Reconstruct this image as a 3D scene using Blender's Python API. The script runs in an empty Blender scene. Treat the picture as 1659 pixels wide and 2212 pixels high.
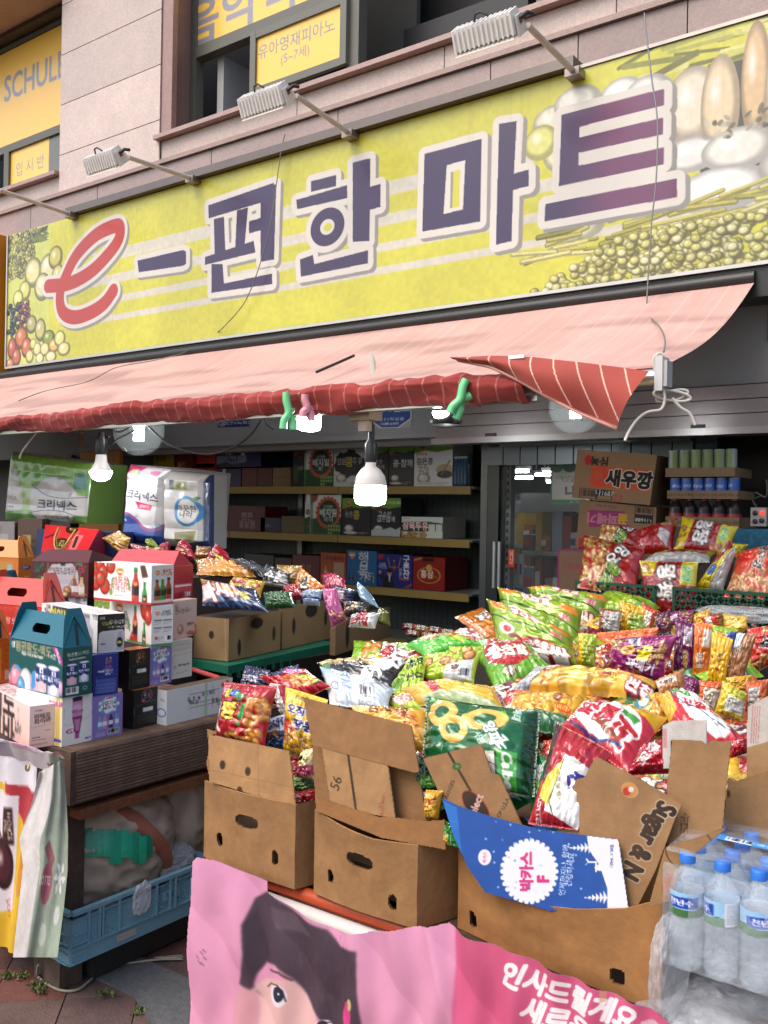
import bpy,math,random,time
import numpy as np
from mathutils import Vector,Matrix,noise as mnoise
random.seed(7);RNG=np.random.default_rng(7)
R=math.radians
SC=bpy.context.scene
CAM_H=1.55;F_PX=2000.0;ROLL=0.018;W_PX,H_PX=1659.0,2212.0
YAW=math.atan2(1481.0,2000.0)
FWD=np.array([-math.sin(YAW),math.cos(YAW),0.0]);RGT=np.array([math.cos(YAW),math.sin(YAW),0.0])
cam_d=bpy.data.cameras.new('camera');cam=bpy.data.objects.new('camera',cam_d);SC.collection.objects.link(cam)
cam_d.sensor_fit='VERTICAL';cam_d.sensor_height=36.0;cam_d.lens=36.0*F_PX/H_PX
cam_d.clip_start=0.05;cam_d.clip_end=400
_r=Vector(RGT)*math.cos(ROLL)-Vector((0,0,1))*-math.sin(ROLL)*1.0
_up=Vector((0,0,1))*math.cos(ROLL)-Vector(RGT)*math.sin(ROLL)
_r=Vector(RGT)*math.cos(ROLL)+Vector((0,0,1))*math.sin(ROLL)
_b=-Vector(FWD)
cam.matrix_world=Matrix(((_r.x,_up.x,_b.x,0),(_r.y,_up.y,_b.y,0),(_r.z,_up.z,_b.z,CAM_H),(0,0,0,1)))
SC.camera=cam
SUN_EL,SUN_AZ=R(54),R(200)
wd=bpy.data.worlds.new("World");SC.world=wd;wd.use_nodes=True
nt=wd.node_tree;bg=nt.nodes['Background'];sk=nt.nodes.new('ShaderNodeTexSky');sk.sky_type='NISHITA'
sk.sun_disc=False;sk.sun_elevation=SUN_EL;sk.sun_rotation=SUN_AZ;sk.air_density=1.0;sk.dust_density=4.0;sk.ozone_density=1.0
nt.links.new(sk.outputs[0],bg.inputs[0]);bg.inputs[1].default_value=0.15
sl=bpy.data.lights.new('sun','SUN');sl.energy=0.55;sl.angle=R(40);sl.color=(1.0,0.96,0.9)
so=bpy.data.objects.new('sun',sl);SC.collection.objects.link(so)
_sd=Vector((math.sin(SUN_AZ)*math.cos(SUN_EL),math.cos(SUN_AZ)*math.cos(SUN_EL),math.sin(SUN_EL)))
so.rotation_euler=_sd.to_track_quat('Z','Y').to_euler()
SC.view_settings.view_transform='Standard';SC.view_settings.look='None';SC.view_settings.gamma=1
SC.view_settings.exposure=1.02
SC.render.engine='CYCLES'
SC.cycles.max_bounces=8;SC.cycles.transparent_max_bounces=16;SC.cycles.use_denoising=True
try:SC.cycles.caustics_refractive=False;SC.cycles.caustics_reflective=False
except Exception:pass
def ray(x,y):
 u=(x-W_PX/2)/F_PX;v=(H_PX/2-y)/F_PX
 a=u*math.cos(ROLL)-v*math.sin(ROLL);b=u*math.sin(ROLL)*1.0+v*math.cos(ROLL)
 return FWD+RGT*a+np.array([0,0,b])
C0=np.array([0,0,CAM_H])
def onY(x,y,Y):d=ray(x,y);return C0+d*(Y/d[1])
def onX(x,y,X):d=ray(x,y);return C0+d*(X/d[0])
def onZ(x,y,Z):d=ray(x,y);return C0+d*((Z-CAM_H)/d[2])
def onT(x,y,t):return C0+ray(x,y)*t
def onPl(x,y,p,n):
 d=ray(x,y);n=np.array(n,float);return C0+d*(np.dot(np.array(p)-C0,n)/np.dot(d,n))
def srgb(c):
 if isinstance(c,str):
  c=c.lstrip('#');c=tuple(int(c[i:i+2],16)/255 for i in(0,2,4))
 return np.array(c[:3],float)
def lin(c):
 c=np.clip(np.asarray(c,float),0,1);return np.where(c<=0.04045,c/12.92,((c+0.055)/1.055)**2.4)
def vnoise(P,s,seed=0):
 """cheap smooth value noise on an (N,3) or (N,2) array"""
 P=np.asarray(P,float)*s+seed*17.13
 if P.shape[1]==2:P=np.c_[P,np.zeros(len(P))]
 i=np.floor(P).astype(np.int64);f=P-i;f=f*f*(3-2*f)
 def h(a,b,c):
  n=(a*374761393+b*668265263+c*2147483647+seed*1013)&0xffffffff
  n=((n^(n>>13))*1274126177)&0xffffffff
  return((n^(n>>16))&0xffff)/65535.0
 r=0
 for dx in(0,1):
  for dy in(0,1):
   for dz in(0,1):
    w=(f[:,0]if dx else 1-f[:,0])*(f[:,1]if dy else 1-f[:,1])*(f[:,2]if dz else 1-f[:,2])
    r=r+w*h(i[:,0]+dx,i[:,1]+dy,i[:,2]+dz)
 return r
_glyphs={}
def glyph(txt):
 if txt in _glyphs:return _glyphs[txt]
 cu=bpy.data.curves.new('t','FONT');cu.body=txt;cu.size=1.0;cu.resolution_u=3;cu.align_x='CENTER';cu.align_y='CENTER';cu.space_line=.8
 ob=bpy.data.objects.new('t',cu);SC.collection.objects.link(ob)
 dg=bpy.context.evaluated_depsgraph_get();me=ob.evaluated_get(dg).to_mesh()
 me.calc_loop_triangles()
 v=np.zeros(len(me.vertices)*3);me.vertices.foreach_get('co',v);v=v.reshape(-1,3)[:,:2]
 t=np.zeros(len(me.loop_triangles)*3,int);me.loop_triangles.foreach_get('vertices',t);t=t.reshape(-1,3)
 ob.evaluated_get(dg).to_mesh_clear();bpy.data.objects.remove(ob);bpy.data.curves.remove(cu)
 if len(v):v=v-(v.max(0)+v.min(0))/2
 _glyphs[txt]=(v,t);return v,t
def dilate(m,r):
 if r<0.4:return m
 out=m.copy();R_=int(math.ceil(r));h,w=m.shape
 for dy in range(-R_,R_+1):
  for dx in range(-R_,R_+1):
   d=math.hypot(dx,dy)
   if d>r+0.5 or(dx==0 and dy==0):continue
   k=min(1,r+0.5-d)
   ys,ye=max(0,dy),min(h,h+dy);xs,xe=max(0,dx),min(w,w+dx)
   s=m[max(0,-dy):h-max(0,dy),max(0,-dx):w-max(0,dx)]*k
   np.maximum(out[ys:ye,xs:xe],s,out=out[ys:ye,xs:xe])
 return out
class Cv:
 """canvas of w x h units drawn at 'px' pixels per unit; y runs down"""
 def __init__(s,w,h,nx,bgc='#ffffff',ss=2):
  s.w,s.h=w,h;s.nx=int(nx);s.ny=max(2,int(round(nx*h/w)));s.ss=ss
  s.k=s.nx*ss/w;s.W,s.H=s.nx*ss,s.ny*ss
  s.a=np.empty((s.H,s.W,3));s.a[:]=srgb(bgc)
 def _blend(s,x0,y0,m,col,al=1.0):
  h,w=m.shape;X0,Y0,X1,Y1=max(0,x0),max(0,y0),min(s.W,x0+w),min(s.H,y0+h)
  if X1<=X0 or Y1<=Y0:return
  mm=(m[Y0-y0:Y1-y0,X0-x0:X1-x0]*al)[...,None]
  c=col if isinstance(col,np.ndarray)and col.ndim==1 else srgb(col)
  s.a[Y0:Y1,X0:X1]=s.a[Y0:Y1,X0:X1]*(1-mm)+c*mm
 def _grid(s,x0,y0,x1,y1):
  X0,Y0=max(0,int(math.floor(x0*s.k))-1),max(0,int(math.floor(y0*s.k))-1)
  X1,Y1=min(s.W,int(math.ceil(x1*s.k))+2),min(s.H,int(math.ceil(y1*s.k))+2)
  if X1<=X0 or Y1<=Y0:return None
  gx,gy=np.meshgrid((np.arange(X0,X1)+.5)/s.k,(np.arange(Y0,Y1)+.5)/s.k)
  return X0,Y0,gx,gy
 def rect(s,x0,y0,x1,y1,col,al=1):s.poly([(x0,y0),(x1,y0),(x1,y1),(x0,y1)],col,al);return s
 def ell(s,cx,cy,rx,ry,col,al=1,rot=0,soft=0,ring=0):
  m=max(rx,ry);g=s._grid(cx-m,cy-m,cx+m,cy+m)
  if g is None:return s
  X0,Y0,gx,gy=g;c,sn=math.cos(R(rot)),math.sin(R(rot));dx,dy=gx-cx,gy-cy
  u,v=(dx*c+dy*sn)/rx,(-dx*sn+dy*c)/ry;r=np.sqrt(u*u+v*v)
  e=max(soft,1.0/(s.k*min(rx,ry)));mk=np.clip((1-r)/e+(.5 if not soft else 0),0,1)
  if ring:mk=mk*np.clip((r-(1-ring))/e+.5,0,1)
  s._blend(X0,Y0,mk,col,al);return s
 def ball(s,cx,cy,rx,ry,col,rot=0,hi='#ffffff',lo=None):
  """printed picture of a round thing (fruit, bean): printed rim and printed gloss"""
  c=srgb(col);lo=c*.55 if lo is None else srgb(lo)
  s.ell(cx,cy,rx,ry,lo,1,rot);s.ell(cx-rx*.08,cy-ry*.1,rx*.86,ry*.86,c,1,rot,soft=.25)
  s.ell(cx-rx*.25,cy-ry*.3,rx*.4,ry*.4,hi,.65,rot,soft=.9);return s
 def polymask(s,pts):
  p=np.array(pts,float);g=s._grid(p[:,0].min(),p[:,1].min(),p[:,0].max(),p[:,1].max())
  if g is None:return None
  X0,Y0,gx,gy=g;ins=np.zeros(gx.shape,bool);n=len(p)
  for i in range(n):
   xa,ya=p[i];xb,yb=p[(i+1)%n]
   if ya==yb:continue
   c=(ya>gy)!=(yb>gy);ins^=c&(gx<(xb-xa)*(gy-ya)/(yb-ya)+xa)
  return X0,Y0,ins.astype(float)
 def poly(s,pts,col,al=1):
  m=s.polymask(pts)
  if m:s._blend(*m,col,al)
  return s
 def line(s,pts,w,col,al=1):
  for(xa,ya),(xb,yb)in zip(pts[:-1],pts[1:]):
   L=math.hypot(xb-xa,yb-ya)or 1e-6;nx,ny=-(yb-ya)/L*w/2,(xb-xa)/L*w/2
   s.poly([(xa+nx,ya+ny),(xb+nx,yb+ny),(xb-nx,yb-ny),(xa-nx,ya-ny)],col,al)
   s.ell(xb,yb,w/2,w/2,col,al)
  s.ell(*pts[0],w/2,w/2,col,al);return s
 def vgrad(s,y0,y1,c0,c1,x0=0,x1=None):
  x1=s.w if x1 is None else x1;g=s._grid(x0,y0,x1,y1)
  if g is None:return s
  X0,Y0,gx,gy=g;t=np.clip((gy-y0)/(y1-y0),0,1)[...,None]
  h,w=gx.shape;s.a[Y0:Y0+h,X0:X0+w]=srgb(c0)*(1-t)+srgb(c1)*t;return s
 def text(s,txt,x,y,size,col='#000000',bold=0.0,out=(),rot=0,shear=0,sx=1.0,al=1,shadow=None):
  """centred at x, y; size is em height in units; out = [(radius in em, colour), ...] outermost first"""
  v,t=glyph(txt)
  if not len(v):return s
  P=v*size;P=np.c_[P[:,0]*sx+P[:,1]*shear,-P[:,1]]
  c,sn=math.cos(R(rot)),math.sin(R(rot));P=np.c_[P[:,0]*c-P[:,1]*sn+x,P[:,0]*sn+P[:,1]*c+y]*s.k
  rmax=max([bold]+[o[0]for o in out])*size*s.k;pad=int(rmax)+3
  x0,y0=int(P[:,0].min())-pad,int(P[:,1].min())-pad;w,h=int(P[:,0].max())+pad-x0+1,int(P[:,1].max())+pad-y0+1
  if w>4000 or h>4000:return s
  m=np.zeros((h,w));Q=P-(x0,y0)
  for tri in t:
   a,b,d=Q[tri];ax0,ay0=int(min(a[0],b[0],d[0])),int(min(a[1],b[1],d[1]));ax1,ay1=int(max(a[0],b[0],d[0]))+2,int(max(a[1],b[1],d[1]))+2
   gx,gy=np.meshgrid(np.arange(ax0,ax1)+.5,np.arange(ay0,ay1)+.5)
   e1=(b[0]-a[0])*(gy-a[1])-(b[1]-a[1])*(gx-a[0]);e2=(d[0]-b[0])*(gy-b[1])-(d[1]-b[1])*(gx-b[0]);e3=(a[0]-d[0])*(gy-d[1])-(a[1]-d[1])*(gx-d[0])
   ins=((e1>=-.2)&(e2>=-.2)&(e3>=-.2))|((e1<=.2)&(e2<=.2)&(e3<=.2))
   sub=m[ay0:ay1,ax0:ax1];sub[ins[:sub.shape[0],:sub.shape[1]]]=1
  if shadow:o=dilate(m,shadow[2]*size*s.k);s._blend(x0+int(shadow[0]*size*s.k),y0+int(shadow[1]*size*s.k),o,shadow[3])
  for r_,c_ in out:s._blend(x0,y0,dilate(m,r_*size*s.k),c_,al)
  s._blend(x0,y0,dilate(m,bold*size*s.k),col,al);return s
 def lines(s,x0,y0,x1,y1,n,col,al=.6,seed=1):
  """tiny print too small to read: short dashes"""
  rr=random.Random(seed);h=(y1-y0)/n
  for i in range(n):
   x=x0;xe=x0+(x1-x0)*(rr.uniform(.6,1)if i==n-1 else rr.uniform(.9,1))
   while x<xe:
    wl=rr.uniform(.03,.09)*(x1-x0);s.rect(x,y0+i*h+h*.22,min(x+wl,xe),y0+i*h+h*.72,col,al);x+=wl+.02*(x1-x0)
  return s
 def barcode(s,x0,y0,x1,y1,bgc='#f4f4f0'):
  s.rect(x0,y0,x1,y1,bgc);rr=random.Random(int(x0*91+y0));x=x0+(x1-x0)*.06
  while x<x1-(x1-x0)*.06:
   wl=(x1-x0)*rr.choice((.015,.03,.045));s.rect(x,y0+(y1-y0)*.08,x+wl,y1-(y1-y0)*.2,'#15151a');x+=wl+(x1-x0)*rr.choice((.015,.03))
  return s
 def chips(s,x0,y0,x1,y1,r,n,cols,kind='chip',seed=3,asp=.75):
  rr=random.Random(seed)
  for i in range(n):
   cx,cy=rr.uniform(x0,x1),rr.uniform(y0,y1);c=rr.choice(cols);q=r*rr.uniform(.75,1.2);a=rr.uniform(0,180)
   if kind=='chip':s.ball(cx,cy,q,q*asp,c,a,hi='#fff2c0',lo=srgb(c)*.74)
   elif kind=='stick':
    dx,dy=math.cos(R(a))*q*1.6,math.sin(R(a))*q*1.6;s.line([(cx-dx,cy-dy),(cx+dx,cy+dy)],q*.75,srgb(c)*.6);s.line([(cx-dx,cy-dy),(cx+dx,cy+dy)],q*.5,c)
   elif kind=='twist':
    for k in range(-3,4):s.ball(cx+math.cos(R(a))*k*q*.5,cy+math.sin(R(a))*k*q*.5,q*.42,q*.3,c,a+60,hi='#ffe9b0')
   elif kind=='ring':s.ell(cx,cy,q,q*.8,srgb(c)*.7,1,a,ring=.5);s.ell(cx,cy,q*.94,q*.75,c,1,a,ring=.4);s.ell(cx-q*.2,cy-q*.2,q*.8,q*.6,'#ffeeb8',.5,a,ring=.12)
  return s
 def mottle(s,amt,scale,seed=5):
  g=s._grid(0,0,s.w,s.h);X0,Y0,gx,gy=g;n=vnoise(np.c_[gx.ravel(),gy.ravel()],scale,seed).reshape(gx.shape)
  h,w=gx.shape;s.a[Y0:Y0+h,X0:X0+w]*=(1+amt*(n-.5))[...,None];return s
 def blur(s,n):
  for _ in range(n):
   for ax in(0,1):s.a=(np.roll(s.a,1,ax)+s.a*2+np.roll(s.a,-1,ax))/4
  return s
 def rot180(s):s.a=s.a[::-1,::-1].copy();return s
 def rot90(s,k=1):
  s.a=np.rot90(s.a,k).copy()
  if k%2:s.w,s.h=s.h,s.w;s.nx,s.ny=s.ny,s.nx;s.W,s.H=s.H,s.W
  return s
 def out(s):
  """(ny, nx, 3) array, row 0 at the top"""
  return np.clip(s.a.reshape(s.ny,s.ss,s.nx,s.ss,3).mean((1,3)),0,1)
_mats={}
def mat(name,rough=.5,metal=0,coat=0,bump=0,bscale=60,col=None,var=.0,vscale=3,emis=None,estr=0,trans=0,ior=1.45,alpha=1,spec=.5,sheen=0,streak=None,bdist=.01):
 if name in _mats:return _mats[name]
 m=bpy.data.materials.new(name);m.use_nodes=True;nt=m.node_tree;b=nt.nodes['Principled BSDF'];L=nt.links.new;N=nt.nodes.new
 b.inputs['Roughness'].default_value=rough;b.inputs['Metallic'].default_value=metal;b.inputs['Coat Weight'].default_value=coat;b.inputs['Coat Roughness'].default_value=.12
 b.inputs['Transmission Weight'].default_value=trans;b.inputs['IOR'].default_value=ior;b.inputs['Alpha'].default_value=alpha;b.inputs['Specular IOR Level'].default_value=spec
 b.inputs['Sheen Weight'].default_value=sheen
 tc=N('ShaderNodeTexCoord')
 if col is None:
  a=N('ShaderNodeAttribute');a.attribute_name='Col';src=a.outputs['Color']
 else:
  rgb=N('ShaderNodeRGB');rgb.outputs[0].default_value=(*lin(srgb(col)),1);src=rgb.outputs[0]
 if var:
  for sc_,am in((vscale,var),(vscale*7.3,var*.6)):
   n=N('ShaderNodeTexNoise');n.inputs['Scale'].default_value=sc_;n.inputs['Detail'].default_value=5;n.inputs['Roughness'].default_value=.65;L(tc.outputs['Object'],n.inputs['Vector'])
   r=N('ShaderNodeMapRange');r.inputs['From Min'].default_value=.3;r.inputs['From Max'].default_value=.7;r.inputs['To Min'].default_value=1-am;r.inputs['To Max'].default_value=1+am*.6;L(n.outputs['Fac'],r.inputs['Value'])
   mx=N('ShaderNodeVectorMath');mx.operation='SCALE';L(src,mx.inputs[0]);L(r.outputs[0],mx.inputs['Scale']);src=mx.outputs[0]
 if streak:
  n=N('ShaderNodeTexNoise');mp=N('ShaderNodeMapping');mp.inputs['Scale'].default_value=streak[0];L(tc.outputs['Object'],mp.inputs[0]);L(mp.outputs[0],n.inputs['Vector']);n.inputs['Scale'].default_value=1;n.inputs['Detail'].default_value=6
  r=N('ShaderNodeMapRange');r.inputs['From Min'].default_value=.35;r.inputs['From Max'].default_value=.68;L(n.outputs['Fac'],r.inputs['Value'])
  mx=N('ShaderNodeMixRGB');mx.inputs[2].default_value=(*lin(srgb(streak[1])),1);sc2=N('ShaderNodeMath');sc2.operation='MULTIPLY';sc2.inputs[1].default_value=streak[2]
  L(r.outputs[0],sc2.inputs[0]);L(sc2.outputs[0],mx.inputs[0]);L(src,mx.inputs[1]);src=mx.outputs[0]
 L(src,b.inputs['Base Color'])
 if bump:
  n=N('ShaderNodeTexNoise');n.inputs['Scale'].default_value=bscale;n.inputs['Detail'].default_value=4;L(tc.outputs['Object'],n.inputs['Vector'])
  bp=N('ShaderNodeBump');bp.inputs['Strength'].default_value=bump;bp.inputs['Distance'].default_value=bdist;L(n.outputs['Fac'],bp.inputs['Height']);L(bp.outputs[0],b.inputs['Normal'])
 if emis is not None:
  b.inputs['Emission Color'].default_value=(*lin(srgb(emis)),1);b.inputs['Emission Strength'].default_value=estr
 _mats[name]=m;return m
class MB:
 def __init__(s):s.V,s.F,s.C,s.n,s.smooth=[],[],[],0,[]
 def add(s,V,F,col,smooth=False):
  V=np.asarray(V,float).reshape(-1,3);F=np.asarray(F,int)
  c=np.empty((len(V),3))
  if isinstance(col,np.ndarray)and col.ndim==2:c[:]=col
  else:c[:]=lin(srgb(col))
  s.V.append(V);s.F.append((F+s.n,smooth));s.C.append(c);s.n+=len(V);return s
 def grid(s,P,col='#808080',smooth=True,close=False):
  """P (nv, nu, 3); col a colour or an (nv, nu, 3) srgb array"""
  nv,nu=P.shape[:2];i=np.arange(nv*nu).reshape(nv,nu)
  if close:i=np.c_[i,i[:,:1]]
  F=np.stack([i[:-1,:-1],i[1:,:-1],i[1:,1:],i[:-1,1:]],-1).reshape(-1,4)
  c=lin(col).reshape(-1,3)if isinstance(col,np.ndarray)and col.ndim==3 else col
  return s.add(P.reshape(-1,3),F,c,smooth)
 def face(s,tl,tr,br,bl,cv=None,col='#808080',bulge=0):
  """flat printed face; corners top-left, top-right, bottom-right, bottom-left as the print reads"""
  tl,tr,br,bl=map(lambda p:np.array(p,float),(tl,tr,br,bl))
  if cv is None:return s.add([tl,bl,br,tr],[[0,1,2,3]],col)
  A=cv.out()if isinstance(cv,Cv)else cv;ny,nx=A.shape[:2]
  u=np.linspace(0,1,nx)[None,:,None];v=np.linspace(0,1,ny)[:,None,None]
  P=(tl*(1-u)+tr*u)*(1-v)+(bl*(1-u)+br*u)*v
  if bulge:
   n=np.cross(bl-tl,tr-tl);n=n/np.linalg.norm(n);P=P+n*(bulge*16*u*(1-u)*v*(1-v))
  return s.grid(P[:,:,:],A,smooth=True)
 def box(s,lo,hi,col='#808080',faces=None,bev=0):
  """axis box; faces = {'-y': cv, '+x': cv, '+z': cv ...} printed sides"""
  x0,y0,z0=lo;x1,y1,z1=hi;f=faces or{}
  q={'-y':[(x0,y0,z1),(x1,y0,z1),(x1,y0,z0),(x0,y0,z0)],'+y':[(x1,y1,z1),(x0,y1,z1),(x0,y1,z0),(x1,y1,z0)],'+x':[(x1,y0,z1),(x1,y1,z1),(x1,y1,z0),(x1,y0,z0)],'-x':[(x0,y1,z1),(x0,y0,z1),(x0,y0,z0),(x0,y1,z0)],'+z':[(x0,y1,z1),(x1,y1,z1),(x1,y0,z1),(x0,y0,z1)],'-z':[(x0,y0,z0),(x1,y0,z0),(x1,y1,z0),(x0,y1,z0)]}
  for k,c in q.items():s.face(*c,cv=f.get(k),col=col if not isinstance(f.get(k),str)else f[k])if not isinstance(f.get(k),str)else s.face(*c,col=f[k])
  return s
 def obox(s,o,ax,ay,az,col='#808080',faces=None):
  """box from corner o with edge vectors ax, ay, az (right-handed); same face names"""
  n0=len(s.V);s.box((0,0,0),(1,1,1),col,faces);M=np.array([ax,ay,az],float)
  for i in range(n0,len(s.V)):s.V[i]=s.V[i]@M+np.array(o,float)
  return s
 def tube(s,pts,r,col='#808080',n=8,caps=True,closed=False):
  P=np.array(pts,float);m=len(P);rr=np.full(m,r)if np.isscalar(r)else np.array(r,float)
  T=np.gradient(P,axis=0);T/=np.linalg.norm(T,axis=1)[:,None]+1e-12
  up=np.array([0,0,1.0])if abs(T[0,2])<.9 else np.array([1.0,0,0]);A=np.cross(T[0],up);A/=np.linalg.norm(A);rings=[]
  for i in range(m):
   A=A-T[i]*np.dot(A,T[i]);A/=np.linalg.norm(A)+1e-12;B=np.cross(T[i],A);a=np.arange(n)*2*math.pi/n
   rings.append(P[i]+rr[i]*(np.cos(a)[:,None]*A+np.sin(a)[:,None]*B))
  s.grid(np.array(rings),col,True,close=True)
  if caps:
   for rg,fl in((rings[0],1),(rings[-1],0)):s.add(rg,[list(range(n))[::-1]if fl else list(range(n))],col)
  return s
 def lathe(s,prof,c,col='#808080',n=24,axis=(0,0,1),cols=None):
  """prof [(r, h)...] round axis at c"""
  ax=np.array(axis,float);ax/=np.linalg.norm(ax);t=np.array([1.0,0,0])if abs(ax[0])<.9 else np.array([0,1.0,0]);A=np.cross(ax,t);A/=np.linalg.norm(A);B=np.cross(ax,A)
  a=np.arange(n)*2*math.pi/n;ring=np.cos(a)[:,None]*A+np.sin(a)[:,None]*B;P=np.array([np.array(c)+ring*r+ax*h for r,h in prof])
  if cols is not None:s.grid(P[:,::-1],np.array([[srgb(q)]*n for q in cols]),True,close=True)
  else:s.grid(P[:,::-1],col,True,close=True)
  return s
 def prism(s,poly,d,col='#808080'):
  """poly: list of 3D points (planar), d: extrusion vector"""
  P=np.array(poly,float);n=len(P);d=np.array(d,float);s.add(P,[list(range(n))],col);s.add(P+d,[list(range(n))[::-1]],col)
  for i in range(n):j=(i+1)%n;s.add([P[i],P[i]+d,P[j]+d,P[j]],[[0,1,2,3]],col)
  return s
 def xf(s,fn):
  s.V=[fn(v)for v in s.V];return s
 def build(s,name,m,parent=None,label=None,cat=None,group=None,kind=None,origin=None,coll=None):
  V=np.concatenate(s.V);C=np.concatenate(s.C)
  if parent is not None:og=np.array(parent['_o']if '_o' in parent else(0,0,0))
  elif origin is not None:og=np.array(origin)
  elif kind=='structure':og=np.zeros(3)
  else:og=np.array([(V[:,0].min()+V[:,0].max())/2,(V[:,1].min()+V[:,1].max())/2,V[:,2].min()])
  V=V-og;me=bpy.data.meshes.new(name);me.vertices.add(len(V));me.vertices.foreach_set('co',V.ravel().astype(np.float32))
  li,ls,sm=[],[],[]
  for F,smo in s.F:
   if len(F)==0:continue
   li.append(F.ravel());ls.append(np.full(len(F),F.shape[1]));sm.append(np.full(len(F),smo))
  li=np.concatenate(li);ls=np.concatenate(ls);sm=np.concatenate(sm);st=np.r_[0,np.cumsum(ls)[:-1]]
  me.loops.add(len(li));me.loops.foreach_set('vertex_index',li.astype(np.int32));me.polygons.add(len(ls));me.polygons.foreach_set('loop_start',st.astype(np.int32))
  me.polygons.foreach_set('use_smooth',sm.astype(bool));me.update(calc_edges=True);me.validate()
  at=me.color_attributes.new('Col','FLOAT_COLOR','POINT')
  if len(at.data)==len(C):at.data.foreach_set('color',np.c_[C,np.ones(len(C))].ravel().astype(np.float32))
  me.materials.append(m);o=bpy.data.objects.new(name,me);SC.collection.objects.link(o);o['_o']=[float(q)for q in og]
  if parent is not None:o.parent=parent
  else:o.location=og
  tag(o,label,cat,group,kind);return o
def tag(o,label=None,cat=None,group=None,kind=None):
 if label:o['label']=label
 if cat:o['category']=cat
 if group:o['group']=group
 if kind:o['kind']=kind
 return o
def thing(name,label,cat,loc=(0,0,0),group=None):
 o=bpy.data.objects.new(name,None);SC.collection.objects.link(o);o.location=loc;o['_o']=[float(q)for q in loc];o.empty_display_size=.05
 return tag(o,label,cat,group)
def dup(root,loc,rz=None,label=None,group=None):
 def cp(o,par):
  c=o.copy();SC.collection.objects.link(c)
  if par is not None:c.parent=par
  for ch in list(o.children):cp(ch,c)
  return c
 r=cp(root,None);r.location=loc
 if rz is not None:r.rotation_euler=(0,0,rz)
 if label:r['label']=label
 if group:r['group']=group
 return r
def lerp(a,b,t):return np.array(a,float)*(1-t)+np.array(b,float)*t
def sag(a,b,d,n=24,wob=0,seed=0):
 a,b=np.array(a,float),np.array(b,float);t=np.linspace(0,1,n)[:,None];P=a*(1-t)+b*t;P[:,2]-=(4*d*t*(1-t))[:,0]
 if wob:P+=(np.stack([vnoise(np.c_[t*9,t*0,t*0],1,seed+k)for k in range(3)],1)-.5)*wob*(4*t*(1-t))
 return P
# == ground
m_gran=mat('granite',rough=.42,var=.10,vscale=1.2,bump=.05,bscale=90)
def granite_nodes(m):
 nt=m.node_tree;b=nt.nodes['Principled BSDF'];src=b.inputs['Base Color'].links[0].from_socket
 tc=nt.nodes.new('ShaderNodeTexCoord');v=nt.nodes.new('ShaderNodeTexVoronoi');v.inputs['Scale'].default_value=85;nt.links.new(tc.outputs['Object'],v.inputs['Vector'])
 r=nt.nodes.new('ShaderNodeMapRange');sp=nt.nodes.new('ShaderNodeSeparateColor');nt.links.new(v.outputs['Color'],sp.inputs[0]);nt.links.new(sp.outputs[0],r.inputs['Value'])
 r.inputs['To Min'].default_value=.9;r.inputs['To Max'].default_value=1.08
 mx=nt.nodes.new('ShaderNodeVectorMath');mx.operation='SCALE';nt.links.new(src,mx.inputs[0]);nt.links.new(r.outputs[0],mx.inputs['Scale']);nt.links.new(mx.outputs[0],b.inputs['Base Color'])
granite_nodes(m_gran)
m_pave=mat('paver',rough=.75,var=.30,vscale=5,bump=.35,bscale=120)
m_plain=mat('painted',rough=.45,var=.06,vscale=4)
m_dark=mat('dark_metal',rough=.4,col='#2a2a28',var=.1)
m_steel=mat('steel',rough=.35,metal=.6,var=.08)
m_white=mat('white_paint',rough=.4,var=.05)
m_wood=mat('old_wood',rough=.75,var=.3,vscale=9,bump=.4,bscale=60,streak=((3,30,3),'#3a2a20',.35))
g=MB();g.add([(-60,-40,-.012),(60,-40,-.012),(60,60,-.012),(-60,60,-.012)],[[0,1,2,3]],'#3c3a38');g.build('ground',m_pave,kind='structure')
g=MB();rr=random.Random(4)
def pav_band(v):return None
for i in range(-26,27):
 for j in range(-26,27):
  s_=.225;cx,cy=-2.2+(i-j)*s_*.7071,1.6+(i+j)*s_*.7071
  if not(-5.5<cx<1.5 and-.5<cy<4.6):continue
  b=cx*.94-cy*.34+2.83
  red=rr.choice(['#6a4036','#5f3c34','#70483a','#584440','#66504a','#604a44'])
  c=red
  h=s_*.492;z=rr.uniform(-.0015,.0015);P=[(cx,cy-h*1.414),(cx+h*1.414,cy),(cx,cy+h*1.414),(cx-h*1.414,cy)]
  g.prism([(x,y,z)for x,y in P],(0,0,-.01),c)
g.build('paving',m_pave,kind='structure')
g=MB();A=[onZ(x,y,.006)for x,y in((175,2095),(265,2050),(560,2180),(560,2330),(395,2330),(290,2150))]
g.prism(A,(0,0,-.012),'#595a5c');g.build('granite_strip',mat('sett',rough=.85,var=.3,vscale=45,bump=.4,bscale=200),kind='structure')
g=MB()
for k in range(520):
 cxy=rr.choice([(80,2128),(85,2140),(20,2110),(50,2108),(230,2150),(170,2092),(300,2185),(150,2110),(135,2118)])
 p=onZ(cxy[0]+rr.gauss(0,9),cxy[1]+rr.gauss(0,4),0.004);a=rr.uniform(0,6.28);l=rr.uniform(.004,.011);h=rr.uniform(.003,.014)
 g.add([p,p+(math.cos(a)*l,math.sin(a)*l,h*.5),p+(math.cos(a+.5)*l,math.sin(a+.5)*l,h),p+(math.cos(a+1.2)*l,math.sin(a+1.2)*l,h*.4)],[[0,1,2,3]],rr.choice(['#46552a','#5c6b33','#3c4a26','#6f7440']))
g.build('moss',mat('moss',rough=.9,var=.2),label='moss and weeds growing round the counter post',cat='moss',kind='stuff')
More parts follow.
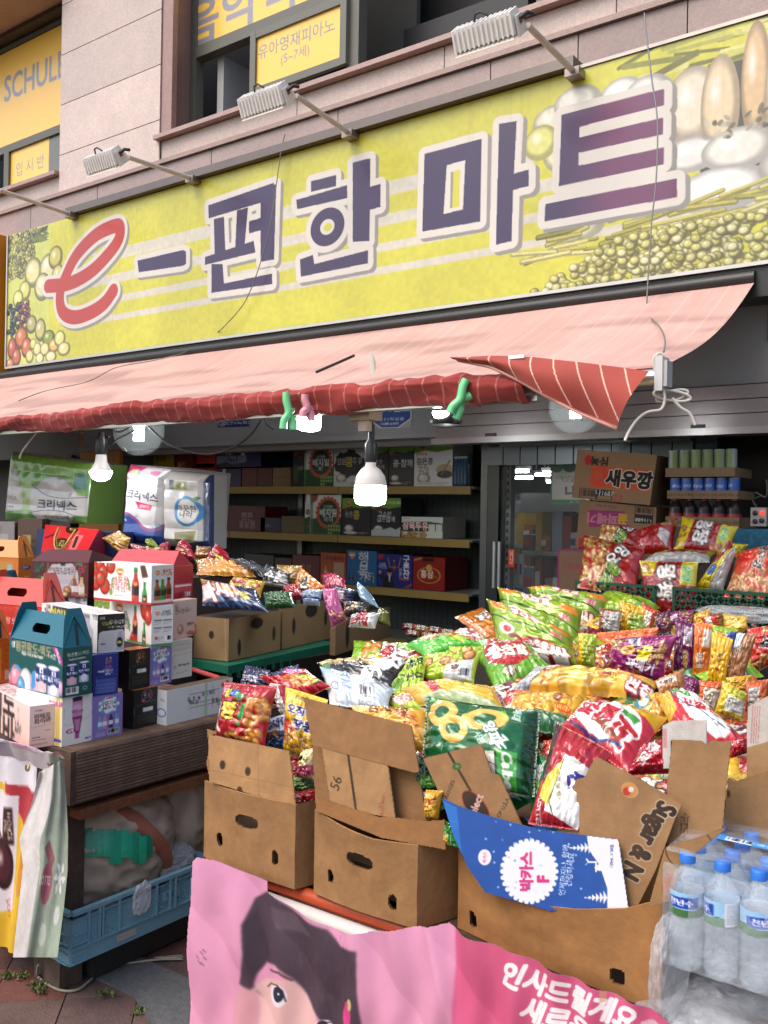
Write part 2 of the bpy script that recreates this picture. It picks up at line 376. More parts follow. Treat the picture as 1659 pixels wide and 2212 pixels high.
# == building
bld=thing('shop_building','pink granite shop building with yellow-filmed upper windows above the open shop front','building',(-3.5,5.0,0))
GP,GD='#c4b1a6','#8e726a'
YW=4.75
def panels(mb,x0,x1,z0,z1,y,d,xs,zs,col,gap=.007,seed=1):
 rq=random.Random(seed);X=[x0]+[x for x in xs if x0<x<x1]+[x1];Z=[z0]+[z for z in zs if z0<z<z1]+[z1]
 for a,b in zip(X[:-1],X[1:]):
  for c,e in zip(Z[:-1],Z[1:]):
   k=rq.uniform(.95,1.04);mb.box((a+gap/2,y,c+gap/2),(b-gap/2,y+d,e-gap/2),srgb(col)*k)
 mb.box((x0,y+.012,z0),(x1,y+d-.003,z1),'#2b2422')
w=MB()
panels(w,-7.02,-5.71,4.23,6.9,4.70,.35,[],[4.56,4.99,5.42,5.85,6.3],GP,seed=2)
panels(w,-12,2.5,4.225,4.395,4.72,.33,[-8.1,-5.72-1e-6,-4.3,-3.1,-2.0,-.8,.5],[],'#bda99e',seed=3)
w.build('granite_wall',m_gran,bld)
w=MB();panels(w,-12,2.5,3.9,4.19,4.68,.38,[-7.4,-6.45,-5.1,-3.9,-2.75,-2.2,-1.6,-.4,.8],[],'#9d8880',seed=5)
w.build('lower_granite_band',m_gran,bld)
w=MB();w.box((-12,4.655,4.19),(2.5,5.05,4.222),'#9c8379');w.build('cornice',m_gran,bld)
w=MB();w.box((-5.74,4.66,4.398),(2.5,5.08,4.43),'#a88d83');w.box((-12,4.66,4.398),(-7.03,5.08,4.43),'#a88d83');w.build('window_sill',m_gran,bld)
w=MB();w.box((-5.71,4.76,4.43),(-5.66,5.1,6.9),'#8a6d64');w.box((-5.708,4.712,4.43),(-5.59,4.76,6.9),'#9a7c73');w.build('window_reveal',m_gran,bld)
w=MB()
a0,a1=onY(0,115,4.55),onY(137,50,4.55)
w.box((-12,4.45,6.02),(-7.03,4.85,6.9),'#a58a7e');w.box((-12,4.85,5.98),(-7.03,5.1,6.9),'#40362f');w.build('overhang',m_gran,bld)
w=MB();w.box((-12,4.9,1.98),(2.6,5.0,3.9),'#77706a');w.build('backing_wall',m_plain,bld)
FR='#5f5f54'
def ff(mb,x0,x1,z0,z1,t=.05,y=4.95,d=.08,col=FR):
 mb.box((x0,y,z0),(x0+t,y+d,z1),col);mb.box((x1-t,y,z0),(x1,y+d,z1),col)
 mb.box((x0+t,y+.002,z0),(x1-t,y+d-.002,z0+t),col);mb.box((x0+t,y+.002,z1-t),(x1-t,y+d-.002,z1),col)
m_film=mat('window_film',rough=.3,var=.03,coat=.3);m_frame=mat('window_frame',rough=.45,var=.06)
FY='#f2c152'
def film(cv):return cv
wn=MB();ff(wn,-5.66,2.4,4.44,6.85,.07)
for x in(-4.0,-2.55,-1.0):wn.box((x-.05,4.944,4.511),(x+.05,5.036,6.779),FR)
wn.box((-5.59,4.942,5.10),(-4.05,5.034,5.19),FR);wn.box((-2.5,4.942,5.10),(-1.05,5.034,5.19),FR);wn.box((-3.95,4.942,5.9),(-2.6,5.034,5.97),FR)
wnd=wn.build('window',m_frame,bld)
c=Cv(154,160,200,FY);c.text('음악학원',66,140,40,'#8d8a90',bold=.03,sx=1.15)
w=MB();w.face((-5.59,4.965,6.79),(-4.05,4.965,6.79),(-4.05,4.965,5.19),(-5.59,4.965,5.19),c);w.build('window_sign',m_film,wnd)
w=MB();ff(w,-4.95,-4.03,4.62,5.098,.055,4.905,.04,'#66665b');w.build('sash',m_frame,wnd)
c=Cv(81,37,220,FY);c.text('유아영재피아노',38,11,11.5,'#8b8880',bold=.02);c.text('(5~7세)',38,22.5,9,'#8b8880',bold=.02)
w=MB();w.face((-4.895,4.925,5.043),(-4.085,4.925,5.043),(-4.085,4.925,4.675),(-4.895,4.925,4.675),c);w.build('window_sign',m_film,wnd)
w=MB();w.box((-5.15,5.7,4.3),(-4.0,5.75,6.8),'#55544f');w.box((-5.45,5.05,4.45),(-5.38,5.5,5.1),'#a9a8a4');w.box((-4.7,5.3,4.6),(-4.2,5.6,4.86),'#141516');w.box((-3.9,5.4,4.6),(-2.9,5.7,5.02),'#17181a');w.build('room_inside',m_plain,bld)
c=Cv(150,165,120,FY);c.text('유아',70,120,60,'#8d8a90',bold=.03)
w=MB();w.face((-2.5,4.965,6.78),(-1.05,4.965,6.78),(-1.05,4.965,5.19),(-2.5,4.965,5.19),c);w.build('window_sign',m_film,wnd)
w=MB();ff(w,-11.9,-7.03,4.44,5.97,.04);w.box((-11.83,4.943,4.93),(-7.1,5.033,5.0),FR);w.box((-8.28,4.941,4.511),(-8.2,5.035,4.929),FR);wnd2=w.build('window',m_frame,bld)
c=Cv(473,92,560,FY);c.text('SCHULE',399,36,34,'#8d8a94',bold=.02,sx=.82)
w=MB();w.face((-11.83,4.965,5.92),(-7.1,4.965,5.92),(-7.1,4.965,5.0),(-11.83,4.965,5.0),c);w.build('window_sign',m_film,wnd2)
c=Cv(84,42,120,'#67665b');c.rect(0,0,62,36,FY);c.text('입 시 반',32,19,14,'#8b8880',bold=.02)
w=MB();w.face((-8.2,4.966,4.929),(-7.36,4.966,4.929),(-7.36,4.966,4.511),(-8.2,4.966,4.511),c);w.build('window_sign',m_film,wnd2)
w=MB();w.box((-12,5.9,4),(2.5,6,7),'#1c1d1e');w.box((-12,5.1,4.0),(2.5,6,4.1),'#2a2a28');w.build('upper_floor',m_plain,bld)
w=MB();w.box((-9.5,4.5,2.6),(-7.66,4.8,3.95),'#d98a1e');w.build('neighbour_signboard',m_plain,label='plain orange signboard at the far left beside the yellow shop sign',cat='signboard')
w=MB();w.box((-6.72,4.78,2.05),(-3.12,4.9,2.76),'#8f9291');w.box((-3.12,4.76,2.22),(2.5,4.9,2.76),'#7d7b78');w.box((-6.72,4.74,2.015),(-3.12,4.93,2.05),'#8b8d8c');w.build('fascia',mat('fascia',rough=.3,var=.06,spec=.6),bld)
w=MB()
for k in range(3):w.box((-3.1,4.70-.004*k,2.0+.07*k),(2.5,4.755,2.066+.07*k),'#8f8a88')
w.box((-3.12,4.68,1.965),(2.5,4.76,2.0),'#a39f9c');sh=w.build('roller_shutter',mat('shutter',rough=.3,metal=.7,var=.05),bld)
w=MB()
for X_ in(-2.75,-1.55):w.box((X_,4.69,1.99),(X_+.07,4.73,2.02),'#1b1b1b')
w.build('shutter_lock',m_dark,bld)
w=MB();w.box((-1.2,4.74,2.42),(2.5,4.9,2.76),'#5a4238');w.build('brown_panel',m_plain,bld)
w=MB();w.box((-12,5.0,2.42),(2.6,12,2.5),'#6c6f6e');w.build('shop_ceiling',m_plain,bld)
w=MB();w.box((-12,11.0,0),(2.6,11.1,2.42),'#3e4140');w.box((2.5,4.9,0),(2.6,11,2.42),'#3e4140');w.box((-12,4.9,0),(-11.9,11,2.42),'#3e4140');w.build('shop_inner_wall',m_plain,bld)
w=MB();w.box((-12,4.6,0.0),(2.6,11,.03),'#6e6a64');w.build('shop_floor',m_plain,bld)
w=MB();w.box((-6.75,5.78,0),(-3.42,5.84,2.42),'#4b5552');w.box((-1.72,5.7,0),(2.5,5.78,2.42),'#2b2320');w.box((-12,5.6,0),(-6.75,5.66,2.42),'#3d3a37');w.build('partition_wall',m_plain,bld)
w=MB();w.box((-3.02,5.2,0),(-2.94,5.3,2.02),'#4c504e');w.box((-1.78,5.2,0),(-1.72,5.3,2.02),'#7b7f7d');w.box((-2.94,5.2,1.9),(-1.78,5.3,2.02),'#8f9391');w.build('door_frame',m_steel,bld)
w=MB()
for k in range(11):w.box((-3.0+k*.12,5.15,1.86),(-2.888+k*.12,5.19,1.975),'#6f7678')
w.build('tiled_lintel',m_steel,bld)
m_tube=mat('tube_light',rough=.4,col='#ffffff',emis='#eef6ff',estr=22)
for k,(x,y,wd_)in enumerate([(1085,1000,60),(1170,995,50),(1100,1021,44),(1172,1024,60),(1108,1035,44),(1180,1043,24),(1155,1028,70),(1215,1055,40)]):
 z=2.38;p=onZ(x,y+12,z)if False else onY(x,y,6.6+.5*k);q=onY(x+wd_,y,6.6+.5*k)
 r_=thing('ceiling_light',['short double tube light nearest the shop door','tube light beside the green hanging sign','third tube light down the shop ceiling','bright tube light right of the middle of the shop ceiling','slim tube light farther down the shop','small far tube light above the goods aisle','long tube light in the middle of the aisle','farthest tube light at the back of the shop'][k],'ceiling light',(p[0],p[1],p[2]),'tube lights on the shop ceiling')
 w=MB();w.box((p[0],p[1]-.03,p[2]+.03),(q[0],p[1]+.03,p[2]+.06),'#d8d8d8');w.tube([(p[0]+.02,p[1],p[2]+.06),(p[0]+.02,p[1],2.42)],.006,'#999999');w.tube([(q[0]-.02,p[1],p[2]+.06),(q[0]-.02,p[1],2.42)],.006,'#999999');w.build('housing',m_white,r_)
 w=MB();w.tube([(p[0]+.01,p[1],p[2]+.014),(q[0]-.01,p[1],p[2]+.014)],.015,'#ffffff',n=8);w.build('tube',m_tube,r_)
pal=['#b7b9a6','#c9a53a','#a23a34','#3f6d9c','#c6c8c4','#5d8a4a','#b98a8e','#6d5a48','#d6d3c8','#37506b','#b06a2c','#8e9aa6']
for k,(X0,Yr)in enumerate(((-4.1,7.3),(-3.3,6.2),(-5.6,9.7),(-4.75,8.4))):
 rk=thing('goods_rack',['tall goods rack in the middle of the view through the door','low goods rack right behind the glass door','farthest goods rack against the back of the shop','goods rack behind the middle one inside the shop'][k],'shelf rack',(X0,Yr,0.03),'goods racks inside the shop')
 wd_=(.95,.7,1.7,1.1)[k];w=MB()
 for z in(.2,.55,.9,1.25):w.box((X0,Yr,z),(X0+wd_,Yr+.4,z+.03),'#a8aaa8')
 w.box((X0,Yr+.36,.03),(X0+wd_,Yr+.4,(1.75,1.35,1.8,1.7)[k]),'#6b6d6c');w.build('rack_frame',m_plain,rk)
 rq=random.Random(k+50)
 for z in(.23,.58,.93,1.28):
  w=MB();x=X0+.01
  while x<X0+wd_-.1:
   bw=rq.uniform(.03,.09);bh=rq.uniform(.12,.31);cc=rq.choice(pal)
   w.box((x,Yr+rq.uniform(0,.06),z),(x+bw,Yr+.3,z+bh),cc)
   if rq.random()<.6:w.box((x+.012,Yr-.004,z+bh*.35),(x+bw-.012,Yr,z+bh*.7),rq.choice(['#e8e6dc','#c23b33','#f0d24a','#2f4f8f']))
   x+=bw+.006
  w.build('packaged_goods',m_plain,rk)['kind']='stuff'
hs=thing('hanging_sign','white hanging shop sign with green striped canopy top behind the cartons','sign',tuple(onY(1215,1100,5.6)))
p0,p1=onY(1190,988,5.6),onY(1330,1090,5.6)
c=Cv(70,52,200,'#e9ecea')
for i in range(5):c.rect(i*14,0,i*14+14,11,'#1d5b46' if i%2 else '#4c8a54');c.ell(i*14+7,11,7,6,'#1d5b46' if i%2 else '#4c8a54')
c.rect(0,47,70,52,'#3c8a50');c.rect(0,11,2,52,'#3c8a50');c.rect(68,11,70,52,'#3c8a50');c.text('나들이하는 마음으로\n가고 싶은 가게',26,24,4.6,'#55605c');c.text('나들',28,38,13,'#30383a',bold=.04);c.text('중소기업청 · 소상공인',35,49.5,3,'#cfe8d4')
w=MB();w.box((p0[0],5.6,p1[2]),(p1[0],5.63,p0[2]),'#4c8a54',{'-y':c});w.build('sign_face',m_film,hs)
w=MB();w.tube([(p0[0]+.1,5.61,p0[2]),(p0[0]+.1,5.61,2.42)],.004,'#888888');w.tube([(p1[0]-.1,5.61,p0[2]),(p1[0]-.1,5.61,2.42)],.004,'#888888');w.build('hanger',m_steel,hs)
gd=thing('glass_door','glass sliding shop door with steel handles and small red pull notice','door',(-2.7,5.25,0.03))
m_glass=mat('door_glass',rough=.03,col='#e8f2f0',trans=.0,alpha=.04,spec=.15)
w=MB();w.box((-2.93,5.22,.08),(-2.35,5.232,1.88),'#ffffff');w.build('pane',m_glass,gd)
w=MB();w.box((-2.938,5.21,.035),(-2.34,5.245,.08),'#9a9d9c');w.box((-2.35,5.21,.08),(-2.32,5.245,1.88),'#9a9d9c');w.build('rail',m_steel,gd)
for x in(1068,1079):
 p=onY(x,1170,5.15);q=onY(x-2,1270,5.15);w=MB();w.tube([p,(p[0],p[1],q[2])],.013,'#b9bcbc',n=10);w.build('handle',m_steel,gd)
c=Cv(12,40,30,'#d8432e');c.text('당\n기\n시\n오',6,18,9,'#f2e9dc',bold=.02);p0,p1=onY(1097,1186,5.2),onY(1111,1226,5.2)
w=MB();w.face((p0[0],5.2,p0[2]),(p1[0],5.2,p0[2]),(p1[0],5.2,p1[2]),(p0[0],5.2,p1[2]),c);w.build('notice',m_film,gd)
w=MB();w.box((-7.3,4.86,0),(-7.0,5.1,2.0),'#5b5a58');w.build('pillar',m_steel,bld)
p0,p1=onY(172,935,4.82),onY(256,1010,4.82);w=MB();w.box((p0[0],4.83,0),(p1[0],4.86,2.25),'#b8761c');w.build('orange_panel',m_plain,bld)
w=MB();w.box((-6.72,4.84,0),(-6.6,4.95,2.1),'#6d7070');w.box((-7.0,5.0,1.0),(-6.72,5.03,1.98),'#2b3436');w.build('front_frame',m_steel,bld)
# == the big yellow shop sign
SY,SX0,SX1,SZ0,SZ1=4.55,-7.52,.6,2.765,3.92
sign=thing('shop_sign','long yellow shop sign with purple letters and a red script e','sign',((SX0+SX1)/2,SY,SZ0))
SW,SH=(SX1-SX0)*100,(SZ1-SZ0)*100
def sgn(x,y):q=onY(x,y,SY);return((q[0]-SX0)*100,(SZ1-q[2])*100)
YL='#cbc740'
c=Cv(SW,SH,1950,YL,ss=2)
WS='#cfcab6'
for(ya,yb)in((.30,.375),(.47,.53),(.62,.665),(.745,.785)):c.rect(120,SH*ya,640,SH*yb,WS)
rq=random.Random(11)
c.rect(0,0,62,SH,'#c9cf62')
for i in range(240):c.ball(rq.uniform(0,40),rq.uniform(0,40),2.2,2.0,rq.choice(['#a39a3c','#8c8a3c','#c9c05a','#6b6b34']))
for i in range(26):c.poly([(rq.uniform(30,62),rq.uniform(0,14))for _ in range(3)],rq.choice(['#3a3f24','#5d6a2c','#787b35']))
for x,y,r_,cc in((38,38,13,'#ded78e'),(60,38,13,'#dcd9a0'),(52,52,12,'#d8d59a'),(26,52,9,'#d3cf66'),(16,58,8,'#dedf7a'),(70,30,10,'#c9c15a'),(74,45,9,'#d8d27a')):c.ball(x,y,r_,r_,cc)
for i in range(90):x,y=rq.uniform(2,34),rq.uniform(62,88);c.ball(x,y,2.5,2.5,rq.choice(['#2b3326','#3d4a38','#1f2620','#4f5b48'])if x<16 else rq.choice(['#5a2b30','#732f38','#47282b','#a05860']))
for x,y,rx,ry,cc in((37,82,8,8,'#b3ae6a'),(50,88,8,10,'#c3bd70'),(62,96,9,7,'#8b9a3a'),(22,92,10,10,'#c8743a'),(8,100,7,10,'#b8583e'),(30,101,8,9,'#c26a46'),(15,108,7,8,'#b9633f'),(40,99,5,5,'#ddd070'),(46,104,6,6,'#e0d888'),(35,109,6,6,'#dcd27e'),(57,105,7,6,'#e1d68c'),(70,103,8,6,'#d8b65c'),(50,112,6,5,'#e5dda0'),(78,98,8,7,'#d9d87e'),(5,113,6,5,'#c58a5a'),(84,107,9,6,'#ddda84'),(66,112,8,5,'#e2dc9a')):c.ball(x,y,rx,ry,cc)
fx=lambda x:512+(x-560)*.5
for i in range(90):
 x,y=rq.uniform(556,800),rq.uniform(-6,20)+8*rq.random();c.line([(x,y),(x+rq.uniform(16,40),y-rq.uniform(-5,7))],rq.uniform(1.6,3.4),rq.choice(['#a8a848','#c3c05c','#848638','#d7d27c','#6f7030']))
c.rect(604,18,SW,80,'#4a473c')
for x,y,rx,ry,cc in((583,24,22,11,'#dedbbc'),(612,17,26,11,'#e6e3cf'),(640,28,24,12,'#e4e2d2'),(662,20,24,12,'#e6e4d6'),(690,24,26,14,'#e3e0d4'),(596,42,22,13,'#dcd9a4'),(570,34,20,12,'#d9d67a'),(705,40,26,14,'#dfcfa8'),(735,34,28,24,'#e8d9bd'),(762,38,18,32,'#e0c9a0'),(795,30,13,36,'#d9b888'),(820,36,16,32,'#e3d2b0'),(700,56,30,11,'#dfdccd'),(735,58,30,11,'#e4e1d6'),(780,60,34,13,'#e2dfd0'),(650,66,34,13,'#dcdacb'),(700,76,40,13,'#e2e0d4'),(765,78,46,14,'#e6e4dc'),(840,72,40,14,'#e0ddcf'),(610,84,34,10,'#dbd8b0')):c.ball(fx(x),y,rx*.52,ry*.8,cc,lo=srgb(cc)*.72)
for i in range(60):
 x,y=606+rq.uniform(0,80),48+rq.uniform(-5,6);c.ell(x,y,rq.uniform(1,3),rq.uniform(.6,1.6),rq.choice(['#8f8c7a','#55523f','#b8b4a0']),.7,rq.uniform(0,180))
for i in range(80):
 x=rq.uniform(500,800);y=90+rq.uniform(-7,7)-(x-560)*.05;L=rq.uniform(14,34);a=rq.uniform(-.3,.15);cc=rq.choice(['#a9a343','#c8c063','#8d8a3a','#d8d283','#bdb455']);c.line([(x,y),(x+L*.5,y+L*a*.4),(x+L,y+L*a)],rq.uniform(1.8,3.2),srgb(cc)*.7);c.line([(x,y-.4),(x+L*.5,y+L*a*.4-.4),(x+L,y+L*a-.4)],1.3,cc)
for i in range(900):
 x=rq.uniform(500,812);y=rq.uniform(92,116)
 if y<120-(x-500)*.42:continue
 cc=rq.choice(['#c9c479','#b9b25c','#d9d596','#a9a24c','#cbc66a']);c.ell(x+.5,y+.6,2.9,2.3,'#55512a',.8);c.ball(x,y,2.8,2.1,cc,rq.uniform(-20,20),lo=srgb(cc)*.6)
c.mottle(.10,.035,3);c.mottle(.07,.4,9)
PU,PU2,OW,SHD='#36284c','#6c385c','#d9d3c6','#8e8981'
def strokes(lst,out,fill,grow,dx=0,dy=0):
 for kind,pts in lst:
  if kind=='p':
   P=[(x+dx,y+dy)for x,y in pts]
   if grow:c.line(P+P[:1],grow*2,out)
   c.poly(P,out)
  elif kind=='o':
   (cx,cy,rx,ry,hole)=pts
   if grow:c.ell(cx+dx,cy+dy,rx+grow,ry+grow,out)
   else:c.ell(cx+dx,cy+dy,rx,ry,out)
def bar(x0,y0,x1,y1):return('p',[(x0,y0),(x1,y0),(x1,y1),(x0,y1)])
def S(*q):return('p',[sgn(x,y)for x,y in q])
letters=[]
letters+=[S((297,563),(395,540),(402,543),(402,570),(395,574),(300,588))]
P_=[S((450,444),(592,395),(590,430),(451,472)),S((462,474),(484,468),(487,545),(464,550)),S((512,455),(536,448),(528,535),(508,540)),S((443,555),(548,520),(552,545),(443,572)),S((538,478),(566,470),(566,497),(538,504)),S((563,405),(597,398),(592,560),(563,565)),S((457,570),(481,570),(484,612),(588,590),(588,613),(457,632))]
H_=[S((672,392),(726,378),(726,402),(672,415)),S((640,432),(750,400),(750,428),(642,452)),S((762,352),(800,342),(798,520),(762,522)),S((798,404),(822,397),(822,447),(798,453)),S((648,560),(676,550),(679,570),(795,540),(795,568),(650,597))]
M_=[S((917,333),(1040,300),(1037,478),(912,500)),S((1078,268),(1116,262),(1110,375),(1142,366),(1142,402),(1108,410),(1105,520),(1071,528))]
T_=[S((1213,248),(1434,192),(1434,228),(1252,274),(1251,297),(1432,254),(1432,290),(1250,330),(1249,358),(1434,318),(1433,355),(1207,402)),S((1178,440),(1462,385),(1462,425),(1176,478))]
GR=4.2
hp=sgn(707,490)
circ=('o',(hp[0],hp[1],14.2,12.2,0))
allL=letters+P_+H_+M_+T_
strokes(allL,SHD,None,GR,2.6,2.2);strokes([circ],SHD,None,GR,2.6,2.2)
ep=[sgn(*q)for q in((102,610),(140,625),(200,600),(250,555),(262,510),(240,490),(205,505),(165,545),(138,600),(135,650),(155,683),(195,682),(235,652),(262,625),(275,608))]if False else[sgn(*q)for q in((104,618),(150,612),(195,588),(232,552),(256,518),(258,490),(238,492),(205,510),(168,548),(145,590),(130,635),(135,672),(160,685),(195,675),(225,655),(245,628))]
def smooth(pts,n=8):
 P=np.array(pts);o=[]
 for i in range(len(P)-1):
  p0,p1,p2,p3=P[max(i-1,0)],P[i],P[i+1],P[min(i+2,len(P)-1)]
  for t in np.linspace(0,1,n,endpoint=False):o.append(tuple(.5*(2*p1+(p2-p0)*t+(2*p0-5*p1+4*p2-p3)*t*t+(3*p1-p0-3*p2+p3)*t**3)))
 return o+[tuple(P[-1])]
ep=smooth(ep)
c.line([(x+2.6,y+2.2)for x,y in ep],18,SHD);c.line(ep,18,OW)
strokes(allL,OW,None,GR);strokes([circ],OW,None,GR)
for kind,pts in allL:c.poly(pts,PU)
for q in T_:c.poly([(x,y)for x,y in q[1]],PU2)
xs=sgn(1213,300)[0]
Tm=None
for q in T_:
 m_=c.polymask(q[1])
 if m_:
  X0_,Y0_,mk=m_;g_=np.clip((np.arange(X0_,X0_+mk.shape[1])/c.k-xs)/28,0,1)[None,:];c._blend(X0_,Y0_,mk*(1-g_),PU)
c.ell(hp[0],hp[1],14.2,12.2,PU);c.ell(hp[0],hp[1],6.0,5.0,OW);c.ell(hp[0]+.5,hp[1]+.3,3.6,2.6,YL)
m0=[sgn(*q)for q in((965,357),(1005,346),(1000,452),(958,462))];c.poly(m0,OW);m1=[sgn(*q)for q in((974,372),(994,366),(992,446),(972,450))];c.poly(m1,YL);c.poly([m1[0],sgn(979,371),sgn(977,449),m1[3]],SHD)
c.line(ep,11.5,'#b8382c')
for i in range(60):
 x=rq.uniform(0,SW);c.rect(x,0,x+rq.uniform(.4,1.6),rq.uniform(10,60),'#6b6640',.06)
c.a=c.a*.90+.03
w=MB();w.face((SX0,SY,SZ1),(SX1,SY,SZ1),(SX1,SY,SZ0),(SX0,SY,SZ0),c);w.build('sign_face',mat('sign_vinyl',rough=.35,coat=.2,var=.03,vscale=2),sign)
w=MB();w.box((SX0-.015,SY-.012,SZ0-.02),(SX1,SY+.13,SZ0-.002),'#b9b6ae');w.box((SX0-.015,SY+.004,SZ0),(SX1,SY+.12,SZ1),'#8c8a84');w.box((SX0-.018,SY-.012,SZ0),(SX0-.003,SY+.11,SZ1),'#c3c2bb');w.build('sign_frame',m_steel,sign)
w=MB();w.box((SX0+.9,SY-.055,SZ1+.005),(-2.14,SY+.10,SZ1+.06),'#6b625c');w.box((-2.14,SY-.01,SZ1+.002),(SX1,SY+.1,SZ1+.02),'#a19a90');w.build('top_rail',m_steel,sign)
w=MB();w.box((SX0+.1,SY+.01,2.60),(SX1,SY+.2,SZ0-.022),'#171615');w.build('under_sign_gap',m_dark,bld)
# == floodlights on arms
def floodlight(bx,by,hx,hy,label,s=1.0):
 b=onY(bx,by,4.5);h=onX(hx,hy,b[0]);t=thing('floodlight',label,'floodlight',tuple(b),'floodlights over the shop sign')
 w=MB();w.tube([b,h],.016,'#b9b2a8',n=10);w.build('arm',m_white,t)
 w=MB();w.box((b[0]-.04,4.47,b[2]-.03),(b[0]+.04,4.56,b[2]+.012),'#8d847b');w.build('bracket',m_steel,t)
 w=MB();L,D,Hh=.32*s,.15*s,.10*s;th=R(42)
 def P(x,y,z):
  yy,zz=y*math.cos(th)-z*math.sin(th),y*math.sin(th)+z*math.cos(th);return(h[0]+x-.19*s,h[1]+yy-.035,h[2]+zz-.03)
 V8=lambda x0,x1,y0,y1,z0,z1,cc:w.add([P(x0,y0,z0),P(x1,y0,z0),P(x1,y1,z0),P(x0,y1,z0),P(x0,y0*.55,z1),P(x1,y0*.55,z1),P(x1,y1*.55,z1),P(x0,y1*.55,z1)],[[0,3,2,1],[4,5,6,7],[0,1,5,4],[2,3,7,6],[1,2,6,5],[3,0,4,7]],cc)
 for k in range(13):
  x=-L/2+k*L/12;V8(x-.005,x+.005,-D/2,D/2,.0,Hh,'#e9e6df')
 V8(-L/2,L/2,-D/2+.012,D/2-.012,.004,Hh-.016,'#d9d6ce');w.build('housing',m_white,t)
 w=MB();V8(-L/2-.005,L/2+.005,-D/2-.01,D/2+.01,-.014,-.002,'#cfc8ba');w.build('glass_rim',m_white,t)
 w=MB();V8(L/2+.012,L/2+.022,-.05,.05,-.02,.07,'#d8d2c6');V8(L/2+.006,L/2+.03,-.012,.012,.03,.05,'#6b4a38');w.build('yoke',m_white,t)
 w=MB();w.tube([P(-L*.15,0,Hh),P(-L*.1,0,Hh+.03),P(0,0,Hh+.034),P(L*.1,0,Hh+.005)],.006,'#1b1b1b',n=6);w.tube([P(L/2+.02,0,.05),P(L/2+.06,.02,.06),P(L/2+.07,.05,.04)],.011,'#161616',n=6);w.build('cable_gland',m_dark,t)
floodlight(1240,155,1140,55,'white ribbed floodlight nearest the right end of the sign',1.0)
floodlight(755,288,640,207,'white ribbed floodlight over the middle of the sign',1.0)
floodlight(415,386,278,340,'white ribbed floodlight above the red letter e side of the sign',.95)
floodlight(152,463,0,411,'white floodlight cut off at the left picture edge',.95)
# == awning
AX0,AX1=-9.2,-1.21;RY,RZ,BY,BZ=4.56,2.68,3.33,2.10
aw=thing('awning','faded pink striped folding awning with rolled red valance over the shop front','awning',((AX0+AX1)/2,RY,BZ))
nx,ny=1500,26;u=np.linspace(0,1,nx);v=np.linspace(0,1,ny);U,V_=np.meshgrid(u,v);X=AX0+(AX1-AX0)*U
Yg=RY+(BY-RY)*V_;Zg=RZ+(BZ-RZ)*V_-.045*np.sin(math.pi*V_)-.012*np.sin(X*4.1+2*V_)*V_*(1-V_)*4-.03*np.clip((X+1.6)*2,0,1)*np.sin(math.pi*V_)*.6
P=np.stack([X,Yg,Zg],-1);st=np.abs(((X/.088)%1)-.5)>.455
base=srgb('#bd958a')*np.ones(X.shape+(1,));nn=vnoise(np.c_[X.ravel()*1.4,V_.ravel()*3],2.2,4).reshape(X.shape)[...,None];nn2=vnoise(np.c_[X.ravel()*9,V_.ravel()*2],3,8).reshape(X.shape)[...,None]
base=base*(1+.10*(nn-.5)+.05*(nn2-.5));e_=np.clip((V_-.93)/.07,0,1)[...,None];base=base*(1-e_*.5)+srgb('#c05a4c')*e_*.5
dn=vnoise(np.c_[X.ravel()*.8,V_.ravel()*6],2.5,33).reshape(X.shape)[...,None];base=base*(1-.16*np.clip((dn-.58)*5,0,1));base[st]=base[st]*.72+srgb('#e0b8ac')*.28
w=MB();w.grid(P,np.clip(base,0,1));m_canvas=mat('canvas',rough=.8,var=.05,vscale=6,sheen=.1)
w.build('canopy',m_canvas,aw)
w=MB();w.tube([(AX0,RY-.01,RZ+.01),(AX1,RY-.01,RZ+.01)],.035,'#2b2a29');w.build('top_tube',m_dark,aw)
w=MB();w.tube([(AX0,BY,BZ-.055),(AX1-.01,BY,BZ-.035)],.03,'#c9c9c6',n=14);w.box((AX0,BY-.012,BZ-.095),(AX1-.5,BY+.03,BZ-.075),'#bcbab3');w.build('front_bar',mat('aluminium',rough=.3,metal=.8,var=.03),aw)
w=MB();w.box((AX1-.015,BY-.035,BZ-.09),(AX1+.015,BY+.035,BZ+.035),'#c5c3c0');w.box((AX1+.015,BY-.028,BZ-.075),(AX1+.03,BY+.028,BZ+.02),'#aaa8a5');w.build('end_cap',m_plain,aw)
nx=1800;X=np.linspace(AX0,-1.74,nx);prof=np.array([(.02,.015),(-.02,.03),(-.055,.025),(-.075,-.005),(-.07,-.045),(-.05,-.085),(-.035,-.11),(-.01,-.12),(.02,-.11)])
W1=np.interp(X,[-9,-6,-5.4,-5.05,-4.7,-4.2,-3.4,-2.7,-2.2,-1.74],[0,0,.0,-.02,.04,.075,.06,.05,.075,.03])
rows=[]
for k,(dy,dz)in enumerate(prof):
 t=k/(len(prof)-1);n1=1.5*(vnoise(np.c_[X*3+k*.4,X*0],1,21)-.5);n2=1.9*(vnoise(np.c_[X*14,X*0+k*.6],1,5)-.5)
 rows.append(np.stack([X+.01*n2,BY+dy-.02*n1-.02*n2*t-W1*.25*(1-t),BZ-.012+dz*.68*(1+.25*n1)+W1*(1-t)*.38+.015*n2],-1))
P=np.array(rows);P2=[]
for i in range(len(P)-1):
 for t in np.linspace(0,1,4,endpoint=False):P2.append(P[i]*(1-t)+P[i+1]*t)
P2.append(P[-1]);P=np.array(P2);U=np.tile(X,(len(P),1));V_=np.linspace(0,1,len(P))[:,None]*np.ones((1,nx))
lean=U+V_*.02;st=np.abs(((lean/.088)%1)-.5)>.465
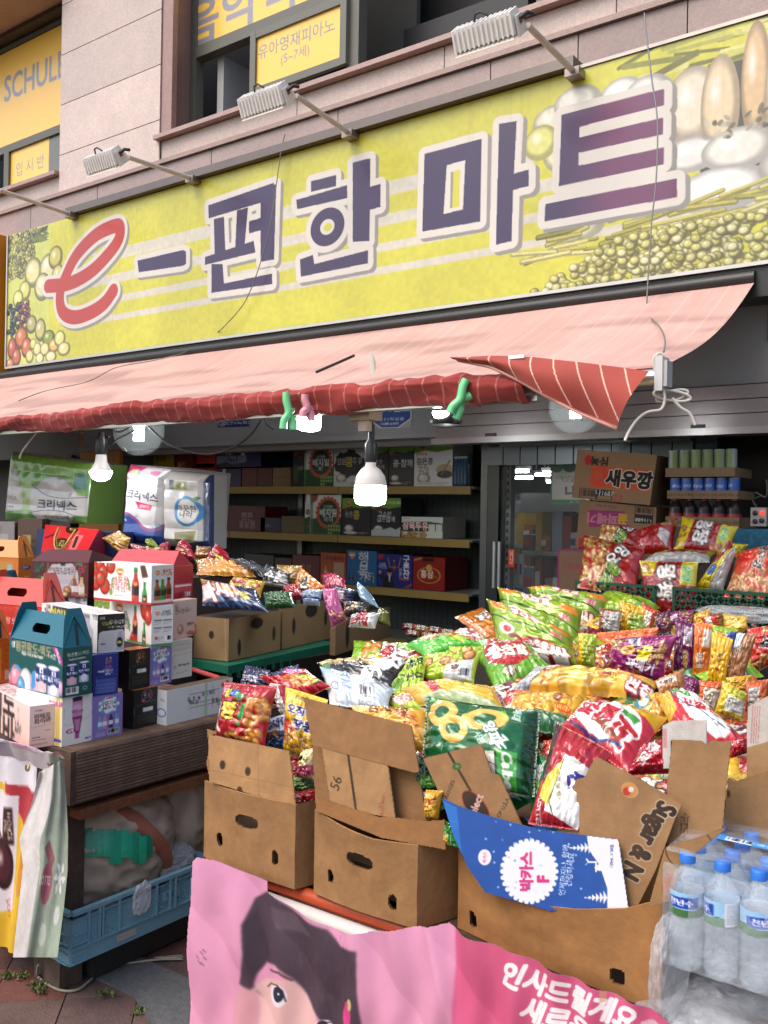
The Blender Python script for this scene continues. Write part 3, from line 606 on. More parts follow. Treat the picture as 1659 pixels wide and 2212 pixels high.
col=srgb('#8f2f28')*np.ones(U.shape+(1,));f_=np.clip(1-V_/.22,0,1)[...,None]*np.interp(X,[-9,-5.0,-4.3,-3.8],[1,1,.3,.0])[None,:,None];col=col*(1-f_*.8)+srgb('#d88b80')*f_*.8
nn=vnoise(np.c_[U.ravel()*2,V_.ravel()*3],3,4).reshape(U.shape)[...,None];col=col*(1+.16*(nn-.5));col[st]=col[st]*.45+srgb('#cf9a8c')*.55
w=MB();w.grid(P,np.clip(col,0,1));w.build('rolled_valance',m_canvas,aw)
tl=[(985,772),(1060,768),(1150,771),(1250,782),(1330,792),(1403,802)];bl=[(985,778),(1060,793),(1120,822),(1180,857),(1250,893),(1334,927)]
nx,ny=260,60;A=np.array([onY(x,y,3.25)for x,y in tl]);B=np.array([onY(x,y,3.24)for x,y in bl]);t=np.linspace(0,1,nx);ti=np.linspace(0,1,6)
At=np.stack([np.interp(t,ti,A[:,k])for k in range(3)],-1);Bt=np.stack([np.interp(t,ti,B[:,k])for k in range(3)],-1);v=np.linspace(0,1,ny)[:,None,None]
P=At[None]*(1-v)+Bt[None]*v;P[...,1]+=.02*np.sin(P[...,0]*16)*v[...,0]-.035*np.sin(math.pi*v[...,0]);
s_=P[...,0]*1.0+P[...,2]*.42;st=np.abs(((s_/.088)%1)-.5)>.468;col=srgb('#9a4034')*np.ones(P.shape[:2]+(1,));nn=vnoise(P.reshape(-1,3),9,3).reshape(P.shape[:2])[...,None];col=col*(1+.15*(nn-.5));col[st]=srgb('#dcb09e')
hem=(v[...,0]>.955)*np.ones((1,nx))>.5;col[hem]=srgb('#c08a7c')
w=MB();w.grid(P,np.clip(col,0,1));w.tube([At[0]]+[Bt[i]for i in range(4,nx,9)]+[Bt[-1]],.006,'#bb8578',n=6)
w.build('hanging_valance',m_canvas,aw)
p=onY(1115,771,3.235);w=MB();w.box((p[0]-.03,3.225,p[2]-.008),(p[0]+.04,3.229,p[2]+.006),'#eceae4');w.build('white_tag',m_white,aw)
w=MB();p=onY(810,900,3.45);w.box((p[0]-.10,3.38,p[2]-.02),(p[0]+.02,3.48,p[2]+.12),'#b9a68f');w.tube([(p[0],3.45,p[2]+.08),(p[0]-.6,4.2,2.45)],.022,'#a9a49a');w.box((p[0]-.06,3.40,p[2]-.07),(p[0]-.01,3.44,p[2]+.02),'#c8b9a5');w.build('folding_arm',m_plain,aw)
# == left wooden counter
def proj(p):
 d=np.array(p,float)-C0;f=d@FWD;a=(d@RGT)/f;b=d[2]/f;u=a*math.cos(ROLL)+b*math.sin(ROLL);v=-a*math.sin(ROLL)+b*math.cos(ROLL)
 return W_PX/2+u*F_PX,H_PX/2-v*F_PX
m_card=mat('printed_card',rough=.42,var=.03,vscale=8,coat=.15)
m_kraft=mat('kraft_card',rough=.85,var=.10,vscale=7,bump=.08,bscale=150)
ct=thing('wooden_counter','weathered brown deck-board counter at the left, stacked with gift boxes','counter',(-3.4,2.4,0))
T_Z=.775;w=MB();RB='#5a4336'
for k in range(6):w.box((-4.9,1.79+k*.156,T_Z-.026),(-2.53,1.79+k*.156+.15,T_Z),srgb('#6f5643')*random.uniform(.85,1.1))
w.build('top_board',m_wood,ct)
w=MB();z=.612
ribs=[];
n=15
for k in range(n):
 z0=.612+k*.0108;w.box((-2.532,1.785,z0),(-2.5135,2.72,z0+.0078),srgb('#7a6150')*random.uniform(.9,1.08))
w.box((-2.545,1.785,.606),(-2.517,2.72,.774),'#57463a');w.build('side_board',m_wood,ct)
w=MB();w.box((-4.9,1.765,.606),(-2.517,1.785,.774),'#57453a');w.build('front_board',m_wood,ct)
w=MB();w.box((-2.575,1.80,.553),(-2.512,2.72,.583),'#7a4a2c');w.build('lower_rail',m_wood,ct)
w=MB();w.box((-2.655,1.775,0),(-2.57,1.86,.605),'#5a4a3e');w.box((-2.735,1.79,0),(-2.66,1.86,.605),'#4f4138');w.build('post',m_wood,ct)
w=MB();w.box((-2.62,2.62,0),(-2.53,2.71,.605),'#3f3029');w.build('post',m_wood,ct)
w=MB()
for k in range(5):
 for j in range(7):w.box((-3.6-.0+j*.4+(k%2)*.2,2.86,k*.12),(-3.6+j*.4+(k%2)*.2+.392,2.98,k*.12+.112),srgb('#6e6d6a')*random.uniform(.85,1.1))if-3.6+j*.4+(k%2)*.2<-2.3 else None
w.build('block_wall',mat('concrete_block',rough=.9,var=.2,vscale=12,bump=.3,bscale=90),label='grey concrete block wall low behind the wooden counter',cat='wall')
st_=thing('display_stand','dark wooden stepped stand under the back rows of gift boxes','display stand',(-3.6,3.0,T_Z))
w=MB();w.box((-5.2,2.66,0),(-3.25,2.95,1.02),'#3a2f28');w.box((-5.4,3.1,0),(-3.95,4.1,1.16),'#3a302a');w.build('step',m_wood,st_)
def pbox(name,label,cat,z,C,Rr,xl,yt,front=None,side=None,top=None,col='#dddddd',group='gift boxes stacked on the left counter',m=None,Y=None,mk=True,depth=None,X=None):
 if Y is not None:Cc=onY(*C,Y);z=Cc[2]
 else:Cc=onZ(*C,z)
 Rc=onZ(*Rr,z);s=Rc-Cc;s[2]=0
 if depth:s=s/np.linalg.norm(s)*depth
 f=np.array([-s[1],s[0],0]);f/=np.linalg.norm(f);lo,hi=.01,3.0
 for _ in range(40):
  mid=(lo+hi)/2
  if proj(Cc+f*mid)[0]>xl:lo=mid
  else:hi=mid
 f=f*lo;t=(Cc[:2]@FWD[:2]);h=onT(C[0],yt,t)[2]-z;h=max(h,.01)
 b=dict(C=Cc,f=f,s=s,h=h,z=z,z1=z+h,o=Cc+f,name=name)
 if not mk:return b
 fw,sw=np.linalg.norm(f),np.linalg.norm(s);fpx=max(24,abs(C[0]-max(xl,-60))*.70);spx=max(20,abs(Rr[0]-C[0])*.70)
 faces={}
 if callable(front):c=Cv(100,100*h/fw,fpx,col);front(c);faces['-y']=c
 elif front:faces['-y']=front
 if callable(side):c=Cv(100,100*h/sw,spx,col);side(c);faces['+x']=c
 elif side:faces['+x']=side
 if callable(top):c=Cv(100,100*sw/fw,fpx,col);top(c);faces['+z']=c
 elif top:faces['+z']=top
 r=thing(name,label,cat,tuple(Cc+f/2+s/2),group);w=MB();w.obox(Cc+f,-f,s,(0,0,h),col,faces);w.build('carton',m or m_card,r);b['r']=r;return b
def holed(w,tl,tr,br,bl,hole,col,nx=44,ny=16):
 """thin sheet with an oblong hand hole; hole = (u0, v0, u1, v1)"""
 tl,tr,br,bl=[np.array(p,float)for p in(tl,tr,br,bl)];u0,v0,u1,v1=hole
 us=sorted(set(list(np.linspace(0,u0,4))+list(np.linspace(u0,u1,nx//2))+list(np.linspace(u1,1,4))));vs=sorted(set(list(np.linspace(0,v0,3))+list(np.linspace(v0,v1,ny))+list(np.linspace(v1,1,3))))
 pt=lambda u,v:(tl*(1-u)+tr*u)*(1-v)+(bl*(1-u)+br*u)*v
 n=np.cross(bl-tl,tr-tl);n=n/np.linalg.norm(n)*.0015
 W_=(u1-u0)*np.linalg.norm(tr-tl);H_=(v1-v0)*np.linalg.norm(bl-tl);rr_=H_/2
 for a,b in zip(us[:-1],us[1:]):
  for c,d in zip(vs[:-1],vs[1:]):
   x,y=((a+b)/2-u0)/(u1-u0)*W_,((c+d)/2-v0)/(v1-v0)*H_;cx=min(max(x,rr_),W_-rr_)
   if 0<x<W_ and 0<y<H_ and math.hypot(x-cx,y-rr_)<rr_:continue
   q=[pt(a,c),pt(a,d),pt(b,d),pt(b,c)];w.add([p+n for p in q]+[p-n for p in q],[[0,1,2,3],[7,6,5,4]],col)
 return w
def gable(b,gh,col,inner='#cfd6d4',lean=.22,slot=True,text=None,hole=True):
 r=b['r'];o=b['o']+np.array([0,0,b['h']]);X=-b['f'];S_=b['s'];Z=np.array([0,0,1.0]);xn=X/np.linalg.norm(X)
 for e,base in(('a',o+X),('b',o)):
  sg=-1 if e=='a' else 1;q=lambda s,zz:base+S_*s+Z*zz+xn*sg*zz*lean
  w=MB();pts=[q(.0,.001),q(1,.001),q(.84,gh*.72),q(.74,gh),q(.26,gh),q(.14,gh*.72)];w.prism(pts,xn*.0025*sg,col)
  w.build('end_flap',m_card,r)
  if slot:w2=MB();p=q(.5,gh*.05)-xn*sg*.003;p2=q(.5,gh*.62)-xn*sg*.003;sn=S_/np.linalg.norm(S_)*.004;w2.prism([p-sn,p+sn,p2+sn,p2-sn],xn*.001*sg,'#1b2325');w2.build('slot',m_card,r)
 e0=xn*gh*lean*.55
 w=MB();tl,tr=o+S_*.42+Z*gh*.80+e0,o+X+S_*.42+Z*gh*.80-e0;bl,br=o+S_*.03+Z*.002,o+X+S_*.03+Z*.002
 if hole:holed(w,tl,tr,br,bl,(.33,.38,.66,.68),col)
 else:w.face(tl,tr,br,bl,col=col)
 w.build('handle_panel',m_card,r)
 w=MB();w.face(o+X+S_*.97+Z*.002,o+S_*.97+Z*.002,tl+S_*.02,tr+S_*.02,col=srgb(col)*.9);w.build('back_panel',m_card,r)
def bottle2d(c,x,y,h,body,cap,lab='#1d1d1d',s=1.0,labtxt=None):
 """printed picture of a glass bottle; x centre, y bottom"""
 wd=h*.27*s;c.poly([(x-wd/2,y),(x-wd/2,y-h*.55),(x-wd*.26,y-h*.74),(x-wd*.22,y-h*.9),(x+wd*.22,y-h*.9),(x+wd*.26,y-h*.74),(x+wd/2,y-h*.55),(x+wd/2,y)],body)
 c.rect(x-wd*.25,y-h,x+wd*.25,y-h*.86,cap);c.rect(x-wd/2,y-h*.48,x+wd/2,y-h*.2,lab);c.rect(x-wd*.34,y-h*.84,x-wd*.24,y-h*.1,'#ffffff',.35)
 if labtxt:c.text(labtxt,x,y-h*.34,wd*.35,'#ffffff')
def heart(c,x,y,s):c.ell(x-s*.25,y-s*.1,s*.38,s*.32,'#d9b23a');c.ell(x+s*.25,y-s*.1,s*.38,s*.32,'#d9b23a');c.poly([(x-s*.6,y),(x+s*.6,y),(x,y+s*.62)],'#d9b23a');c.ell(x,y,s*.46,s*.3,'#c8302c');c.rect(x-s*.4,y-s*.12,x+s*.4,y+s*.14,'#e8dcc8')
def f1(c):
 H=c.h;c.vgrad(0,H,'#edd0c6','#e2b7a6');c.text('미에로\n화이바',52,H*.5,20,'#3c2a2e',bold=.045);bottle2d(c,84,H*.88,H*.72,'#dba9a6','#c98f8c','#efe6e2');c.text('미에로\n화이바',84,H*.63,3.2,'#553a3a');c.text('경동제약',40,H*.2,5,'#b07068');c.lines(5,H*.82,60,H*.86,1,'#6b4a46',.6)
def s1(c):
 H=c.h;c.vgrad(0,H,'#efd2c8','#e8bfae');c.text('미에로\n화이바',52,H*.32,24,'#3c2a2e',bold=.045,rot=-2);c.text('식이섬유음료',38,H*.13,6,'#b07068');c.line([(0,H*.52),(100,H*.46)],.8,'#a98274');c.line([(2,H*.53),(98,H*.47),(98,H*.98)],.6,'#c99e90');c.lines(62,H*.6,96,H*.63,1,'#5c4440',.8);c.lines(12,H*.74,60,H*.78,1,'#3c2a2a',.9);c.lines(12,H*.80,96,H*.83,1,'#5c4440',.8);c.lines(10,H*.9,80,H*.95,2,'#5c4440',.7)
B1=pbox('drink_carton','pale pink drink carton at the front left corner of the counter','carton',T_Z,(63,1618),(116,1610),-75,1526,f1,s1,lambda c:(c.vgrad(0,c.h,'#e8d6cf','#efe0da'),c.text('미에로화이바',50,c.h*.6,9,'#a06a7c',bold=.02)),'#e8c6b8')
def f2(c):c.rect(0,0,100,c.h,'#e6e2da');c.vgrad(0,c.h,'#e6e2da','#e6e2da');c.rect(80,0,100,c.h,'#d9c27a',.5);c.rect(86,0,95,c.h,'#c59a2c',.6);c.rect(72,c.h*.1,99,c.h*.2,'#b23c78');c.text('비타민',86,c.h*.15,7,'#ffffff');c.rect(78,c.h*.86,98,c.h*.92,'#2d3f8c')
def s2(c):
 H=c.h;c.rect(0,0,100,H,'#e9e6df');c.line([(6,0),(8,H*.55),(14,H*.60),(88,H*.50),(96,H*.46),(98,0)],.8,'#a7a39a');x0=36
 c.rect(34,H*.05,66,H*.14,'#3a2340');c.ell(50,H*.06,16,4,'#3a2340');c.rect(33,H*.12,67,H*.44,'#cf8fb4');c.ell(50,H*.27,15,11,'#e3b3cc');c.text('비타500',50,H*.33,11,'#8c2f70',bold=.05,rot=180);c.poly([(33,H*.44),(67,H*.44),(62,H*.62),(58,H*.80),(44,H*.80),(38,H*.6)],'#8c3a72');c.poly([(40,H*.5),(60,H*.5),(56,H*.74),(46,H*.74)],'#c987ae');c.rect(43,H*.80,57,H*.90,'#b24f88');c.ell(29,H*.72,15,6.5,'#b02c62');c.text('지금 한정\n이벤트중',29,H*.72,4.6,'#ffffff');c.text('광동제약',86,H*.93,5,'#33468c')
B2=pbox('drink_carton','white vitamin drink carton with magenta bottle under the teal peach box','carton',T_Z,(133,1614),(198,1599),34,1508,f2,s2,'#dcd8d0','#e9e6df')
def s3(c):
 H=c.h;c.rect(0,0,100,H,'#8a76b4');c.ell(52,H*.24,33,H*.2,'#7fb5d2');
 for k in range(14):a=k*6.283/14;c.ell(52+math.cos(a)*31,H*.24+math.sin(a)*H*.17,5,4,'#4fa3cf' if k%2 else '#e9e9f2')
 c.ell(52,H*.22,27,H*.13,'#f2f0ee');c.ell(52,H*.3,18,H*.11,'#f2f0ee');c.text('사랑가득',52,H*.2,15.5,'#3a3550',bold=.04);c.text('선물세트 1호',52,H*.30,7.5,'#4a4560',bold=.02);c.rect(42,H*.06,62,H*.1,'#c8507c')
 for x,cc in((25,'#5f9fcf'),(41,'#c587b4'),(60,'#3b2a55'),(80,'#5fa5cf')):bottle2d(c,x,H*.78,H*.36,cc,'#5b93c9','#e4dcea',1.3);c.ell(x,H*.66,6,5,'#e8e4f0')
 c.barcode(50,H*.80,88,H*.93);c.lines(12,H*.84,44,H*.95,4,'#e5e0ee',.7)
B3=pbox('drink_carton','purple drink carton with heart label standing on the counter boards','carton',T_Z,(199.5,1599.5),(264,1584.5),150,1508,'#7c68a6',s3,'#8470ae','#8a76b4')
def s4(acc):
 def f(c):
  H=c.h;c.rect(0,0,100,H,'#1c1c1b');c.ell(55,H*.2,22,21,acc,ring=.1);c.text('대',48,H*.15,15,'#cfc9bd',bold=.04);c.text('추',48,H*.24,15,'#cfc9bd',bold=.04);c.text('망\n화',64,H*.19,14,acc,bold=.03);c.ell(40,H*.32,6,5,'#9c7d3c' if acc!='#b8607c' else '#c0668c')
  c.line([(2,H*.97),(4,H*.48),(12,H*.43),(88,H*.36),(97,H*.33)],.9,'#8c8a84');c.rect(38,H*.51,80,H*.61,'#e2e0da');c.lines(40,H*.53,76,H*.58,1,'#8a8884',.6);c.rect(16,H*.66,92,H*.92,'#26241f')
  c.lines(18,H*.67,90,H*.91,8,'#45423a',.8)
 return f
B4=pbox('drink_carton','black jujube drink carton with white tag standing directly on the counter','carton',T_Z,(288,1576),(339,1563.6),262,1492,'#141413',s4('#b8607c'),'#b5683c','#1c1c1b')
B10=pbox('produce_carton','long white radish carton with brown lid at the far end of the counter','carton',T_Z,(359,1567.5),(501,1532.7),337,1492,lambda c:(c.text('5kg',60,c.h*.3,26,'#8a8d94',rot=180),c.ell(50,c.h*.66,44,30,'#3a6fa5',ring=.22),c.ell(50,c.h*.66,28,20,'#dfe3e6')),lambda c:(c.rect(34,c.h*.12,78,c.h*.78,'#c9c9c5'),c.rect(34.5,c.h*.13,77.5,c.h*.77,'#dcdcd8'),[c.line([(34,c.h*q),(78,c.h*q)],.4,'#5a5a58')for q in(.26,.40,.53,.66)],[c.line([(q,c.h*.12),(q,c.h*.78)],.4,'#5a5a58')for q in(46,58,68)],c.text('무 5kg\n특  상  품',40,c.h*.45,5,'#3a3a3a',rot=180),c.text('고 랭 지 산',62,c.h*.33,4.6,'#3a3a3a',rot=180),c.text('품 종',72,c.h*.6,4.6,'#3a3a3a',rot=180),c.rect(56,c.h*.0,60,c.h,'#a8c2a0',.8),c.text('수장고',86,c.h*.66,8,'#2c2c2e',bold=.04,rot=180),c.ell(91,c.h*.34,3.6,3.6,'#3a6fa5'),c.ell(91,c.h*.14,3.0,3.0,'#c85848'),c.ell(84,c.h*.18,2.4,2.4,'#c85848')),'#6b5340','#dddcd8','gift boxes stacked on the left counter')
def can2d(c,x,y,wd,h,t2,pk):
 c.rect(x-wd/2,y-h,x+wd/2,y,'#222f6c');c.ell(x,y-h,wd/2,wd*.1,'#e8e8ee');c.ell(x,y,wd/2,wd*.08,'#c9c9d2');c.rect(x-wd/2,y-h*.32,x+wd/2,y,'#cfa0b8' if pk else '#a9b3cf');c.ell(x,y-h*.2,wd*.32,h*.2,'#e6b7b4' if pk else '#e6e6ea');c.rect(x-wd*.16,y-h*.9,x+wd*.16,y-h*.70,'#e9e9ee');c.ell(x+wd*.02,y-h*.79,wd*.07,h*.07,'#26306a')
 c.text('펭귄'+t2,x,y-h*.56,wd*.27,'#ffffff',bold=.03)
def f5(c):
 H=c.h;c.rect(0,0,100,H,'#17504f');c.text('펭',7,H*.12,6.5,'#d9d6c8',bold=.03);c.rect(9.5,H*.06,15.5,H*.17,'#e8e6f0');c.ell(12.6,H*.12,1.7,2.6,'#2c2f6c');c.text('권',18,H*.12,6.5,'#d9d6c8',bold=.03);c.text('펭귄황도·백도',46,H*.13,11.6,'#a99d74',bold=.05,out=[(.07,'#3a5f55')]);c.text('1-4호',81,H*.20,6.5,'#d9d6c8',bold=.04)
 c.text('Penguin Yellow & white Peaches',44,H*.27,3,'#c9c6b8');c.poly([(79,0),(88,0),(99,H*.25),(99,H*.38)],'#b23c84');c.text('Gift Set',91,H*.16,5,'#e8d8e4',rot=58)
 for x,y,r_,cc in((4,H*.88,7,'#b8607c'),(14,H*.80,11,'#d98f9c'),(33,H*.86,12,'#e6e0e2'),(50,H*.8,9,'#dfb6c8'),(24,H*.95,8,'#5f9fc4'),(96,H*.8,6,'#cf9ab8')):c.ball(x,y,r_,r_*1.15,cc,lo=srgb(cc)*.8)
 c.poly([(8,H*.66),(16,H*.52),(26,H*.62),(24,H*.68),(16,H*.6)],'#4a8fc0');c.poly([(44,H*.62),(50,H*.56),(52,H*.9),(44,H*.99)],'#3f8fc4');can2d(c,62,H*.94,19,H*.50,' 황도',1);can2d(c,84,H*.98,20,H*.54,' 백도',0);c.text('400g×6캔',10,H*.97,3.6,'#b02c50')
def s5(c):
 H=c.h;c.rect(0,0,100,H,'#17504f');c.text('펭귄황도·백도',52,H*.14,13,'#d9d9cc',bold=.05,rot=-3);c.text('Penguin Yellow & white Peaches',48,H*.24,4,'#c9c6b8',rot=-3);can2d(c,32,H*.76,32,H*.40,' 황도',1);can2d(c,72,H*.73,32,H*.40,' 백도',0);c.barcode(12,H*.82,55,H*.97);c.ell(76,H*.87,7,6,'#cfd9d2',ring=.25)
B5=pbox('peach_gift_box','dark teal canned peach gift box with handle, pink gift ribbon print on front','gift box',B2['z1']+.002,(134,1508),(198,1498),19,1402,f5,s5,'#17504f','#17504f');gable(B5,.125,'#155f70')
B7=pbox('drink_carton','dark blue tonic drink carton on top of the purple carton','carton',B3['z1']+.002,(200,1503.5),(254.6,1496.5),150,1416,'#1d2a6e',lambda c:(c.rect(0,0,100,c.h,'#20307c'),bottle2d(c,54,c.h*.36,c.h*.26,'#9c4a4a','#c9b08c','#2c3a9c',1.2),bottle2d(c,68,c.h*.35,c.h*.26,'#9c4a4a','#c9b08c','#2c3a9c',1.2),c.text('구론산',58,c.h*.42,15,'#dfe3f0',bold=.06),c.text('자양강장',30,c.h*.42,6,'#dfe3f0'),c.text('영진약품',58,c.h*.5,5,'#dfe3f0'),c.line([(12,c.h*.98),(14,c.h*.58),(20,c.h*.56),(96,c.h*.52)],1,'#6a77b4'),c.rect(14,c.h*.6,94,c.h*.97,'#3a4a94',.8),c.lines(15,c.h*.61,93,c.h*.96,16,'#8f9ac8',.7)),'#26327c','#20307c')
B8=pbox('drink_carton','black jujube drink carton with orange lid under the tomato drink cartons','carton',B4['z1']+.002,(278,1490.7),(323,1482.6),254,1405,'#1a1512',s4('#b5562c'),'#c96a35','#1c1c1b')
B9=pbox('drink_carton','upper purple drink carton standing on the lid of the long white carton','carton',B10['z1']+.002,(320.6,1486),(370,1473),300,1401.6,'#7c68a6',s3,'#8470ae','#8a76b4')
B11=pbox('drink_carton','cream drink carton with small print beside the upper purple carton','carton',B10['z1']+.002,(370,1468),(414,1460),350,1384,'#c8bfae',lambda c:(c.rect(0,0,100,c.h,'#cfc6b8'),c.lines(8,c.h*.05,92,c.h*.32,9,'#8a8276',.6),c.line([(4,c.h*.98),(6,c.h*.46),(14,c.h*.42),(96,c.h*.38)],1,'#a39a8a'),c.ell(16,c.h*.72,8,6,'#5a86a8',ring=.3),c.text('160ml 70kcal×12캔',58,c.h*.68,7,'#5a564e'),c.line([(10,c.h*.9),(80,c.h*.86)],.9,'#6a665e')),'#c8bfae','#cfc6b8')
def f6(c):
 H=c.h;c.rect(0,0,100,H,'#e2e1de');c.poly([(6,H*.02),(17,H*.02),(17,H*.22),(11.5,H*.28),(6,H*.2)],'#1e1e1d');c.text('無첨가\n두유액!',11.5,H*.12,4.2,'#e6e4da',bold=.03)
 c.poly([(22,H*.02),(56,H*.0),(72,H*.16),(72,H*.9),(17,H),(16,H*.5)],'#1b1c1a');c.text('맛있는',35,H*.30,13,'#e0dc58',bold=.06);c.text('쑥쌀',31,H*.5,14,'#e0dc58',bold=.06);c.text('두유GT',40,H*.7,14,'#e0dc58',bold=.06);c.lines(27,H*.07,54,H*.15,2,'#c9c9c0',.8);c.ell(61,H*.17,5,5.5,'#8a9a62')
 c.poly([(72,H),(72,H*.45),(77,H*.3),(77,H*.12),(87,H*.12),(87,H*.3),(93,H*.45),(93,H)],'#b9b4c4');c.rect(77,H*.06,87,H*.14,'#7a6a62');c.ell(81,H*.75,10,H*.22,'#1f1f1c');c.text('맛있는\n두유GT',82,H*.7,5.5,'#e0dc58',bold=.03);c.text('남양',95,H*.08,4.5,'#4a4a4a',bold=.03)
def s6(c):
 H=c.h;c.rect(0,0,100,H,'#181817');c.text('남양',18,H*.11,10,'#dcdcd4',bold=.03);c.text('맛있는',34,H*.25,13,'#d8d258',bold=.04);c.text('두유GT',70,H*.23,17,'#dcdcd4',bold=.05);c.text('고소한 검은콩·깨',68,H*.36,9,'#dcdcd4',bold=.02)
 c.poly([(4,H),(6,H*.52),(14,H*.45),(92,H*.42),(98,H*.47),(98,H)],'#c4c3c2');c.lines(14,H*.52,66,H*.95,11,'#a4a3a2',.6);c.poly([(70,H*.96),(70,H*.66),(76,H*.56),(76,H*.48),(88,H*.48),(88,H*.56),(94,H*.66),(94,H*.96)],'#aaa6b8');c.ell(81,H*.76,11,H*.13,'#20201c');c.text('맛있는\n두유GT',81,H*.76,5.5,'#d8d258',bold=.03);c.rect(14,H*.76,30,H*.79,'#5a5a5a')
B6=pbox('soymilk_carton','white and black soy milk carton behind the teal peach box','carton',B7['z1']+.002,(209.5,1412),(268.5,1406.4),89,1328,f6,s6,lambda c:(c.rect(0,0,100,c.h,'#dcdad8'),c.text('맛있는 두유GT',60,c.h*.5,12,'#a3a0a8',bold=.03)),'#e2e1de')
def ftom(top):
 def f(c):
  H=c.h;c.rect(0,0,100,H,'#e6e3de');bt='#3c8c3f' if not top else '#b02c34'
  if top:
   for x,y,r_ in((1,H*.2,9),(11,H*.07,8),(30,H*.1,8),(16,H*.28,9),(3,H*.52,10),(20,H*.62,9),(12,H*.44,9)):c.ball(x,y,r_,r_*1.1,'#c03a28',lo='#8a2418');c.ell(x,y-2,2.5,1.6,'#4f7a35')
   c.ell(31,H*.75,3,4,'#7a9c3c')
  else:
   for i in range(26):c.ball(random.Random(i).uniform(0,26),random.Random(i+40).uniform(-1,H*.2),4,4,'#8fae4c',lo='#5f8232')
   for x,y,r_ in((90,H*.1,9),(94,H*.3,6),(70,H*.85,4),(66,H*.93,2)):c.ball(x,y,r_,r_*1.1,'#c03a28',lo='#8a2418')
  heart(c,46,H*.22,11);c.text('행복을' if top else '사랑을',47,H*.44,10.5,'#c2453f' if top else '#4a4a48',bold=.01,rot=-4);c.text('가득담아',47,H*.62,10.5,'#c2453f' if top else '#4a4a48',bold=.01,rot=-3)
  for sx_ in(-1,1):
   for q in range(4):c.ell(47+sx_*(14+q*.3),H*(.42+.07*q),2.4,1.2,'#6a9a5a',1,50*sx_)
  c.lines(36,H*.8,58,H*.84,1,'#b06a64',.7);bottle2d(c,73,H*.95,H*.86,'#b8352a','#3c7a40','#2a1512',1.1);bottle2d(c,88,H*1.05,H*.62,'#3f8a3f','#2f7a3a','#1f2a1a',1.1);heart(c,73,H*.5,5);heart(c,88,H*.85,4)
  if top:c.poly([(80,H*.04),(88,0),(94,H*.3),(84,H*.34)],'#5a3a2a');c.rect(0,H*.93,100,H,bt)
  else:c.rect(60,H*.95,100,H,bt)
 return f
def stom(top):
 def f(c):
  H=c.h;c.rect(0,0,100,H,'#dedbd6');heart(c,28,H*.2,19);c.text('행복을\n가득담아' if top else '사랑을\n가득담아',68,H*.2,14,'#c2453f' if top else '#4a4a48')
  if top:bottle2d(c,26,H*.88,H*.52,'#a85a34','#3a3a34','#2a1a14',1.4);bottle2d(c,50,H*.88,H*.52,'#3f8a3f','#3c7a40','#1f2a1a',1.4);bottle2d(c,76,H*.86,H*.54,'#b8352a','#3a3a34','#2a1512',1.4);c.rect(0,H*.95,100,H,'#b02c34')
  else:
   for a,b in((12,48),(54,92)):
    for q in(.36,.54):c.rect(a,H*q,b,H*(q+.03),'#4a4a48');c.lines(a,H*(q+.04),b,H*(q+.13),3,'#8a8a86',.7)
   c.barcode(62,H*.74,92,H*.88);c.ell(24,H*.8,7,7,'#b85a4a');c.lines(34,H*.76,56,H*.88,3,'#7a7a76',.8);c.rect(0,H*.94,100,H,'#3c8c3f')
 return f
B13=pbox('tomato_juice_carton','lower white juice carton with green grapes and green bottom stripe','carton',B9['z1']+.002,(326.4,1398),(373,1393.6),202.6,1309,ftom(0),stom(0),'#d8d5d0','#e6e3de')
B14=pbox('tomato_juice_carton','upper white juice carton printed with red tomatoes and red bottom stripe','carton',B13['z1']+.002,(326.4,1308),(374,1303.3),202.6,1222,ftom(1),stom(1),lambda c:(c.rect(0,0,100,c.h,'#d3d0cc'),c.line([(55,c.h*.4),(62,c.h*.3),(72,c.h*.4)],2,'#f0efec')),'#e6e3de')
B12=pbox('drink_carton','pale pink tangerine drink carton right of the tomato cartons','carton',B11['z1']+.002,(374,1382),(424,1371),350,1300,'#c9a79a',lambda c:(c.vgrad(0,c.h,'#c9b4ac','#c99e94'),c.text('한라봉·유자',42,c.h*.28,14,'#7a5a4c',bold=.02),c.text('광동',14,c.h*.16,9,'#7a5a4c'),c.ball(30,c.h*.76,12,11,'#cf8f7c'),c.ball(88,c.h*.84,14,13,'#c9806c'),c.rect(56,c.h*.5,88,c.h*.92,'#c9a9a0'),c.text('한라봉유자',72,c.h*.66,6,'#7a4438'),c.ell(72,c.h*.9,16,5,'#b0604c')),'#b89a8c','#c9b0a6')
def f17(c):
 H=c.h;c.rect(0,0,100,H,'#c2392f');rq=random.Random(5)
 for i in range(130):x,y=rq.uniform(0,100),rq.uniform(H*.02,H*.42);s_=3;c.poly([(x,y),(x+s_,y),(x+s_*rq.choice((0,1)),y+s_)],rq.choice(['#cf5a50','#b02c24','#d4685e']),.8)
 c.text('생기발랄 탄산 드링크!',55,H*.30,8.6,'#eeddd6',bold=.03,rot=2);c.ell(56,H*.98,34,H*.45,'#e2b8b0',ring=.06);c.text('오로나민',52,H*.75,15,'#f0e8e2',bold=.06)
B17=pbox('drink_gift_box','bright red sparkling drink gift box with handle above the orange one','gift box',B1['z1']+.06,(91.4,1425),(142,1416),-40,1314,f17,'#b8362c','#c2392f','#c2392f');gable(B17,.13,'#c8473c')
B17t=MB()
sB=pbox('plain_carton','plain orange carton under the red sparkling drink box','carton',T_Z,(91,1500),(142,1490),-40,1429,'#c8641e','#b85a1c','#b85a1c','#c8641e',mk=False)
z18=B1['z1']+.004
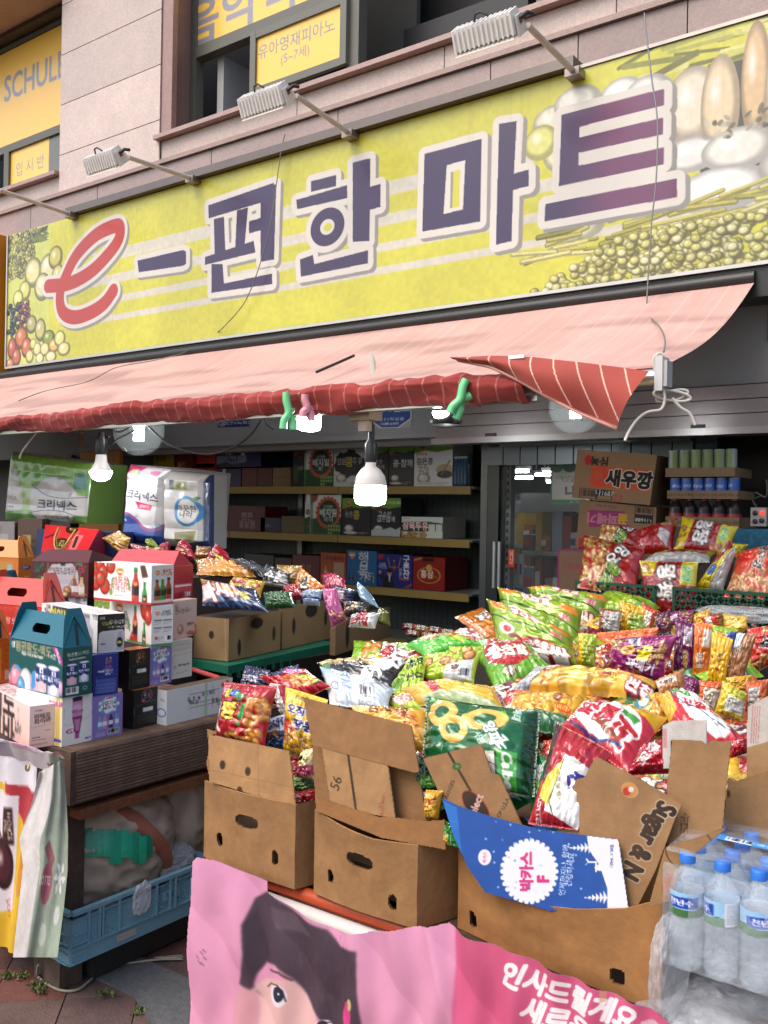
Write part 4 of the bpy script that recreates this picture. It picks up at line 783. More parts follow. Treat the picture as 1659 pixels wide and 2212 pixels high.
B18=pbox('drink_gift_box','orange drink gift box cut off by the left picture edge','gift box',z18,(-22,1478),(20,1473),-120,1383,'#cc5c1e',lambda c:(c.rect(0,0,100,c.h,'#c8591c'),c.line([(72,c.h*.1),(66,c.h*.95)],1.2,'#8f3c10'),[c.text(t,82,c.h*(.15+.12*i),9,'#7a3310')for i,t in enumerate('비타민음료')],c.rect(76,c.h*.72,96,c.h*.94,'#c9ab94'),c.rect(10,c.h*.2,56,c.h*.9,'#d88a2a')),'#cc5c1e','#cc5c1e');gable(B18,.105,'#d2601f')
B16=pbox('soymilk_carton','white bottle drink carton wedged beneath the maroon gift set','carton',0,(187.5,1322),(206,1319),120,1292,lambda c:(c.rect(0,0,100,c.h,'#cfcdd0'),c.rect(0,0,40,c.h,'#1e2022'),c.poly([(36,0),(48,c.h*.5),(36,c.h)],'#1e2022'),c.poly([(58,c.h),(58,c.h*.5),(63,c.h*.35),(63,0),(78,0),(78,c.h*.35),(84,c.h*.5),(84,c.h)],'#8f8aa4'),c.text('남양',92,c.h*.2,5,'#444444')),'#18191a','#cccccc','#cfcdd0',Y=2.70,depth=.2)
def f15(c):
 H=c.h;c.rect(0,0,100,H,'#552023');c.poly([(28,H*.30),(37,H*.08),(72,H*.04),(82,H*.28),(84,H*.86),(30,H*.9)],'#b9afb2');c.text('음양오행의 지혜를 담은\n건강선물세트',57,H*.26,6.6,'#4a4248',bold=.01);c.lines(44,H*.36,74,H*.62,8,'#8a8288',.5)
 rq=random.Random(3)
 for i in range(26):c.ball(14+rq.gauss(0,3.4),H*.22+rq.gauss(0,5),1.8,1.8,'#3a4a44',hi='#aab8b0')
 for i in range(5):c.ell(12+rq.gauss(0,7),H*.22+rq.gauss(0,8),5,2.6,'#2f5a3e',1,rq.uniform(0,180))
 for i in range(30):c.ball(88+rq.gauss(0,2.8),H*.2+rq.gauss(0,7),1.7,1.7,'#a8324a')
 c.ell(84,H*.04,5,3,'#3f7a44')
 for x,h,cc in((10,.46,'#8a6a5c'),(21,.52,'#a08a78'),(32,.46,'#5a3a34'),(76,.58,'#8a4a44'),(88,.54,'#c0a888')):bottle2d(c,x,H*.96,H*h,cc,'#b59a62','#c9bfb8' if x>60 else cc,1.25)
 c.ball(64,H*.80,7,6,'#b0703c');c.ball(60,H*.92,5,4,'#c9a878');c.line([(80,H*.96),(97,H*.9)],2,'#9a5a34');c.line([(30,H*.04),(29,H*.5),(33,H*.72)],1.6,'#7d6f4a');c.line([(78,H*.0),(76,H*.4),(66,H*.7)],1.6,'#7d6f4a');c.rect(52,0,60,H*.12,'#1e2a26')
B15=pbox('vinegar_gift_set','maroon vinegar gift set box with rope handle and berry pictures','gift box',B16['z1']+.002,(190,1292),(208,1289),66,1216,f15,'#4a2224','#5a2a2c','#552023',depth=.3)
w=MB();o=B15['o']+np.array([0,0,B15['h']]);X_=-B15['f'];S_=B15['s'];Z_=np.array([0,0,1.0])
w.add([o+Z_*.001,o+X_+Z_*.001,o+X_*.86+S_*.35+Z_*.055,o+X_*.08+S_*.35+Z_*.055],[[0,1,2,3]],'#552023');w.add([o+X_*.08+S_*.35+Z_*.055,o+X_*.86+S_*.35+Z_*.055,o+X_+S_,o+S_],[[0,1,2,3]],'#4a1c20');w.add([o+X_+Z_*.001,o+X_+S_,o+X_*.86+S_*.35+Z_*.055],[[0,1,2]],'#3f1a1c');w.build('lid',m_card,B15['r'])
def s19(c):H=c.h;c.rect(0,0,100,H,'#c8702a');c.ell(50,H*.2,26,9,'#2a3a7c');c.text('썬키스트',50,H*.2,10,'#e8d8c8');c.text('허니',62,H*.42,27,'#ecd8b8',bold=.02,rot=-3);c.text('유자',60,H*.66,42,'#ecd8b8',bold=.03,rot=-3);c.rect(40,H*.86,90,H*.91,'#4a2a1a')
def f19(c):H=c.h;c.rect(0,0,100,H,'#c96f26');c.rect(10,H*.08,90,H*.9,'#b9853c');[bottle2d(c,x,H*.8,H*.66,'#c9b25a','#8fa8b8','#d8d2b8',1.2)for x in(30,58,82)]
B19=pbox('citron_gift_box','orange honey citron gift box at the left back with bottles printed','gift box',0,(38,1318),(72,1313),-70,1206,f19,s19,'#c8702a','#c8702a',Y=2.75);gable(B19,.115,'#cf7a2c')
B20=pbox('peach_gift_box','dark teal gift box half hidden behind the red one','gift box',0,(14,1345),(50,1340),-80,1293,'#174e50','#174e50','#174e50','#174e50',Y=2.45);gable(B20,.13,'#155361')
B23=pbox('ginseng_gift_box','red gift box with lid right behind the tomato juice cartons','gift box',0,(372,1296),(416,1290),236,1224,'#96262e',lambda c:(c.rect(0,0,100,c.h,'#8f222c'),c.rect(14,c.h*.58,92,c.h*.64,'#d8ccc8'),c.rect(14,c.h*.64,92,c.h*.82,'#a8404c'),c.barcode(60,c.h*.84,90,c.h*.95)),'#a82c34','#96262e',Y=2.86)
w=MB();o=B23['o']+np.array([0,0,B23['h']]);X_=-B23['f'];S_=B23['s'];w.add([o+Z_*.001,o+X_+Z_*.001,o+X_*.97+S_*.4+Z_*.07,o+X_*.03+S_*.4+Z_*.07],[[0,1,2,3]],'#b03038');w.add([o+X_+Z_*.001,o+X_+S_+Z_*.001,o+X_*.97+S_*.4+Z_*.07],[[0,1,2]],'#96262e');w.build('lid',m_card,B23['r'])
p=[onY(98,1133,3.42),onY(214,1144,3.42),onY(187,1195,3.2),onY(89,1192,3.2)]
r=thing('ginseng_gift_box','glossy red ginseng gift box with sloped lid and rope handle above the maroon set','gift box',tuple((p[2]+p[3])/2-np.array([0,-.1,.12])),'gift boxes stacked on the left counter')
def froof(c):H=c.h;c.rect(0,0,100,H,'#b5262a');c.ell(52,H*.1,11,8,'#2a1410');c.text('홍삼',52,H*.1,5,'#c9a24a');c.ell(40,H*.66,14,9,'#1f1714');c.text('고려\n홍삼',40,H*.66,6.5,'#d9c05a',bold=.03);c.line([(5,H*.5),(20,H*.36)],3,'#5c1420');c.line([(31,H*.15),(27,H*.5),(34,H*.86),(46,H*.9),(60,H*.5),(66,H*.15)],2,'#8a7344');c.poly([(62,H*.3),(78,H*.3),(74,H*.95),(58,H*.95)],'#cf7f80',.6);c.rect(64,H*.36,70,H*.8,'#38201e')
c=Cv(100,46,110,'#b5262a');froof(c);w=MB();w.face(p[0],p[1],p[2],p[3],c);bk=p[1]+(onY(262,1166,3.8)-p[1]);sb=onY(262,1195,3.75);w.add([p[1],p[2],p[2]+(0,0,-.09),sb+(0,0,-.09),bk],[[0,1,2,3,4]],'#8c2024');w.add([p[0],p[1],bk,bk+(p[0]-p[1])],[[0,1,2,3]],'#8a1f24');w.add([p[3],p[2],p[2]+(0,0,-.12),p[3]+(0,0,-.12)],[[0,1,2,3]],'#a0262a');w.build('carton',mat('gloss_card',rough=.2,coat=.6,var=.03),r)
w=MB();q=[p[0]*(1-a)*(1-b)+p[1]*a*(1-b)+p[2]*a*b+p[3]*(1-a)*b+np.array([0,-.012,.008])for a,b in((.30,.12),(.27,.5),(.33,.86),(.42,.95),(.52,.8),(.58,.45),(.63,.12))];w.tube(smooth([tuple(x)for x in q]),.0045,'#a58a52',n=6);w.build('rope_handle',m_wood,r)
pbox('tea_gift_box','pale grey gift box with rope handle at the left picture edge','gift box',0,(31,1175),(40,1174),-40,1128,lambda c:(c.rect(0,0,100,c.h,'#8f8886'),c.line([(60,c.h*.2),(50,c.h*.9)],3,'#8a6a3c'),c.rect(55,c.h*.55,80,c.h*.9,'#a8a39a')),'#6f6460','#8a8480','#8f8886',Y=3.5,depth=.2)
pbox('tea_gift_box','brown carton with yellow label right below the green tissue pack','carton',0,(90,1180),(97,1179),38,1121,lambda c:(c.rect(0,0,100,c.h,'#5f4a3e'),c.rect(22,c.h*.6,54,c.h*.95,'#a89a5c'),c.text('山봄',78,c.h*.8,20,'#1c1512')),'#4a3a30','#6a564a','#5f4a3e',Y=3.6,depth=.2)
# == toilet roll packs
m_wrap=mat('plastic_wrap',rough=.28,coat=.5,var=.04,bump=.25,bscale=14,bdist=.02)
def softpack(name,label,quad,Y,depth,cv,sidecol,roll=.05,sidecv=None,lean=.04,group='toilet roll packs behind the left counter',fill='#cfcac4'):
 tl,tr,br,bl=[onY(x,y,Y+(lean if i<2 else 0))for i,(x,y)in enumerate(quad)]
 A=cv.out();ny,nx=A.shape[:2];u=np.linspace(0,1,nx)[None,:,None];v=np.linspace(0,1,ny)[:,None,None]
 P=(tl*(1-u)+tr*u)*(1-v)+(bl*(1-u)+br*u)*v;ed=np.minimum(np.minimum(u,1-u)*8,1)*np.minimum(np.minimum(v,1-v)*9,1)
 nz=vnoise(P.reshape(-1,3),16,3).reshape(ny,nx,1)-.5;P=P+np.array([0,-1,0])*(roll*np.sqrt(np.clip(ed,0,1))+.012*nz*ed+.006*np.abs(np.sin(v*math.pi*4))*ed)
 w=MB();w.grid(P,A);D=np.array([0,depth,0.0]);fr=lambda q:q
 if sidecv is not None:w.face(bl*0+tl+D,tl,bl,bl+D,sidecv);w.face(tr,tr+D,br+D,br,col=sidecol)
 else:w.face(tr,tr+D,br+D,br,col=sidecol);w.face(tl+D,tl,bl,bl+D,col=sidecol)
 w.face(tl+D,tr+D,tr,tl,col=fill);w.face(tr+D,tl+D,bl+D,br+D,col=fill);w.face(bl,br,br+D,bl+D,col=fill)
 return w.build(name,m_wrap,label=label,cat='toilet roll pack',group=group)
c=Cv(100,76,150,'#5f8a3c');c.vgrad(0,76,'#6f9a3f','#4f7a34')
c.ell(13,38,10,20,'#9a958c');c.ell(67,52,27,31,'#8a8c88');c.ell(67,52,26,29.6,'#a8a49e');c.poly([(0,40),(36,34),(100,42),(100,66),(36,62),(0,66)],'#a9a6a0');c.poly([(26,30),(38,30),(38,76),(30,76)],'#7f9c54',.7)
c.line(smooth([(38,34),(55,43),(75,46),(100,43)]),.8,'#2c3440');c.line(smooth([(38,66),(55,62),(80,62),(98,69)]),.8,'#2c3440');c.text('크리넥스',70,54.5,12.5,'#1c2138',bold=.035);c.text('크리넥스',12,50,5.4,'#1c2138',bold=.03);c.text('네이처알로에',70,69,5.4,'#2c3a34',bold=.01);c.text('네이처알로에',12,60,2.4,'#2c3a34');c.rect(88,14,98,34,'#2c6a5c');c.line([(84,76),(86,66)],1.5,'#3f6a34');c.line([(88,76),(92,67)],1.5,'#3f6a34')
for k in range(9):c.line([(30+k*8,0),(34+k*8,12+k%3*7)],.4,'#b9c9a0',.5)
softpack('toilet_roll_pack','green wrapped toilet roll pack standing at the far left',[(27,976),(201,1001),(187,1132),(12,1124)],3.75,.28,c,'#5f7f3c')
c=Cv(100,175,90,'#b5b1ae');c.poly([(4,0),(48,2),(34,20),(24,28),(6,40)],'#a8345c');c.ell(30,22,16,12,'#8f9cb4');c.text('3겹',26,14,12,'#c9b84a',bold=.04);c.ell(78,12,14,5,'#b96a88');c.text('크리넥스',52,66,23,'#20203c',bold=.035,rot=3,sx=.9);c.poly([(38,80),(78,86),(76,98),(44,96)],'#b8304c');c.text('클래식',58,89,8,'#e8d8da')
c.poly([(0,112)]+smooth([(0,112),(20,106),(40,116),(62,134),(84,138),(100,124)])+[(100,175),(0,175)],'#7a3a68');c.poly([(0,118)]+smooth([(0,118),(20,112),(40,124),(62,142),(84,146),(100,136)])+[(100,175),(0,175)],'#1c3574')
for k in range(14):c.line([(random.Random(k).uniform(0,90),140+k*2),(random.Random(k).uniform(0,90)+30,128+k*3)],.8,'#3a5a9c',.7)
for x,y in((16,124),(42,112),(80,136),(92,130)):c.ball(x,y,3.4,3.4,'#7fb0cf')
sc=Cv(60,175,40,'#a39f9c');sc.rect(0,125,60,132,'#7a3a68');sc.rect(0,132,60,175,'#2a3c6e');sc.rect(2,100,26,175,'#8f8f8a');sc.lines(4,104,24,160,12,'#55554f',.8)
softpack('toilet_roll_pack','white toilet roll pack with dark blue wave print between two others',[(283,1003),(369,1015),(356,1178),(270,1172)],3.7,.5,c,'#a39f9c',sidecv=sc)
c=Cv(100,180,90,'#b3afa8')
for k in range(5):c.line([(0,30+k*34),(100,32+k*34)],.8,'#98948e')
c.rect(30,22,66,42,'#8a8a3c');c.text('먼지없는\n깨끗한',52,32,7.5,'#33361f',bold=.02);c.rect(24,20,34,42,'#2c3a55');c.ell(66,92,30,36,'#2c6f9c');c.ell(66,92,23,29,'#b7b4ad');c.text('깨끗한\n나라',64,92,17,'#23272c',bold=.025);c.ell(84,62,9,4.5,'#3f7a4a',1,-40);c.poly([(36,144),(86,136),(84,158),(40,166)],'#6f6c34');c.text('그린에디션',62,151,8,'#3a3a1c');c.poly([(60,180),(62,168),(100,160),(100,180)],'#1f2c50');c.rect(94,0,100,180,'#1f2c50')
softpack('toilet_roll_pack','white toilet roll pack with round blue ring print, rightmost of the packs',[(371,1018),(463,1026),(462,1186),(369,1180)],3.72,.10,c,'#8f8c88',roll=.09)
w=MB();w.box((-5.4,3.5,1.165),(-4.6,3.64,1.40),'#1f2f55');w.build('storage_tray',m_plain,label='dark blue tray under the toilet roll packs',cat='tray')
# == things below the counter
m_plast=mat('crate_plastic',rough=.45,var=.08,bump=.06,bscale=60)
def lattice(w,o,ux,uz,nx,nz,L,Hh,t,d,col):
 """diagonal mesh of bars filling a rectangle o + ux*L + uz*H"""
 ux,uz,d=np.array(ux,float),np.array(uz,float),np.array(d,float)
 def clipseg(a,b):
  return a,b
 stp=L/nx;k=-int(Hh/stp)-1
 while k*stp<L:
  for sgn_ in(1,-1):
   x0,x1=k*stp,k*stp+Hh
   if sgn_<0:x0,x1=x1,x0
   z0,z1=0.,Hh;dx=x1-x0
   t0,t1=0,1
   for lim,s_ in((0,-1),(L,1)):
    if dx==0:continue
    tt=(lim-x0)/dx
    if(dx>0 and lim==0)or(dx<0 and lim==L):t0=max(t0,tt)
    else:t1=min(t1,tt)
   if t1-t0>.03:
    a=o+ux*(x0+dx*t0)+uz*(Hh*t0);b=o+ux*(x0+dx*t1)+uz*(Hh*t1);dr=(b-a)/np.linalg.norm(b-a);n=np.cross(dr,d/np.linalg.norm(d))*t/2
    w.prism([a-n,b-n,b+n,a+n],d*(1 if sgn_>0 else .7),col)
  k+=1
 return w
cr=thing('blue_crate','pale blue plastic bread crate under the wooden counter','crate',(-2.8,2.05,.10));CB='#74a0b0'
x0,x1,y0,y1,z0,z1=-3.2,-2.50,1.765,2.36,.105,.275
w=MB();w.box((x0,y0,z0),(x1,y1,z0+.01),CB);w.build('base',m_plast,cr)
def crwall(a,b):
 a,b=np.array(a),np.array(b);L=np.linalg.norm(b-a);ux=(b-a)/L;nrm=np.array([ux[1],-ux[0],0]);w=MB();H_=z1-z0
 P=lambda u,z,q:a+ux*u+np.array([0,0,z-z0])+nrm*q
 def bx(u0,u1,za,zb,q0,q1,cc=CB):o=P(u0,za,q0);w.obox(o,ux*(u1-u0),-nrm*(q0-q1)if False else nrm*(q1-q0),(0,0,zb-za),cc)
 bx(0,L,z1-.012,z1,-.008,.012);bx(0,L,z0,z0+.05,-.004,.004);bx(0,L,z0+.05,z0+.056,-.006,.01);bx(0,L,z1-.03,z1-.026,-.004,.008)
 win=[(.10,.17),(.19,.30),(.34,.46),(.56,.66),(.70,.82),(.84,.93)];win=[(p*L,q*L)for p,q in win];u=0
 for p,q in win:
  bx(u,p,z0+.056,z1-.03,-.003,.003)
  if(q-p)>.16*L:pass
  u=q
 bx(u,L,z0+.056,z1-.03,-.003,.003)
 for i,(p,q)in enumerate(win):
  if i in(2,):bx(p,q,z0+.056,z1-.03,-.003,.003);continue
  lattice(w,P(p,z0+.056,-.002),ux,np.array([0,0,1.]),max(4,int((q-p)/.013)),0,q-p,z1-.03-z0-.056,.0042,nrm*.004,CB)
  for e in(p,q):bx(e-.003,e+.003,z0+.05,z1-.012,.003,.012)
 for k in range(4):bx(L-.055,L-.004,z0+.004+k*.03,z0+.009+k*.03,.004,.011);bx(.004,.055,z0+.004+k*.03,z0+.009+k*.03,.004,.011)
 w.build('side',m_plast,cr)
crwall((x1,y0,z0),(x1,y1,z0));crwall((x0,y0,z0),(x1,y0,z0));crwall((x1,y1,z0),(x0,y1,z0));crwall((x0,y1,z0),(x0,y0,z0))
c=Cv(50,22,60,CB);c.text('등록상표\nTHERIN',25,11,8,'#1c2f38',bold=.03);p=np.array([x1+.005,y0+.40,0]);w=MB();w.face((x1+.006,y0+.36,.225),(x1+.006,y0+.44,.225),(x1+.006,y0+.44,.19),(x1+.006,y0+.36,.19),c);w.build('maker_mark',m_plast,cr)
w=MB();w.face((x1+.007,y0+.17,.145),(x1+.007,y0+.25,.145),(x1+.007,y0+.25,.12),(x1+.007,y0+.17,.12),col='#a9a49c');w.build('paper_label',m_card,cr)
w=MB();w.box((-2.95,1.88,.012),(-2.535,3.0,.10),'#2a2c2c');w.build('metal_beam',m_dark,label='dark metal beam under the blue crate',cat='beam')
def blob(cx,cy,cz,rx,ry,rz,amp,fr,seed,ne=120,nn=70,flat=.9,rot=0,power=.8):
 th=np.linspace(0,2*math.pi,ne,endpoint=False);ph=np.linspace(-math.pi/2,math.pi/2,nn);T,Ph=np.meshgrid(th,ph)
 sc_=lambda x:np.sign(x)*np.abs(x)**power
 D=np.stack([sc_(np.cos(Ph))*sc_(np.cos(T)),sc_(np.cos(Ph))*sc_(np.sin(T)),sc_(np.sin(Ph))],-1);n=vnoise(D.reshape(-1,3)*np.array(fr),1,seed).reshape(T.shape);n2=1-np.abs(2*vnoise(D.reshape(-1,3)*np.array(fr)*2.1,1,seed+9).reshape(T.shape)-1)
 P=D*(1+amp*(n-.5)+amp*.5*(n2-.6))[...,None]*np.array([rx,ry,rz]);c_,s_=math.cos(rot),math.sin(rot);P=np.stack([P[...,0]*c_-P[...,1]*s_,P[...,0]*s_+P[...,1]*c_,P[...,2]],-1);P[...,2]=np.maximum(P[...,2],-rz*flat)
 return P+np.array([cx,cy,cz]),D,n2
m_cloth=mat('tarpaulin',rough=.85,var=.08,vscale=6,bump=.2,bscale=7,bdist=.03)
bd=thing('canvas_bundle','bundle of beige canvas with brown band and green tape patches in the crate','tarpaulin bundle',(-2.8,2.0,.13))
P,D,n2=blob(-2.81,2.07,.36,.27,.28,.25,.10,(1.1,3.6,6.5),4,power=.85)
col=srgb('#b8a48e')*np.ones(P.shape[:2]+(1,))*(.88+.2*n2[...,None]);w=MB();w.grid(P[::-1],np.clip(col[::-1],0,1),True,close=True);w.build('canvas',m_cloth,bd)
P,D,n2=blob(-2.85,2.44,.42,.27,.3,.30,.14,(2.2,5.0,2.2),9,power=.9);w=MB();w.grid(P[::-1],np.clip(srgb('#ab9a88')*np.ones(P.shape[:2]+(1,))*(.85+.25*n2[::-1][...,None]),0,1),True,close=True);w.build('canvas_fold',m_cloth,bd)
def surf_strip(pts,hw,off,col,name,lift=.006,n=60):
 """strip of cloth or tape lying on the bundle, given by picture points cast to the bundle's front"""
 P_=np.array(smooth([tuple(q)for q in pts],10));T_=np.gradient(P_,axis=0);T_/=np.linalg.norm(T_,axis=1)[:,None];vd=P_-C0;vd/=np.linalg.norm(vd,axis=1)[:,None];N_=np.cross(T_,vd);N_/=np.linalg.norm(N_,axis=1)[:,None];rows=[]
 for q in np.linspace(-1,1,9):rows.append(P_+N_*hw*q+vd*(.02*q*q))
 w=MB();w.grid(np.array(rows),col);return w.build(name,m_cloth,bd)
def bq(x,y):
 d=ray(x,y);c_=np.array([-2.81,2.07,.36]);k=np.array([.275,.285,.252]);o_=(C0-c_)/k;dd=d/k;A_=dd@dd;B_=2*o_@dd;Cc=o_@o_-1;D_=B_*B_-4*A_*Cc
 t=(-B_-math.sqrt(D_))/(2*A_)if D_>0 else-B_/(2*A_)
 return C0+d*(t-.012)
surf_strip([bq(178,1742),bq(225,1750),bq(280,1772),bq(325,1812),bq(350,1850),bq(345,1905)],.036,0,'#a8644e','brown_band')
w=MB();rq=random.Random(3)
for k in range(13):
 x=160+k*13;ya=1793+(6 if k%2 else 0)-(3 if k<8 else-2*(k-8));yb=1850+(0 if k<6 else 16 if k in(6,7,10,11)else 4);pts=[(x-3,ya),(x+14,ya+rq.uniform(-3,3)),(x+14,yb+rq.uniform(-2,4)),(x-3,yb)]
 G_=np.array([[bq(pts[0][0]*(1-u)+pts[1][0]*u,(pts[0][1]*(1-u)+pts[1][1]*u)*(1-v)+(pts[3][1]*(1-u)+pts[2][1]*u)*v)for u in np.linspace(0,1,5)]for v in np.linspace(0,1,8)]);vd=G_-C0;G_=G_-vd/np.linalg.norm(vd,axis=-1,keepdims=True)*(.004+.0025*(k%3))
 w.grid(G_,srgb('#2aa07a')*rq.uniform(.85,1.1))
w.build('green_tape',mat('tape',rough=.35,coat=.3,var=.12,vscale=20,bump=.3,bscale=40),bd)
m_clear=mat('thin_plastic',rough=.2,col='#dfe2e4',alpha=.42,coat=.5,bump=.6,bscale=22,bdist=.02)
P,D,n2=blob(-2.64,2.26,.26,.09,.10,.06,.2,(4,4,4),6);w=MB();w.grid(P[::-1],'#d8dadc',True,close=True);w.build('plastic_bag',m_clear,label='crumpled clear plastic bag lying in the back of the blue crate',cat='plastic bag',group='loose plastic bags')
P,D,n2=blob(-2.485,2.03,.235,.012,.035,.05,.5,(3,3,3),16);w=MB();w.grid(P[::-1],'#a8abae',True,close=True);w.build('plastic_bag',m_clear,label='thin clear plastic bag hanging over the side of the blue crate',cat='plastic bag',group='loose plastic bags')
w=MB();pts=[onZ(x,y,.006)for x,y in((80,2108),(85,2112),(100,2125),(125,2137),(150,2141),(172,2136),(190,2122),(215,2100),(245,2085),(285,2080),(330,2074),(372,2070))];pts=[onX(82,2085,-2.66)]+pts;w.tube(smooth([tuple(p)for p in pts],8),.0045,'#8f8776',n=6)
for k in range(14):a=onZ(350+rq.uniform(-20,20),2071+rq.uniform(-4,4),.006);w.tube([a,onZ(382+rq.uniform(-6,14),2066+rq.uniform(-8,8),.008)],.0015,'#8a8478',n=4)
w.build('frayed_rope',m_cloth,label='frayed grey rope trailing across the paving from the post',cat='rope')
# == left banners draped over the counter corner
m_vinyl=mat('banner_vinyl',rough=.5,var=.05,vscale=5,coat=.1,bump=.15,bscale=9,bdist=.02)
c=Cv(100,95,110,'#d8d0d2');c.rect(0,0,100,14,'#d9d4d8');c.poly([(0,14),(100,18),(100,95),(0,95)],'#cfa92c');c.poly([(50,14),(100,16),(100,42),(76,34),(64,24)],'#a8323a');c.ell(84,46,9,8,'#c07a2c');c.ell(80,60,8,7,'#c8862c');c.poly([(0,18),(70,20),(62,76),(0,80)],'#d6cdd2');c.ball(30,46,26,13,'#4a1f26',lo='#2a1014');c.line(smooth([(6,42),(20,38),(36,44),(52,40)]),1.2,'#a8607c');c.ball(54,54,9,12,'#4a1f26');c.text('Up',20,70,11,'#2a2230',rot=-8);c.rect(54,26,64,44,'#3a2420');c.text('HOICE\nPIE',59,35,4.6,'#d8c8b8',rot=90);c.text('LOTTE',58,78,5,'#b02c3a',rot=80);c.rect(0,80,100,95,'#c9a22a')
w=MB();G_=[]
A_=c.out();ny,nx=A_.shape[:2]
tl,tr,br,bl=onY(-60,1612,1.70),onY(88,1640,1.70),onY(66,2066,1.70),onY(-60,2030,1.70);u=np.linspace(0,1,nx)[None,:,None];v=np.linspace(0,1,ny)[:,None,None];P=(tl*(1-u)+tr*u)*(1-v)+(bl*(1-u)+br*u)*v;P[...,1]+=(.012*np.sin(u*17+v*5))[...,0]
w.grid(P,A_);w.build('banner',m_vinyl,label='yellow and red pie advert banner hanging at the left counter front',cat='banner')
def bq2(x,y,Y):return onY(x,y,Y)
c=Cv(100,130,130,'#c4c0bc');c.rect(55,0,100,130,'#98a090');c.poly([(40,60),(58,30),(100,50),(100,130),(30,130)],'#8f9c8a');c.poly([(50,62),(62,56),(72,70),(62,80)],'#8a5a5c');c.ell(56,88,12,14,'#9a5a66');c.text('LOTTE',52,86,8,'#d8ccd0',bold=.03)
for k in range(6):c.line([(84+11*math.cos(k*1.047),84+11*math.sin(k*1.047)),(84-11*math.cos(k*1.047),84-11*math.sin(k*1.047))],2.6,'#cfd0cc');
for k in range(6):c.ell(84+8*math.cos(k*1.047+.1),84+8*math.sin(k*1.047+.1),2.6,2.6,'#cfd0cc')
c.ell(86,108,6,5,'#c4c8c2',.8);c.ell(60,118,8,6,'#c4c8c2',.6);c.poly([(0,0),(60,0),(44,40),(20,70),(0,80)],'#c9c5c0');c.mottle(.1,.08,4);c.mottle(.08,.4,5)
A_=c.out();ny,nx=A_.shape[:2];Lx=[(84,1668),(70,1730),(42,1810),(50,1870),(40,1960),(28,2068)];Rx=[(136,1640),(143,1720),(147,1800),(146,1880),(138,1960),(124,2068)]
tt=np.linspace(0,1,ny);ti=np.linspace(0,1,6);P=np.zeros((ny,nx,3))
for i,t in enumerate(tt):
 l=[np.interp(t,ti,[q[k]for q in Lx])for k in(0,1)];r_=[np.interp(t,ti,[q[k]for q in Rx])for k in(0,1)]
 for j,u_ in enumerate(np.linspace(0,1,nx)):P[i,j]=onY(l[0]*(1-u_)+r_[0]*u_,l[1]*(1-u_)+r_[1]*u_,1.655+(.014*math.sin(u_*7+t*3)+.004*math.sin(u_*19+5*t))*(1-.3*t)+.02*u_)
w=MB();w.grid(P,A_)
T1=np.array([onZ(x,y,.80)for x,y in((-60,1596),(20,1606),(70,1622),(110,1630),(140,1640))]);T2=np.array([onY(x,y,1.68)for x,y in((-60,1622),(20,1634),(70,1650),(105,1668),(136,1660))])
n_=70;ti=np.linspace(0,1,5);t=np.linspace(0,1,n_);A1=np.stack([np.interp(t,ti,T1[:,k])for k in range(3)],-1);A2=np.stack([np.interp(t,ti,T2[:,k])for k in range(3)],-1);rows=[]
for q in np.linspace(0,1,14):rr_=A1*(1-q)+A2*q;rr_[:,2]+=.035*math.sin(math.pi*q)+.012*(vnoise(np.c_[t*12,t*0+q*3],1,4)-.5);rr_[:,1]-=.02*math.sin(math.pi*q);rows.append(rr_)
colr=np.ones((14,n_,1))*srgb('#c9c2c4');colr[:,8:22]=srgb('#a9a2b0');colr[3:9,24:44]=srgb('#c79ab2');colr[:,58:]=srgb('#8f9a8a');colr[2:6,60:]=srgb('#a0606c');w.grid(np.array(rows),colr)
w.build('draped_cloth',m_vinyl,label='dirty white banner cloth bunched over the counter corner',cat='cloth')
w=MB()
for k,(x,y)in enumerate(((60,1658),(108,1646))):p=onY(x,y,1.665);w.lathe([(.006,0),(.012,0),(.012,.003),(.006,.003)],p,'#a89468',14,axis=(0,-1,.1))
w.build('eyelet',m_steel,bpy.data.objects['draped_cloth'])
# == shelf unit under the fascia
def mk(ox,oy,k):return lambda x,y:(ox+k*x,oy+k*y)
CE,CF,CG,CH=mk(438.9,1371.5,.36377),mk(987.5,1316.6,.40475),mk(1042.3,1261.8,.37169),mk(822.9,1398.9,.26455)
CR,CS,CK,CL,CA,CV4=mk(1206.9,932.6,.27249),mk(438.9,877.8,.36375),mk(384,1700.6,.39683),mk(987.5,1700.6,.40475),mk(0,850,.2976),mk(0,0,1)
shf=thing('shelf_unit','grey steel shelf unit with tan shelf edges full of soy milk cartons','shelf unit',(-4.4,5.5,.03))
for z in(1.73,1.372,1.012,.66):w=MB();w.box((-6.6,5.3,z-.014),(-3.19,5.72,z),'#8b8b86');[w.box((-6.6+k*1.135,5.285,z-.052),(-6.6+k*1.135+1.127,5.3,z+.002),'#9a7f44')for k in range(3)];w.build('shelf',m_plain,shf)
w=MB()
for z in(1.73,1.372,1.012):w.prism([(-3.185,5.31,z),(-3.185,5.7,z),(-3.185,5.7,z-.15),(-3.185,5.62,z-.12)],(.012,0,0),'#8f918e')
for x in(-3.17,-5.1):w.box((x,5.7,.03),(x+.045,5.76,2.0),'#7d807d')
for k in range(34):w.box((-3.171+.016,5.696,.1+k*.055),(-3.171+.03,5.7,.13+k*.055),'#1c1d1c')
w.build('upright',m_steel,shf);w=MB();w.box((-3.12,5.28,.03),(-3.07,5.33,2.0),'#6f7270');w.build('upright',m_steel,shf)
w=MB()
for k in range(58):w.box((-6.1+k*.05,5.725,.3),(-6.097+k*.05,5.729,1.98),'#50524f')
for k in range(33):w.box((-6.1,5.730,.3+k*.05),(-3.2,5.733,.303+k*.05),'#50524f')
w.build('wire_back',m_steel,shf)
